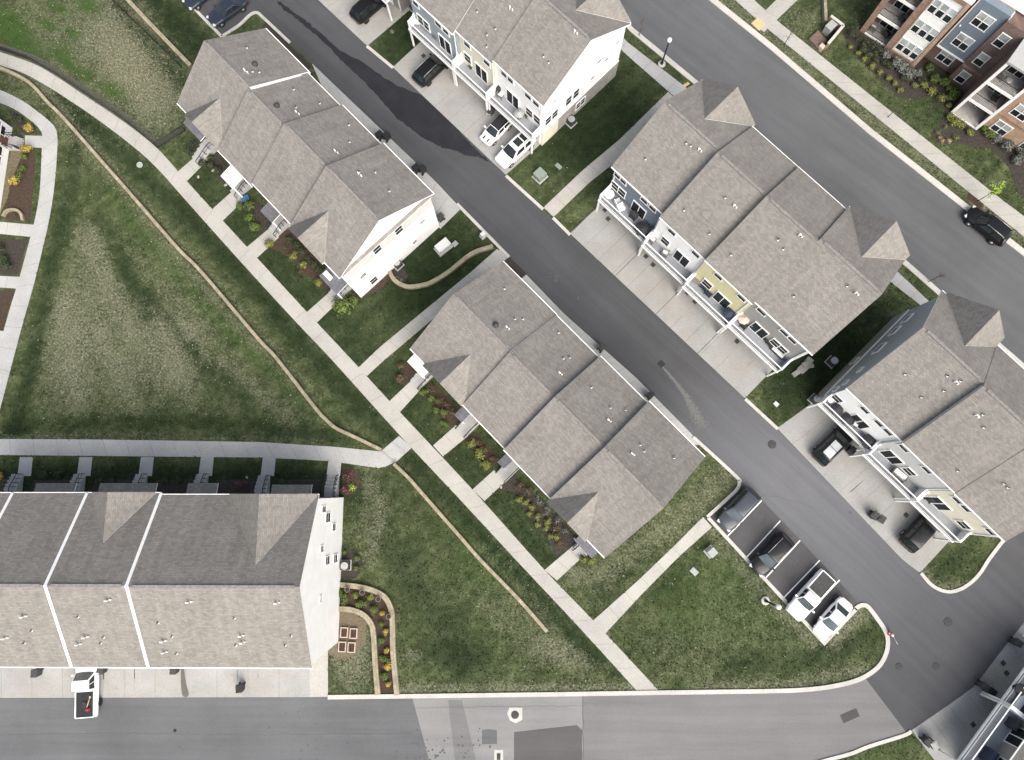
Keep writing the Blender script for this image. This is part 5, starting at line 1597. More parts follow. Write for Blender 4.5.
    if panel == 'pano':
        mb = MB(); mb.box(((x1 + x2) / 2 + .42, 0, zt - .010), (.75, wt * 1.36, .03)); mb.box(((x1 + x2) / 2 - .5, 0, zt - .012), (.95, wt * 1.36, .03))
        mb.build('sunroof', CARGLASS_SKY, r)
    if panel == 'softtop':
        mb = MB(); mb.box(((x1 + x2) / 2, 0, zt + .05), (x2 - x1 - .1, wt * 1.5, .10))
        for i in range(5): mb.box((x1 + .2 + i * (x2 - x1 - .4) / 4, 0, zt + .13), (.06, wt * 1.6, .06))
        mb.build('roof_rack', M['black'], r, bevel=.02)
    if stripes:
        mb = MB()
        for y in (-.28, .28):
            mb.box((hl * .70, y, .955), (.75, .16, .02), 0, M=Matrix.Rotation(0.08, 4, 'Y'))
        mb.build('bonnet_stripe', M['black'], r)
    if rails:
        for y in (-1, 1):
            mb = MB(); mb.tube([(x1 + .1, y * wt * .93, zt - .02), (x1 + .25, y * wt * .93, zt + .05), (x2 - .25, y * wt * .93, zt + .05), (x2 - .1, y * wt * .93, zt - .02)], .025)
            mb.build('roof_rail', M['galv'], r)
    for y in (-1, 1):
        mb = MB(); mb.box((x3 - .25, y * (hw + .10), bz + .06), (.16, .22, .15)); mb.build('mirror', P, r, bevel=.03)
        mb = MB(); mb.box((hl - .20, y * hw * .66, st[-2][3] + .0), (.28, hw * .34, .14), 0, rz=-y * .35); mb.build('headlight', LAMP_CLEAR, r, bevel=.03)
        mb = MB(); mb.box((-hl + .07, y * hw * .74, st[0][3] - .02), (.10, hw * .24, .14), 0, rz=y * .25); mb.build('taillight', LAMP_RED, r, bevel=.02)
    wr = .35 if kind in ('suv', 'pickup') else .32
    for x in (-hl * .60, hl * .62):
        for y in (-1, 1):
            mb = MB(); mb.lathe([(wr * .62, -.11), (wr * .95, -.11), (wr, -.06), (wr, .06), (wr * .95, .11), (wr * .62, .11)], n=18)
            me = mb.build('wheel', TYRE, r)
            me.rotation_euler = (math.pi / 2, 0, 0); me.location = (x, y * (hw - .085), wr)
            mb = MB(); mb.lathe([(wr * .62, -.112), (wr * .2, -.128), (.05, -.13)], n=18); mb.lathe([(wr * .62, .0), (wr * .2, .0)], n=18)
            for q in range(5):
                an = q * 2 * math.pi / 5
                mb.box((math.cos(an) * wr * .35, math.sin(an) * wr * .35, y * .118), (wr * .6, .06, .02), 0, rz=an)
            rim = mb.build('rim', RIM, me)
    return r
CARGLASS_SKY = mk_glass('grey_roof_glass', (0.30, 0.31, 0.32), 0.1)

car('parked_car', 'black car half under the deck at the top edge, tail towards the alley', (354, 25), (388, -5), 4.7, 1.9, 1.68, 'black', 'suv')
car('parked_car', 'black car nosed under the yellow house deck, alone on its pale driveway', (417.5, 86.5), (448, 57), 4.7, 1.9, 1.66, 'black', 'suv', rails=True)
car('parked_car', 'small white car with a black roof rack, beside the white estate', (508.5, 120), (484.5, 144.5), 3.9, 1.75, 1.42, 'white', 'hatch', roofcol='black', panel='softtop', stripes=True)
car('parked_car', 'white car with dark roof glass under the corner of the white deck', (531, 138), (500, 166), 4.8, 1.92, 1.72, 'white', 'suv', panel='sunroof', rails=True)
car('parked_car', 'dark blue saloon nearest the stepped roof in the top left parking bay', (247, 1), (212, 26), 4.8, 1.86, 1.45, 'navy', 'sedan')
car('parked_car', 'dark blue saloon with pale headlamps, middle of the three in the top left bay', (222, -17), (188, 10), 4.8, 1.86, 1.45, 'navy', 'sedan')
car('parked_car', 'black car cut off by the top edge in the top left bay', (195, -35), (165, -10), 4.7, 1.86, 1.5, 'black', 'sedan')
car('parked_car', 'black car parked alone at the kerb of the wide street', (1000.5, 242.5), (965.5, 214), 4.9, 1.95, 1.72, 'black', 'suv', rails=True)
car('parked_car', 'black car with a pale glass roof, nosed under the white house deck', (814, 461.5), (848, 428), 4.8, 1.93, 1.70, 'black', 'suv', panel='pano')
car('parked_car', 'black car nosed under the cream house deck near the trash bin at the right', (902, 546), (934, 512), 4.9, 1.95, 1.75, 'black', 'suv')
car('parked_car', 'slate grey car in the first space of the parking bay beside the rounded kerb', (752.5, 491.5), (720.5, 526.5), 4.8, 1.9, 1.62, 'slate', 'suv', glass=True)
car('parked_car', 'black car with silver roof rails in the middle of the parking bay', (786, 536.5), (752, 571), 4.8, 1.92, 1.70, 'black', 'suv', glass=True, rails=True)
car('pickup_truck', 'white pickup truck with a dark open bed in the parking bay', (824, 575.5), (790.5, 613), 5.3, 1.95, 1.80, 'white', 'pickup', glass=True, cat='truck', group='pickup trucks')
car('parked_car', 'white saloon in the last space of the bay beside the curved kerb', (843, 601.5), (816.5, 633), 4.4, 1.78, 1.45, 'white', 'sedan', glass=True, roofcol='white')
TR = car('pickup_truck', 'white pickup truck with gear in its black bed at the lower left garages', (91.5, 713), (92, 655), 5.7, 2.15, 1.95, 'white', 'pickup', panel='black', cat='truck', group='pickup trucks')

# gear lying in the black truck bed: things of their own
def at_bed(dx, dy): 
    p = TR.location; return (p.x + dx, p.y + dy, 1.10)
mb = MB()
for k in range(3):
    mb.lathe([(0.27 - k * .05, .0), (0.30 - k * .05, .03), (0.27 - k * .05, .06), (0.24 - k * .05, .03), (0.27 - k * .05, 0.0)], (0, 0, k * .05), 20)
tag(mb.build('hose_coil', M['dkgrey'], None, at_bed(0.1, -1.55)), 'grey coil of hose in the black bed of the white truck', 'hose')
mb = MB(); mb.cyl((-.1, -.45, .06), (.12, .45, .10), .05, .03); mb.box((.14, .5, .1), (.12, .2, .1))
tag(mb.build('hand_tool', M['cedar'], None, at_bed(0.5, -1.4)), 'pale wooden handled tool lying in the black truck bed', 'tool')
mb = MB(); mb.box((0, 0, .16), (.26, .2, .3)); mb.cyl((.0, 0, .3), (0, 0, .38), .04); mb.box((0, 0, .40), (.16, .04, .03))
tag(mb.build('fuel_can', M['red'], None, at_bed(0.55, -2.0), bevel=.02), 'small red can in the tail corner of the black truck bed', 'can')

# ------------------------------------------------------------------ street furniture and small things
def lamp_post(px, py, label, h=4.2):
    p = G(px, py); r = thing('street_lamp', label, 'street lamp', p, 0, 'street lamps')
    mb = MB(); mb.lathe([(0.42, 0), (0.42, 0.14), (0.38, 0.2)], n=20); mb.build('base', M['kerb'], r)
    mb = MB(); mb.lathe([(0.17, .2), (0.15, .55), (0.09, .7), (0.075, h - .3), (0.09, h - .25), (.13, h - .2)], n=14); mb.build('pole', M['iron'], r)
    mb = MB(); mb.lathe([(0.14, h - .2), (0.24, h), (0.25, h + .18), (0.2, h + .3), (.05, h + .42)], n=16); mb.build('lamp_head', M['pvc'], r)
    return r
lamp_post(661.5, 64.5, 'black street lamp with a pale head on the verge of the wide street')
lamp_post(765, 600.5, 'black street lamp with a pale head on the lawn beside the parking bay', 3.6)

def trash_bin(px, py, label, rz=0.0, m='black', lidm=None):
    p = G(px, py); r = thing('trash_bin', label, 'trash bin', (p.x, p.y, 0.024), rz, 'wheeled trash bins')
    mb = MB()
    a = [(-.24, -.27, .12), (.24, -.27, .12), (.24, .27, .12), (-.24, .27, .12)]; b = [(-.29, -.34, .98), (.29, -.34, .98), (.29, .34, .98), (-.29, .34, .98)]
    mb.face(a[::-1])
    for i in range(4): mb.face([a[i], a[(i + 1) % 4], b[(i + 1) % 4], b[i]])
    mb.build('bin_body', M[m], r)
    mb = MB(); mb.face([(-.31, -.36, .985), (.31, -.36, .985), (.31, .36, 1.05), (-.31, .36, 1.05)])
    mb.box((0, 0, 1.0), (.62, .72, .05)); mb.box((0, .1, 1.045), (.4, .42, .05))
    mb.cyl((-.27, .41, 1.0), (.27, .41, 1.0), .025)
    mb.build('lid', M[lidm or m], r, bevel=.015)
    for x in (-.25, .25):
        mb = MB(); mb.cyl((x - .04, .3, .13), (x + .04, .3, .13), .13, n=14); mb.build('wheel', TYRE, r)
    return r
a46 = RAD(-46)
trash_bin(243, 686, 'black trash bin standing alone on the pale concrete at the lower left garages', 0.1)
trash_bin(41, 671, 'trash bin half under the roof edge left of the white truck', 0, 'dkgrey')
trash_bin(106, 668, 'trash bin half under the roof edge right of the white truck', 0, 'dkgrey')
trash_bin(178, 668, 'trash bin half under the roof edge above a long dark stain', 0, 'dkgrey')
trash_bin(877, 519, 'grey trash bin out on the driveway beside the black car at the right', a46 + .2, 'util_grey', 'dkgrey')
trash_bin(870, 515, 'dark trash bin touching the grey one on the right driveway', a46, 'dkgrey')
trash_bin(381, 138, 'black trash bin on the alley strip behind the third stepped roof', a46 + math.pi, 'black')
trash_bin(388, 139, 'black trash bin beside the alley, right of its twin behind the stepped roofs', a46 + math.pi, 'black')
trash_bin(417, 171, 'black trash bin near the white gable end on the alley strip', a46 + math.pi, 'black')
trash_bin(423.5, 172, 'black trash bin nearest the white gable end, at the asphalt edge', a46 + math.pi, 'black')
trash_bin(601, 349, 'dark trash bin behind the centre row, upper one by the alley', a46 + math.pi, 'dkgrey')
trash_bin(649, 396, 'dark trash bin behind the centre row, lower one by the alley', a46 + math.pi, 'black')
trash_bin(979, 684, 'dark trash bin in front of another at the lower right decks', RAD(50), 'dkgrey')
trash_bin(986, 689, 'black trash bin beside the white partition at the lower right', RAD(50), 'black')
trash_bin(923, 739, 'dark trash bin on the lawn edge at the lower right corner', RAD(30), 'dkgrey')
trash_bin(929, 742, 'grey lidded trash bin at the driveway corner by the lower right lawn', RAD(30), 'dkgrey', 'util_grey')
trash_bin(1012, 641, 'dark trash bin at the right edge beside the curve of the asphalt', RAD(50), 'dkgrey')
trash_bin(441, 220, 'dark trash bin at the garage corner of the white gable end', a46, 'dkgrey')
trash_bin(491, 106, 'dark trash bin between the garages under the yellow house deck', a46, 'dkgrey')
trash_bin(848, 437 + 14, 'black trash bin under the deck between two driveways at the right', a46, 'black')

def ac_unit(px, py, label, rz=0.0, s=.82):
    p = G(px, py); r = thing('air_conditioner', label, 'air conditioner', (p.x, p.y, 0.0), rz, 'air conditioner units')
    mb = MB(); mb.box((0, 0, .05), (s + .2, s + .2, .1)); mb.build('pad', M['walk_grey'], r)
    mb = MB(); mb.box((0, 0, .48), (s, s, .76)); mb.build('casing', M['dkgrey'], r, bevel=.04)
    mb = MB(); mb.lathe([(s * .44, .862), (s * .44, .872)], n=20)
    for k in range(6):
        mb.box((math.cos(k * math.pi / 3) * s * .2, math.sin(k * math.pi / 3) * s * .2, .885), (s * .42, .03, .02), 0, rz=k * math.pi / 3)
    mb.lathe([(.09, .88), (.09, .91)], n=12)
    mb.build('fan_guard', M['galv'], r)
    return r
ac_unit(346.5, 565, 'grey air conditioner on the ground beside the blank white gable end', 0)
ac_unit(398, 265, 'dark air conditioner inside the curved block wall by the white gable end', a46)
ac_unit(571, 123, 'dark air conditioner on the grass below the tall white gable end', a46)
ac_unit(814, 400, 'dark air conditioner at the shaded corner beside the right deck', a46)
ac_unit(831, 362, 'dark air conditioner in the deep shade between the two right rows', a46)
ac_unit(415, 10, 'dark air conditioner beside the grey house end at the top', a46, .7)

def utility_box(px, py, label, s, m='util_green', rz=a46, two=False):
    p = G(px, py); r = thing('utility_box', label, 'utility box', (p.x, p.y, 0.0), rz, 'utility boxes')
    mb = MB(); mb.box((0, 0, .06), (s[0] + .25, s[1] + .25, .12)); mb.build('pad', M['walk_grey'], r)
    mb = MB(); mb.box((0, 0, .12 + s[2] / 2), s); mb.box((0, -.04, .12 + s[2] + .03), (s[0] + .06, s[1] + .02, .06))
    mb.build('cabinet', M[m], r, bevel=.03)
    mb = MB(); mb.box((-s[0] / 4, -s[1] / 2 - .02, .12 + s[2] * .5), (s[0] * .4, .03, s[2] * .8)); mb.box((s[0] / 4, -s[1] / 2 - .02, .12 + s[2] * .5), (s[0] * .4, .03, s[2] * .8)); mb.box((0.02, -s[1] / 2 - .05, .12 + s[2] * .55), (.05, .05, .2))
    mb.build('cabinet_door', M[m], r)
    return r
utility_box(540, 177, 'pale green transformer box on the lawn below the tall white gable end', (1.0, 1.05, .8))
utility_box(443.5, 248, 'white transformer box on the shaded lawn by the curved block wall', (1.5, .9, .9), 'util_white', RAD(40))
utility_box(710, 551.5, 'grey utility box on the lawn corner beside the parking bay path', (.75, .7, .8), 'util_grey', RAD(40))
utility_box(483.5, 236, 'small pale utility box beside the alley kerb and curved wall', (.35, .5, .6), 'util_white')
def lid_pad(px, py, label, s, m, rz=a46):
    p = G(px, py); mb = MB(); mb.box((0, 0, .05), (s[0], s[1], .1)); mb.box((0, 0, .105), (s[0] * .85, s[1] * .85, .03)); mb.box((s[0] * .3, 0, .125), (.08, .05, .02))
    o = mb.build('ground_box_lid', M[m], None, (p.x, p.y, 0), rz); tag(o, label, 'box lid', 'ground box lids')
lid_pad(558.5, 166.5, 'flat pale green box lid in the grass beside the transformer', (.75, .45), 'util_green')
lid_pad(694, 571.5, 'flat pale grey box lid in the lawn near the parking bay path', (.75, .55), 'util_grey')
lid_pad(776, 404, 'small pale box lid in the dark lawn between the right rows', (.5, .4), 'util_white')
lid_pad(455, 244, 'flat grey lid in the grass beside the white transformer box', (.5, .6), 'util_grey')

# pale rock slab pile in the shade
r = thing('rock_pile', 'pile of pale flat rocks in the dark grass behind the grey house corner', 'rocks', G(803, 368))
for dx, dy, s, z, a in ((-.7, -.5, (1.0, .5, .25), .12, .6), (0, 0, (1.1, .8, .3), .15, .7), (.5, .6, (.9, .7, .35), .17, .9), (.1, .3, (.6, .5, .2), .42, .3), (.8, .2, (.5, .4, .2), .1, 0.1)):
    mb = MB(); mb.box((dx, dy, z), s, 0, rz=a); mb.build('rock', M['rock'], r, bevel=.07)

# hydrant at the kerb nose with a leaning white marker rod
p = G(888.5, 633.5); r = thing('fire_hydrant', 'red and white fire hydrant with a white marker rod at the rounded kerb', 'hydrant', (p.x, p.y, .1), RAD(-35))
mb = MB(); mb.lathe([(.19, 0), (.19, .05), (.13, .07), (.12, .5), (.16, .52), (.16, .57), (.13, .6)], n=14); mb.build('barrel', M['red'], r)
mb = MB(); mb.lathe([(.135, .601), (.12, .70), (.06, .76), (.03, .80)], n=14); mb.build('bonnet', M['trim'], r)
for a_ in (0, math.pi / 2, math.pi):
    mb = MB(); mb.cyl((math.cos(a_) * .1, math.sin(a_) * .1, .42), (math.cos(a_) * .24, math.sin(a_) * .24, .42), .07, .075, 10); mb.build('nozzle_cap', M['trim'] if a_ != math.pi / 2 else M['red'], r)
mb = MB(); mb.tube([(.1, 0, .55), (.25, -.18, .8), (.6, -.5, 1.05)], .018); mb.build('marker_rod', M['trim'], r)

# manholes, drains
def cover(px, py, label, r_=.36, m='dkgrey', square=None, rz=0.0, collar=None, z=.02):
    p = G(px, py); mb = MB()
    if collar: mb.prism([(x, y) for x, y in collar], .0, .006, 1)
    if square:
        mb.box((0, 0, .01), (square[0], square[1], .02), 0)
        for k in range(5): mb.box((-square[0] * .4 + k * square[0] * .2, 0, .022), (square[0] * .08, square[1] * .85, .006), 2)
    else:
        mb.lathe([(r_, 0), (r_, .012), (r_ * .9, .016)], n=24, mat=0); mb.lathe([(r_ * .6, .015), (r_ * .55, .02)], n=20, mat=0)
    o = mb.build('manhole_cover' if not square else 'drain_grate', [M[m], M['kerb'], M['black']], None, (p.x, p.y, z), rz)
    tag(o, label, 'manhole' if not square else 'drain', 'covers let into the road')
cover(515, 714.7, 'round manhole cover in a white collar on the bottom road', .38, 'dkgrey', collar=[(-.75, .1), (-.55, .65), (.7, .65), (.7, -.45), (.1, -.75), (-.45, -.55)])
cover(498.7, 756.5, 'square grate in a white frame at the bottom edge of the road', m='dkgrey', square=(.35, .6), collar=[(-.42, -.6), (.42, -.6), (.42, .6), (-.42, .6)])
cover(661.3, 364, 'dark square drain grate in the middle of the alley above the sand fan', m='black', square=(.62, .62), rz=a46)
cover(845.8, 717.5, 'left grate of the pair in the curve of the bottom road', m='iron', square=(.85, .75), rz=RAD(22))
cover(853.8, 714, 'right grate of the pair in the curve of the bottom road', m='iron', square=(.85, .75), rz=RAD(22))
cover(772, 444.5, 'dull round manhole cover on the alley left of the pale driveway', .42, 'dkgrey')
cover(948, 622, 'dull round manhole cover highest in the wide asphalt junction', .42, 'dkgrey')
cover(899, 666.6, 'small round manhole cover in the junction nearest the curved kerb', .34, 'dkgrey')
cover(936, 666, 'round manhole cover in the middle of the asphalt junction', .36, 'dkgrey')
cover(175, 730.5, 'small round cover on the old road below the lower left garages', .16, 'black')
p = G(140, 165); mb = MB(); mb.lathe([(.34, 0), (.34, .12), (.26, .14), (.22, .10)], n=20)
tag(mb.build('drain_cover', M['util_grey'], None, p), 'round grey drain cover in the grass strip beside the curved walk', 'drain')
drv = [((605, 210), 'upper'), ((608, 219), 'lower'), ((646, 256.5), 'upper'), ((653, 265), 'lower'), ((687.5, 293), 'upper'), ((695, 301.8), 'lower'), ((736.5, 330), 'upper'), ((737, 341.5), 'lower')]
names = ['blue', 'blue', 'white', 'white', 'yellow', 'yellow', 'grey', 'grey']
def pad(px, py, label, s=.42, rz=a46):
    p = G(px, py); mb = MB(); mb.box((0, 0, .02), (s, s, .04)); mb.box((0, 0, .043), (s * .8, s * .8, .012))
    tag(mb.build('paver_block', M['dkgrey'], None, (p.x, p.y, .024), rz), label, 'paver', 'dark square blocks on the driveways')
for ((x, y), w), nm in zip(drv, names): pad(x, y, 'dark square block on the driveway of the %s house, %s of two' % (nm, w))
pad(423.5, 56, 'dark square block on the driveway of the grey blue house at the top')
pad(1003, 663, 'dark square block on the lower right driveway, upper of the near pair', rz=.7); pad(1006.5, 673, 'dark square block on the lower right driveway, lower of the near pair', rz=.7); pad(973, 724.5, 'dark square block on the widest lower right driveway', rz=.7)
pad(906, 515, 'dark square block on the driveway left of the lone black car at the right')

# block retaining walls
def block_wall(name, pts, w, h, label, n=5):
    L = smooth_line(GP(pts), n)
    mb = MB(); mb.ribbon(L, w, 0, h, 0)
    return tag(mb.build(name, M['block']), label, 'wall', 'tan block retaining walls')
block_wall('retaining_wall', [(-40, 58), (0, 69), (24, 79.5), (37, 89.4), (50, 104), (66, 120), (100, 158.5), (137, 200.5), (180, 250), (203, 273), (260, 340), (277, 358), (316, 408), (326, 419), (337, 428.5), (355, 437), (382, 450)], .34, .45, 'long tan block wall curving from the left edge down to the step of the walk')
block_wall('retaining_wall', [(394.5, 464), (410, 479), (424, 495), (460, 536), (482, 561), (518, 598), (547, 631)], .34, .45, 'straight tan block wall running down the middle lawn from the step')
block_wall('retaining_wall', [(389, 270.5), (395, 281), (406, 287), (417, 287), (432, 283), (451, 271), (472, 254.5), (493, 247)], .42, .4, 'curved tan block wall round the air conditioner of the white gable end')
block_wall('retaining_wall', [(338, 584), (360, 586.5), (376, 591), (386, 597.5), (391.6, 609), (393, 625), (393.6, 652), (397.5, 694)], .50, .4, 'outer tan block wall of the curved flower bed beside the white gable end')
block_wall('retaining_wall', [(333, 608.5), (350, 609), (363, 613.5), (371, 622), (374, 633), (376, 665), (378.4, 694)], .50, .4, 'inner tan block wall of the curved flower bed beside the white gable end')
block_wall('retaining_wall', [(110, -20), (125, -3), (150, 24), (192, 67.5)], .42, .45, 'thin tan block wall in the grass at the upper left behind the stepped roofs', 3)
block_wall('retaining_wall', [(822, -14), (823, 2), (824, 24)], .34, .6, 'short tan block wall in the grass behind the brick enclosure', 2)
p0 = G(15, 216)
mb = MB(); mb.ribbon(smooth_line(GP([(4, 217), (8, 211.5), (16, 210.5), (22, 214), (24, 221)]), 4), .3, 0, .3)
tag(mb.build('garden_edging', M['block']), 'small arch of pale edging stones in the left flower bed', 'edging')
# step across the wall where the two walks meet
mb = MB()
st = GP([(381.6, 451.6), (400, 436.3), (411, 447), (393.4, 463)])
st = GP([(380, 452), (399, 436), (412, 447.5), (394, 464)])
mb.prism([q.xy for q in st], 0, .045, 0)
for t0, t1 in ((0.02, .10), (.60, .66)):
    a0 = st[0].lerp(st[1], t0); a1 = st[0].lerp(st[1], t1); b0 = st[3].lerp(st[2], t0); b1 = st[3].lerp(st[2], t1)
    mb.prism([a0.xy, a1.xy, b1.xy, b0.xy], .046, .085, 1)
tag(mb.build('steps', [M['walk_grey'], M['util_grey']]), 'pale concrete steps through the tan wall where two walks meet', 'steps')

# black metal fences
def fence(pts, h, label):
    L = resample(GP(pts), 1.9)
    r = thing('metal_fence', label, 'fence', (L[0].x, L[0].y, 0))
    o = Vector((L[0].x, L[0].y))
    mb = MB(); rl = MB()
    for a, b in zip(L[:-1], L[1:]):
        a = a - o; b = b - o
        for z in (h - .08, .15):
            rl.cyl((a.x, a.y, z), (b.x, b.y, z), .03, n=4)
        n = max(2, int((b - a).length / .11))
        for k in range(1, n):
            q = a.lerp(b, k / n)
            mb.box((q.x, q.y, h / 2 + .02), (.026, .026, h - .08))
    rl.build('rail', M['iron'], r); mb.build('picket_panel', M['iron'], r)
    for q in L:
        q = q - o; m2 = MB(); m2.box((q.x, q.y, h / 2), (.06, .06, h)); m2.build('fence_post', M['iron'], r)
    return r
fence([(-20, 46), (0, 50), (33, 61.5), (56, 74.5), (84, 93), (120, 117), (132, 126), (158, 148.5), (186, 131)], 1.2, 'black metal fence along the upper side of the curved walk')
fence([(112, 0), (124, 12), (150, 37), (182, 68)], 1.1, 'black metal fence in the grass beside the thin tan wall')

# brick enclosure with a grey cabinet by the wide street
FM = Frame(*G(807, 40).xy, 43)
r = thing('brick_enclosure', 'small brick enclosure with pale capped walls beside the street walk', 'enclosure', (FM.o.x, FM.o.y, 0), FM.a)
P_ = [FM.inv(G(*q)) for q in ((815.5, 48), (827, 23), (840, 33), (827, 49), (819.5, 52))]
def wallseg(a, b, h=1.1, w=.2):
    mb = MB(); mb.ribbon([Vector(a), Vector(b)], w, 0, h); mb.build('brick_wall', M['brick'], r)
    mb = MB(); mb.ribbon([Vector(a), Vector(b)], w + .1, h, h + .08); mb.build('wall_cap', M['kerb'], r)
u0_, v0_ = FM.inv(G(826.5, 22.5)); u1_, v1_ = FM.inv(G(839, 32)); u2_, v2_ = FM.inv(G(824, 50))
wallseg((u0_, v0_), (u1_, v1_)); wallseg((u1_, v1_), (u2_, v2_))
mb = MB(); q = [FM.inv(G(*c)) for c in ((808, 40), (817, 32), (826, 42), (818, 51))]
mb.prism(q, 0, .3, 0); mb.build('brick_plinth', M['brick_dk'], r)
mb = MB(); q = [FM.inv(G(*c)) for c in ((817, 49), (820, 46), (823.5, 49), (820.5, 52.5))]
mb.prism(q, 0, .6, 0); mb.build('cap_stone', M['cedar'], r)
q = [G(*c) for c in ((821, 32), (827, 26.5), (833, 31), (827, 38))]
ce = sum((Vector(c.xy) for c in q), Vector((0, 0))) / 4
mb = MB(); mb.box((0, 0, .55), (1.0, .75, 1.1)); mb.box((0, 0, 1.13), (1.1, .85, .06)); mb.box((-.2, -.39, .6), (.5, .03, .8))
tag(mb.build('utility_cabinet', M['util_grey'], None, (ce.x, ce.y, 0), FM.a, bevel=.02), 'pale grey cabinet inside the small brick enclosure', 'cabinet')

# raised garden frames
for k, (x, y, l) in enumerate(((344.7, 632, 'upper left'), (354, 633, 'upper right'), (342.7, 646.3, 'lower left'), (352, 647, 'lower right'))):
    p = G(x, y); r = thing('planter_box', 'wooden planter frame of soil beside the white gable end, %s of four' % l, 'planter', (p.x, p.y, 0), RAD(-2), 'wooden planter frames')
    mb = MB(); w, d = .66, .88
    for c, s in (((0, d / 2, .14), (w + .08, .08, .28)), ((0, -d / 2, .14), (w + .08, .08, .28)), ((w / 2, 0, .14), (.08, d - .081, .28)), ((-w / 2, 0, .14), (.08, d - .081, .28))): mb.box(c, s)
    mb.build('frame', M['cedar'], r)
    mb = MB(); mb.box((0, 0, .1), (w - .081, d - .081, .2)); mb.build('soil', M['mulch'], r)
for k, (x, y, l) in enumerate(((349, 588.6, 'first from the white gable end'), (363.8, 591.4, 'second from the white gable end'), (379.7, 598, 'third, where the wall starts to bend'), (390, 615.4, 'last, past the bend of the wall'))):
    p = G(x, y); mb = MB(); mb.lathe([(.15, 0), (.24, .35), (.26, .42), (.22, .42), (.2, .36), (.02, .36)], n=16, mat=0); mb.lathe([(.19, .37), (.05, .40)], n=12, mat=1)
    tag(mb.build('flower_pot', [M['wicker'], M['mulch']], None, (p.x, p.y, .40)), 'round pot on the curved block wall, ' + l, 'pot', 'round pots on the block wall')

# ------------------------------------------------------------------ deck furniture
def on_deck(F, px, py, z=3.0):
    p = G(px, py, z); return (p.x, p.y, z)
def chair_(px, py, label, z=3.0, rz=0.0, m='wicker', cm='cloth_w', group='deck chairs'):
    p = G(px, py, z); r = thing('patio_chair', label, 'chair', (p.x, p.y, z), rz, group)
    mb = MB(); mb.box((0, 0, .36), (.62, .62, .10)); mb.build('seat', M[m], r)
    mb = MB(); mb.box((0, 0, .46), (.54, .52, .10)); mb.build('cushion', M[cm], r, bevel=.03)
    mb = MB(); mb.box((0, .32, .62), (.62, .08, .6)); mb.build('backrest', M[m], r)
    for x in (-.32, .32):
        mb = MB(); mb.box((x, 0, .56), (.07, .6, .05)); mb.build('armrest', M[m], r)
        for y in (-.27, .27):
            mb = MB(); mb.box((x, y, .27), (.05, .05, .54)); mb.build('leg', M[m], r)
    return r
def table_(px, py, label, z=3.0, d=.9, m='wicker', group='deck tables'):
    p = G(px, py, z); r = thing('patio_table', label, 'table', (p.x, p.y, z), 0, group)
    mb = MB(); mb.lathe([(d / 2, .68), (d / 2, .72), (d / 2 - .04, .73)], n=24); mb.build('tabletop', M[m], r)
    for k in range(4):
        a = k * math.pi / 2 + .4
        mb = MB(); mb.cyl((math.cos(a) * d * .38, math.sin(a) * d * .38, 0), (math.cos(a) * d * .33, math.sin(a) * d * .33, .69), .022); mb.build('leg', M[m], r)
    return r
def umbrella_(px, py, label, z=3.0, d=1.5, m='cloth_dk', h=2.0, tilt=0.0):
    p = G(px, py, z + h - .2); r = thing('patio_umbrella', label, 'umbrella', (p.x, p.y, z), 0, 'deck umbrellas')
    mb = MB(); mb.lathe([(.22, 0), (.22, .06), (.05, .1)], n=14); mb.build('base', M['iron'], r)
    mb = MB(); mb.cyl((0, 0, .05), (0, 0, h), .02); mb.build('pole', M['iron'], r)
    mb = MB()
    n = 8
    for k in range(n):
        a0 = k * 2 * math.pi / n; a1 = (k + 1) * 2 * math.pi / n
        A = (math.cos(a0) * d / 2, math.sin(a0) * d / 2, h - .32); B = (math.cos(a1) * d / 2, math.sin(a1) * d / 2, h - .32)
        mb.face([A, B, (0, 0, h)]); mb.face([(A[0], A[1], A[2] - .12), (B[0], B[1], B[2] - .12), B, A])
    mb.build('canopy', M[m], r)
    return r
def grill_(px, py, label, z=3.0, rz=0.0, m='cloth_dk', s=(.9, .6, 1.05)):
    p = G(px, py, z); r = thing('covered_grill', label, 'grill', (p.x, p.y, z), rz, 'covered grills on decks')
    mb = MB()
    a = [(-s[0] / 2 * k, -s[1] / 2 * k, zz) for k, zz in ()]
    mb.box((0, 0, s[2] / 2), s); mb.cyl((-s[0] * .48, 0, s[2] - .04), (s[0] * .48, 0, s[2] - .04), s[1] * .42, n=12); mb.build('cover', M[m], r, bevel=.05)
    for x in (-.3, .3):
        mb = MB(); mb.cyl((x - .03, -s[1] / 2 - .02, .07), (x + .03, -s[1] / 2 - .02, .07), .07, n=10); mb.build('wheel', TYRE, r)
    return r
def sofa_(px, py, label, z=3.0, rz=0.0, w=1.5, m='wicker', cm='cloth_w'):
    p = G(px, py, z); r = thing('patio_sofa', label, 'sofa', (p.x, p.y, z), rz, 'deck sofas')
    mb = MB(); mb.box((0, 0, .2), (w, .7, .36)); mb.build('base', M[m], r)
    mb = MB(); mb.box((0, .32, .5), (w, .1, .5)); mb.build('backrest', M[m], r)
    for x in (-w / 2 + .05, w / 2 - .05):
        mb = MB(); mb.box((x, -.02, .46), (.1, .6, .2)); mb.build('armrest', M[m], r)
    k = 2
    for i in range(k):
        mb = MB(); mb.box((-w / 2 + .12 + (w - .24) * (i + .5) / k, -.04, .45), ((w - .26) / k, .6, .13)); mb.build('cushion', M[cm], r, bevel=.03)
    return r
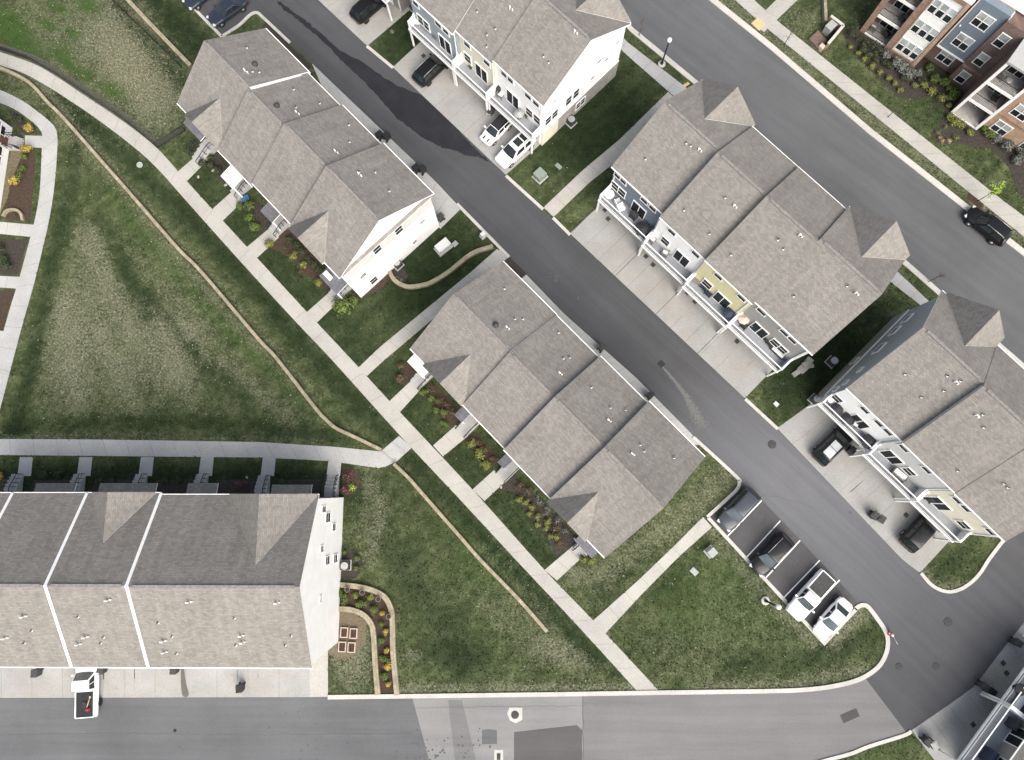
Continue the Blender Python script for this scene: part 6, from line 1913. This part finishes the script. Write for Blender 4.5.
def plant_pot_(px, py, label, z=3.0, m='leaf_g', s=.3):
    p = G(px, py, z); r = thing('potted_plant', label, 'potted plant', (p.x, p.y, z), 0, 'potted plants on decks')
    mb = MB(); mb.lathe([(.12, 0), (.17, .28), (.19, .3), (.15, .3), (.13, .26)], n=12); mb.build('pot', M['dkgrey'], r)
    mb = MB()
    for k in range(60):
        v = Vector((rng.gauss(0, s * .5), rng.gauss(0, s * .5), .38 + abs(rng.gauss(0, s * .5))))
        t_ = Vector((rng.uniform(-1, 1), rng.uniform(-1, 1), rng.uniform(-.4, 1))).normalized() * .12; n_ = t_.orthogonal().normalized() * .05
        mb.face([v - t_, v + n_, v + t_, v - n_])
    mb.build('foliage', M[m], r)
# blue house
table_(608.5, 197, 'round white table at the outer corner of the blue house deck', 3.0, 1.05, 'cloth_w')
chair_(617.5, 204, 'white chair beside the round table on the blue house deck', rz=2.0, m='cloth_w')
chair_(620.5, 209.5, 'white chair nearest the deck rail of the blue house', rz=.5, m='cloth_w')
grill_(633.5, 217, 'black covered grill below the sliding door of the blue house', rz=a46, s=(.75, .6, .95))
umbrella_(643, 228.5, 'large black umbrella in the corner of the blue house deck', d=1.65, h=1.05)
# white house
chair_(651.5, 241, 'grey chair with a white cushion by the partition on the white house deck', rz=2.3)
chair_(664, 254.5, 'grey chair with a white cushion near the sliding door of the white house deck', rz=2.6)
plant_pot_(671, 251, 'small dark potted plant at the white house wall')
# yellow house
table_(694.5, 281.5, 'small round grey table by the partition on the yellow house deck', 3.0, .75)
chair_(703.5, 287, 'navy chair nearest the partition on the yellow house deck', rz=2.4, m='cloth_nv', cm='cloth_nv')
chair_(708, 294, 'navy chair nearest the middle of the yellow house deck', rz=2.4, m='cloth_nv', cm='cloth_nv')
plant_pot_(716.5, 291, 'small dark potted plant at the yellow house wall')
umbrella_(729.5, 312, 'dark navy umbrella at the far end of the yellow house deck', d=1.25, h=1.3, m='cloth_nv')
# grey house
umbrella_(744.5, 318, 'beige umbrella by the partition on the grey house deck', d=1.25, h=1.6, m='cloth_b')
table_(752, 325, 'round white table beside the beige umbrella on the grey house deck', 3.0, .8, 'cloth_w')
chair_(766, 339, 'grey chair with a pale cushion at the wall of the grey house deck', rz=2.2, m='dkgrey')
chair_(769.5, 343.5, 'grey chair with a pale cushion beside the long sofa of the grey house', rz=2.2, m='dkgrey')
sofa_(777.5, 352, 'dark sofa with white cushions on the grey house deck', rz=a46, w=1.6, m='dkgrey')
grill_(743, 327, 'small black covered grill at the deck rail of the grey house', rz=a46, s=(.6, .35, .7))
# top row decks
table_(418.5, 24, 'square edged white table at the corner of the grey blue house deck', 3.0, 1.1, 'cloth_w')
chair_(431.5, 32.5, 'first white cushioned chair on the grey blue house deck at the top', rz=2.4)
chair_(437, 38, 'second white cushioned chair, nearest the door of the grey blue house', rz=2.4)
grill_(497.5, 91.5, 'black square grill by the partition on the white house deck at the top', rz=a46)
chair_(501, 96.5, 'white chair beside the black grill on the top white house deck', rz=1.0)
umbrella_(519, 112.5, 'grey round umbrella on the top white house deck', d=1.1, h=1.2, m='util_grey')
plant_pot_(516.5, 104.5, 'green potted plant by the sliding door of the top white house', s=.35)
plant_pot_(526.5, 117, 'green potted plant beside the grey umbrella of the top white house', s=.3)
plant_pot_(471, 68.5, 'small green plant hanging by the door of the yellow house at the top', s=.25)
umbrella_(490.5, 109, 'dark round umbrella leaning at the garage of the top white house', z=0.0, d=1.0, h=1.2)
# right row decks
table_(829.5, 400.5, 'square edged white table at the corner of the far right deck', 3.0, .9, 'cloth_w')
umbrella_(837.5, 408.5, 'first round black umbrella on the white house deck at the right', d=1.25, h=1.2)
umbrella_(848, 418.5, 'second round black umbrella on the white house deck at the right', d=1.25, h=1.2)
table_(843, 413, 'small pale table between the two black umbrellas', 3.0, .6, 'cloth_b')
chair_(853.5, 424, 'small pale chair beside the second black umbrella', rz=1.0)
umbrella_(870.5, 441.5, 'largest round black umbrella at the partition of the white house deck at the right', d=1.6, h=1.05)
sofa_(897.5, 475, 'grey curved sofa with white cushions on the light grey deck at the right', rz=2.4, w=1.5)
table_(902, 484, 'small round grey table at the end of the grey sofa', 3.0, .6)
grill_(928.5, 499, 'small black covered grill by the partition of the cream house deck', rz=a46, s=(.55, .5, .9))
# lower right decks
sofa_(1018, 700, 'dark sofa with white cushions on the lower right deck', rz=FG.a, w=1.8, m='cloth_dk')
umbrella_(1022, 690, 'black round umbrella at the right edge above the lower right deck', d=1.1, h=1.2)
grill_(1009, 722, 'dark covered grill beside the white partition at the lower right', rz=FG.a)
grill_(985, 754, 'large dark covered grill at the bottom edge of the lower right deck', rz=FG.a, s=(1.3, .8, 1.0), m='cloth_nv')
# apartment balconies
def hat(u, v, z): p = FH.at(u, v, z); return p
def on_h(fn, u, v, z, *a, **k):
    r = fn(0, 0, *a, **k); p = FH.at(u, v, z); r.location = p; return r
on_h(chair_, 1.0, 1.0, .16, 'grey chair on the lowest balcony of the brick building', rz=2.6)
on_h(chair_, 2.6, 1.3, .16, 'grey chair near the pier on the lowest balcony of the brick building', rz=2.0, m='dkgrey', cm='cloth_dk')
on_h(chair_, 2.9, 1.2, 3.16, 'grey chair on the middle balcony of the brick building', rz=2.0, m='dkgrey', cm='util_grey')
on_h(table_, 2.2, 1.0, 6.26, 'dark round table on the high balcony of the brick building', d=.7, m='dkgrey')
on_h(chair_, 15.3, -.9, 3.12, 'black chair on the middle balcony of the balcony wing', rz=1.0, m='black', cm='black')
on_h(chair_, 14.0, -1.0, 6.12, 'grey chair on the top balcony of the balcony wing', rz=2.0, cm='util_grey')
on_h(table_, 14.7, -1.3, 6.12, 'pale round table on the top balcony of the balcony wing', d=.6, m='galv')
# blue barrow-like tub by the front steps
p = G(246.5, 200); r = thing('blue_tub', 'bright blue plastic tub in the bed beside the second front steps', 'tub', (p.x, p.y, 0), .4)
mb = MB()
a = [(-.35, -.25, .1), (.35, -.25, .1), (.35, .25, .1), (-.35, .25, .1)]; b = [(-.5, -.38, .5), (.5, -.38, .5), (.5, .38, .5), (-.5, .38, .5)]; c = [(-.42, -.3, .46), (.42, -.3, .46), (.42, .3, .46), (-.42, .3, .46)]
mb.face(c)
for i in range(4):
    j = (i + 1) % 4; mb.face([a[i], a[j], b[j], b[i]]); mb.face([b[i], b[j], c[j], c[i]])
mb.build('tub', M['blue'], r); r.scale = (.8, .8, .8)
mb = MB(); mb.tube([(-.5, 0, .5), (-.75, 0, .55), (-.75, 0, .1)], .03); mb.build('handle', M['iron'], r)
for (x, y, l, s) in ((214, 170.5, 'pale garden rock near the first white porch roof', .45), (198.5, 177, 'pale garden rock beside the first front walk', .35), (226, 185, 'pale garden rock right below the white porch roof', .4), (247, 477.5, 'white round stone in the lower left front bed', .3), (501, 487, 'pale stone at the corner of the long centre bed', .3), (486, 443 + 6, 'pale stone by the centre front steps', .22)):
    p = G(x, y); mb = MB(); mb.lathe([(s * .3, 0), (s * .5, s * .12), (s * .45, s * .35), (s * .15, s * .48)], n=9)
    o = mb.build('garden_rock', M['rock'], None, (p.x, p.y, 0), rng.uniform(0, 3)); o.scale = (1.2, .8, .8); tag(o, l, 'rock', 'garden rocks')
# ------------------------------------------------------------------ plants
SHR = {}
def shrub_mesh(leaf, var, loose):
    key = (leaf, var, loose)
    if key in SHR: return SHR[key]
    rr = random.Random(sum(map(ord, leaf)) * 7 + var * 31 + int(loose * 10))
    mb = MB()
    nl = 9
    lobes = [(Vector((0, 0, .40)), .44)] * 3 + [(Vector((rr.gauss(0, .17), rr.gauss(0, .17), .40 + rr.uniform(-.08, .16))), rr.uniform(.24, .36)) for _ in range(6)]
    n = 420 if loose < .5 else 210
    for k in range(n):
        c, r_ = lobes[rr.randrange(nl)]
        d = Vector((rr.gauss(0, 1), rr.gauss(0, 1), rr.gauss(0, 1) + .5)).normalized()
        p = c + d * r_ * (rr.uniform(.8, 1.05 if rr.random() < .85 else 1.4) if loose < .5 else rr.uniform(.3, 1.35))
        if p.z < .02: p.z = .02 + rr.random() * .05
        s = rr.uniform(.05, .10) * (1 if loose < .5 else .85)
        t_ = (d.cross(Vector((rr.uniform(-1, 1), rr.uniform(-1, 1), rr.uniform(-1, 1)))).normalized() + d * rr.uniform(-.3, .6)).normalized() * s
        n_ = t_.cross(d).normalized() * s * .55
        if n_.length < 1e-4: continue
        mb.face([p - t_, p + n_, p + t_, p - n_])
    f = mb
    me = bpy.data.meshes.new('foliage'); me.from_pydata(f.v, [], f.f); me.materials.append(M[leaf]); me.update()
    st = MB()
    for k in range(6):
        a = k * 1.05
        st.cyl((0, 0, 0), (math.cos(a) * .22, math.sin(a) * .22, .5), .016, .008, 4)
    ms = bpy.data.meshes.new('stem'); ms.from_pydata(st.v, [], st.f); ms.materials.append(M['bark']); ms.update()
    SHR[key] = (me, ms)
    return SHR[key]
def shrub(px, py, d, leaf, label, group, loose=0.0, h=None, name='shrub', cat='shrub', z=0.0):
    p = G(px, py)
    me, ms = shrub_mesh(leaf, rng.randrange(3), loose)
    r = thing(name, label, cat, (p.x, p.y, z), rng.uniform(0, 6.28), group)
    r.scale = (d * rng.uniform(.92, 1.08), d * rng.uniform(.92, 1.08), (h or d * .85))
    for nm, m_ in (('foliage', me), ('stem', ms)):
        o = bpy.data.objects.new(nm, m_); COL.objects.link(o); o.parent = r
ORD = ['first', 'second', 'third', 'fourth', 'fifth', 'sixth', 'seventh', 'eighth', 'ninth', 'tenth', 'eleventh', 'twelfth', 'thirteenth', 'fourteenth']
def row_of(pts, d, leaf, what, where, group, loose=0.0, h=None):
    """labels count along the row from its named start"""
    n = len(pts)
    for i, (x, y) in enumerate(pts):
        l = '%s %s, %s' % (ORD[i] if i < n - 1 or n == 1 else 'last', what, where)
        if n == 1: l = '%s, %s' % (what, where)
        shrub(x + rng.gauss(0, .5), y + rng.gauss(0, .5), d * rng.uniform(.78, 1.2), leaf, l, group, loose, h)
zq = lambda x, y: (480 + x / 6.33, 440 + y / 6.33)
zh = lambda x, y: (764 + x / 3.8, y / 3.8)
zd = lambda x, y: (310 + x / 7.6, 540 + y / 7.6)
zd2 = lambda x, y: (200 + x / 3.8, 560 + y / 3.8)
# centre row beds
row_of([(424, 393), (431.5, 399), (436.5, 411), (444.5, 413), (444.5, 423.5)], .95, 'leaf_g', 'yellowish green shrub', 'from the white porch along the first centre bed', 'front bed shrubs')
row_of([(433, 389), (440, 400), (447, 406), (452, 414)], 1.0, 'leaf_br', 'brownish shrub', 'against the wall of the first centre bed, from the porch', 'front bed shrubs', .8)
row_of([(471, 444.5), (479, 453.5), (487, 464.5)], .95, 'leaf_y', 'pale yellow green shrub', 'down the short bed between the two blue grey porch roofs', 'front bed shrubs')
row_of([(478, 443), (486, 450), (492, 458)], .9, 'leaf_br', 'bare brown shrub', 'by the wall between the two blue grey porch roofs', 'front bed shrubs', .8)
row_of([zq(245, 380), zq(282, 396), zq(310, 460), zq(332, 418), zq(362, 480), zq(366, 535), zq(418, 556), zq(422, 512), zq(442, 606), zq(487, 610)], .72, 'leaf_y', 'small light green shrub', 'down the long centre bed from its upper steps', 'front bed shrubs')
row_of([zq(425, 440), zq(372, 388), zq(492, 500), zq(545, 572)], .95, 'leaf_grey', 'grey green shrub', 'by the wall of the long centre bed', 'front bed shrubs', .8)
row_of([zq(300, 320), zq(250, 290), zq(470, 560), zq(500, 650)], 1.0, 'leaf_br', 'brown shrub', 'along the long centre bed from its upper steps', 'front bed shrubs', .8)
row_of([(402, 366), (400.5, 378)], 1.15, 'leaf_br', 'brown green shrub', 'left of the white porch of the centre row', 'front bed shrubs', .3)
row_of([(583, 558), (590, 561)], .8, 'leaf_y', 'low green shrub', 'at the last front steps of the centre row', 'front bed shrubs')
# upper left row beds
row_of([(241.5, 206.5), (251.5, 208), (249.8, 217.5), (257, 227.5)], 1.15, 'leaf_g', 'bright green shrub', 'down the bed beside the blue tub', 'front bed shrubs', .3)
row_of([(205, 164), (212, 165), (219, 172), (211, 158)], .95, 'leaf_d', 'dark shrub', 'in the shaded bed left of the white porch roof', 'front bed shrubs', .3)
row_of([(193, 146), (190, 152)], .9, 'leaf_d', 'dark shrub', 'beside the first front steps at the upper left', 'front bed shrubs', .3)
row_of([(271, 244.5), (294, 258.5), (304, 267), (319, 283.5)], 1.0, 'leaf_y', 'yellow green shrub', 'along the third bed towards the white gable end', 'front bed shrubs')
row_of([(287, 250), (301, 273)], .8, 'leaf_br', 'brown shrub', 'along the third bed towards the white gable end', 'front bed shrubs', .8)
row_of([(291, 240), (297, 246.5), (303, 253), (309, 259), (315, 265), (320, 271)], .95, 'leaf_d', 'dark hedge shrub', 'along the wall towards the white gable end', 'front bed shrubs', .3)
shrub(343, 306, 2.0, 'leaf_g', 'large loose green shrub at the corner below the white gable end', 'front bed shrubs', .3, 1.6)
shrub(354, 302, 1.2, 'leaf_g', 'smaller green shrub right of the large loose one at the gable corner', 'front bed shrubs', .3)
row_of([(392, 262), (397, 278), (402, 281)], .55, 'leaf_grey', 'little grey shrub', 'round the air conditioner inside the curved wall', 'front bed shrubs', .8)
# lower left front beds
shrub(2, 476, .9, 'leaf_gold', 'golden shrub in the front bed at the left edge of the lower row', 'lower left bed shrubs')
row_of([(46.5, 476), (61, 475)], .95, 'leaf_d', 'dark rounded shrub', 'in the second front bed of the lower left row', 'lower left bed shrubs')
row_of([(103, 480), (115, 481)], .9, 'leaf_d', 'dark low shrub', 'in the third front bed of the lower left row', 'lower left bed shrubs', .3)
row_of([(165, 481), (180, 480)], .9, 'leaf_d', 'dark low shrub', 'in the fourth front bed of the lower left row', 'lower left bed shrubs', .3)
row_of([(239.5, 485.5), (246, 484)], .9, 'leaf_m', 'pinkish maroon shrub', 'in the fifth front bed of the lower left row', 'lower left bed shrubs', .8)
row_of([(285, 483), (298, 486)], .9, 'leaf_d', 'dark low shrub', 'in the last front bed of the lower left row', 'lower left bed shrubs', .3)
shrub(352.5, 487, 1.0, 'leaf_lime', 'lime green shrub in the bed at the end of the lower left row', 'lower left bed shrubs', .8)
row_of([(349, 474.5), (347, 489)], 1.2, 'leaf_m', 'maroon brown shrub', 'beside the lime one at the end of the lower left row', 'lower left bed shrubs', .8)
# curved flower bed
row_of([zd(235, 390), zd(275, 450), zd(390, 475), zd(495, 530), zd(550, 635), zd2(695, 305), zd2(700, 370), zd2(705, 440)], .85, 'leaf_g', 'round green shrub', 'along the curved bed from the white gable end', 'curved bed shrubs')
row_of([zd(350, 415), zd(460, 440)], .85, 'leaf_y', 'yellow green shrub', 'between the round pots and the green shrubs of the curved bed', 'curved bed shrubs')
row_of([zd(555, 552), zd(580, 692), zd2(710, 340), zd2(715, 402), zd2(715, 470)], .75, 'leaf_gold', 'golden yellow shrub', 'along the straight part of the curved bed downwards', 'curved bed shrubs')
row_of([(357, 558), (356.7, 568.5), (345, 552)], .75, 'leaf_g', 'little green shrub', 'round the air conditioner by the blank white gable end', 'lower left bed shrubs')
# left house beds
row_of([(28.5, 150.5), (17, 182), (31.5, 129.5)], 1.0, 'leaf_gold', 'yellow shrub', 'beside the front step of the left house', 'left bed shrubs', .3)
row_of([(26, 158), (24.5, 170), (22, 176)], .9, 'leaf_g', 'green shrub', 'down the red brown bed of the left house', 'left bed shrubs')
row_of([(17, 118), (22, 122)], .8, 'leaf_d', 'dark shrub', 'in the bed inside the curved left walk', 'left bed shrubs', .3)
row_of([(6, 260), (9, 267), (3, 250)], 1.0, 'leaf_d', 'dark shrub', 'in the bed between two short walks at the left edge', 'left bed shrubs', .3)
row_of([(14, 216)], .7, 'leaf_br', 'brown shrub', 'inside the small stone arch at the left edge', 'left bed shrubs', .8)
# street side bed of the brick building
row_of([zh(327, 182), zh(352, 205), zh(377, 228), zh(408, 257), zh(438, 275), zh(467, 300), zh(495, 320), zh(518, 347)], .72, 'leaf_y', 'small round yellow shrub', 'along the edge of the brick building bed from the enclosure', 'brick building shrubs')
row_of([zh(562, 327), zh(605, 328), zh(632, 350), zh(665, 377), zh(697, 405)], .95, 'leaf_y', 'larger yellow green shrub', 'in the row below the blue panel', 'brick building shrubs')
row_of([zh(540, 285), zh(580, 285), zh(500, 245), zh(455, 215), zh(515, 262)], 1.25, 'leaf_grey', 'big grey green shrub', 'at the foot of the white window bay', 'brick building shrubs', .3)
row_of([zh(410, 180), zh(380, 165), zh(350, 150), zh(325, 135), zh(340, 110), zh(430, 200)], 1.2, 'leaf_d', 'big dark shrub', 'along the foot of the balcony bay', 'brick building shrubs', .8)
row_of([zh(395, 215), zh(420, 235), zh(470, 255), zh(530, 305), zh(590, 310), zh(372, 195), zh(450, 245)], .95, 'leaf_d', 'dark filler shrub', 'behind the row of small yellow shrubs', 'brick building shrubs', .3)
row_of([zh(622, 262), zh(640, 305), zh(680, 322), zh(700, 345), zh(712, 372)], 1.2, 'leaf_g', 'bright green leafy shrub', 'below the recessed dark brick wall', 'brick building shrubs', .3)
row_of([zh(700, 445), zh(722, 465), zh(742, 482), zh(775, 507)], 1.15, 'leaf_y', 'light green shrub', 'along the front of the balcony wing', 'brick building shrubs', .3)
row_of([zh(835, 495), zh(848, 512)], 1.1, 'leaf_g', 'green shrub', 'below the orange brick wall at the right edge', 'brick building shrubs', .3)
row_of([zh(875, 530), zh(915, 560), zh(965, 570), zh(950, 612), zh(975, 600)], 1.3, 'leaf_grey', 'dark grey green shrub', 'along the orange brick wall at the right edge', 'brick building shrubs', .3)
row_of([zh(683, 490), zh(666, 508), zh(728, 527)], .65, 'leaf_y', 'little yellow tuft', 'in the ring of tufts before the balcony wing', 'brick building tufts', .8)
row_of([zh(664, 523), zh(675, 538), zh(697, 540)], .6, 'leaf_tan', 'little straw coloured tuft', 'in the ring of tufts before the balcony wing', 'brick building tufts', .8)
shrub(392, 32.5, .01 + .55, 'leaf_grey', 'pale round plant at the corner of the small lawn by the top driveways', 'front bed shrubs')
shrub(410, 31.5, .5, 'leaf_grey', 'pale round plant below the corner of the top grey blue deck', 'front bed shrubs')

# young trees
def sapling(px, py, label, h, leaf=None, crown=1.2, leaves=0, name='young_tree', lean=(0, 0)):
    p = G(px, py); r = thing(name, label, 'tree', p, rng.uniform(0, 6), 'young street trees')
    mb = MB(); tips = []
    mb.cyl((0, 0, 0), (lean[0] * .5, lean[1] * .5, h * .55), .05, .035, 6); mb.cyl((lean[0] * .5, lean[1] * .5, h * .55), (lean[0], lean[1], h), .035, .012, 6)
    mb.build('trunk', M['bark'], r)
    mb = MB()
    for k in range(16):
        z0 = h * rng.uniform(.4, .95); a = rng.uniform(0, 6.28); l = crown * rng.uniform(.45, 1) * (1.15 - z0 / h * .6)
        b0 = Vector((lean[0] * z0 / h, lean[1] * z0 / h, z0)); b1 = b0 + Vector((math.cos(a) * l * .7, math.sin(a) * l * .7, l * .6))
        mb.cyl(b0, b1, .018, .007, 4); tips.append((b0, b1))
        for q in range(3):
            s = b0.lerp(b1, rng.uniform(.3, .9)); e = s + Vector((rng.gauss(0, .25), rng.gauss(0, .25), rng.uniform(.1, .4))) * crown * .6
            mb.cyl(s, e, .008, .004, 3); tips.append((s, e))
    mb.build('branch', M['bark'], r)
    if leaves:
        mb = MB()
        for k in range(leaves):
            s, e = rng.choice(tips); c = s.lerp(e, rng.uniform(.3, 1.1)) + Vector((rng.gauss(0, .09), rng.gauss(0, .09), rng.gauss(0, .09)))
            t_ = Vector((rng.uniform(-1, 1), rng.uniform(-1, 1), rng.uniform(-.5, .5))).normalized() * rng.uniform(.06, .12); n_ = t_.cross(Vector((rng.uniform(-1, 1), rng.uniform(-1, 1), 1))).normalized() * .05
            mb.face([c - t_, c + n_, c + t_, c - n_])
        mb.build('crown', M[leaf], r)
    return r
sapling(978, 201, 'young tree with lime green new leaves over the street walk at the right', 3.6, 'leaf_lime', 1.35, 420)
sapling(784, 45, 'bare young tree on the verge beside the brick enclosure', 2.6, crown=.9)
sapling(888, 117, 'bare young tree on the verge halfway along the wide street', 2.6, crown=.9)
sapling(928, 282, 'bare young tree on the verge between the two right rows', 3.0, crown=1.0)
sapling(639, 36, 'bare young tree on the verge at the corner of the tall white gable end', 2.6, crown=.8)

# scattered stones and clods that lie on the dry turf (too many to count)
mb = MB()
rr = random.Random(3)
def clods(cx, cy, rx, ry, n, s0=.03, s1=.10):
    for k in range(n):
        x = rr.gauss(cx, rx); y = rr.gauss(cy, ry); p = G(x, y); s = rr.uniform(s0, s1)
        a = rr.uniform(0, 6.28); d = Vector((math.cos(a), math.sin(a), 0)) * s; e = Vector((-d.y, d.x, 0)) * rr.uniform(.5, .9); t_ = Vector((0, 0, s * .7))
        mb.face([p + d, p + e, p + t_]); mb.face([p + e, p - d, p + t_]); mb.face([p - d, p - e, p + t_]); mb.face([p - e, p + d, p + t_])
clods(135, 70, 18, 17, 700, .02, .055); clods(120, 40, 20, 20, 350, .02, .05)
o = mb.build('straw_clods', M['leaf_tan']); o['kind'] = 'stuff'

# short grass tufts that stand on the turf (uncountable): straw where it is dry, green elsewhere
from mathutils.bvhtree import BVHTree
bv_v = []; bv_f = []
for o in list(bpy.data.objects):
    if (o.get('kind') == 'structure' or o.name == 'steps') and o.name != 'ground' and o.type == 'MESH':
        n0 = len(bv_v); bv_v += [tuple(v.co) for v in o.data.vertices]
        bv_f += [tuple(n0 + i for i in p.vertices) for p in o.data.polygons if p.normal.z > .5]
for row in (RA, RB, RC, RD, RE, RF, RG, RI, RJ):
    for U in row.units:
        n0 = len(bv_v); bv_v += [tuple(row.F.at(u, v, 1.0)) for u, v in ((U['u0'], U['w0']), (U['u1'], U['w0']), (U['u1'], U['w1']), (U['u0'], U['w1']))]
        bv_f.append((n0, n0 + 1, n0 + 2, n0 + 3))
tree_ = BVHTree.FromPolygons(bv_v, bv_f)
mb = MB(); rt = random.Random(21)
xs, ys, ch = TURF['xs'], TURF['ys'], TURF['ch']
placed = 0
for k in range(90000):
    px_ = rt.uniform(-5, 1029); py_ = rt.uniform(-5, 765)
    p = G(px_, py_)
    i = min(len(ys) - 1, int(np.searchsorted(ys, p.y))); j = min(len(xs) - 1, int(np.searchsorted(xs, p.x)))
    D, B_, K_ = ch[i, j, 0], ch[i, j, 1], ch[i, j, 2]
    if rt.random() < 0.35 * K_ + .3 * B_: continue
    if tree_.ray_cast(Vector((p.x, p.y, 60)), Vector((0, 0, -1)))[0] is not None: continue
    dry = rt.random() < D * .75 + .05 * (1 - K_)
    h = rt.uniform(.05, .13); w = rt.uniform(.03, .075)
    for q in range(2):
        a = rt.uniform(0, 6.28); d = Vector((math.cos(a), math.sin(a), 0)) * w; l = Vector((rt.gauss(0, .06), rt.gauss(0, .06), h))
        mb.face([p - d, p + d, p + d * .3 + l, p - d * .3 + l], 1 if dry else (2 if K_ > .45 else 0))
    placed += 1
o = mb.build('grass_tufts', [M['blade'], M['blade_dry'], M['blade_deep']]); o['kind'] = 'stuff'
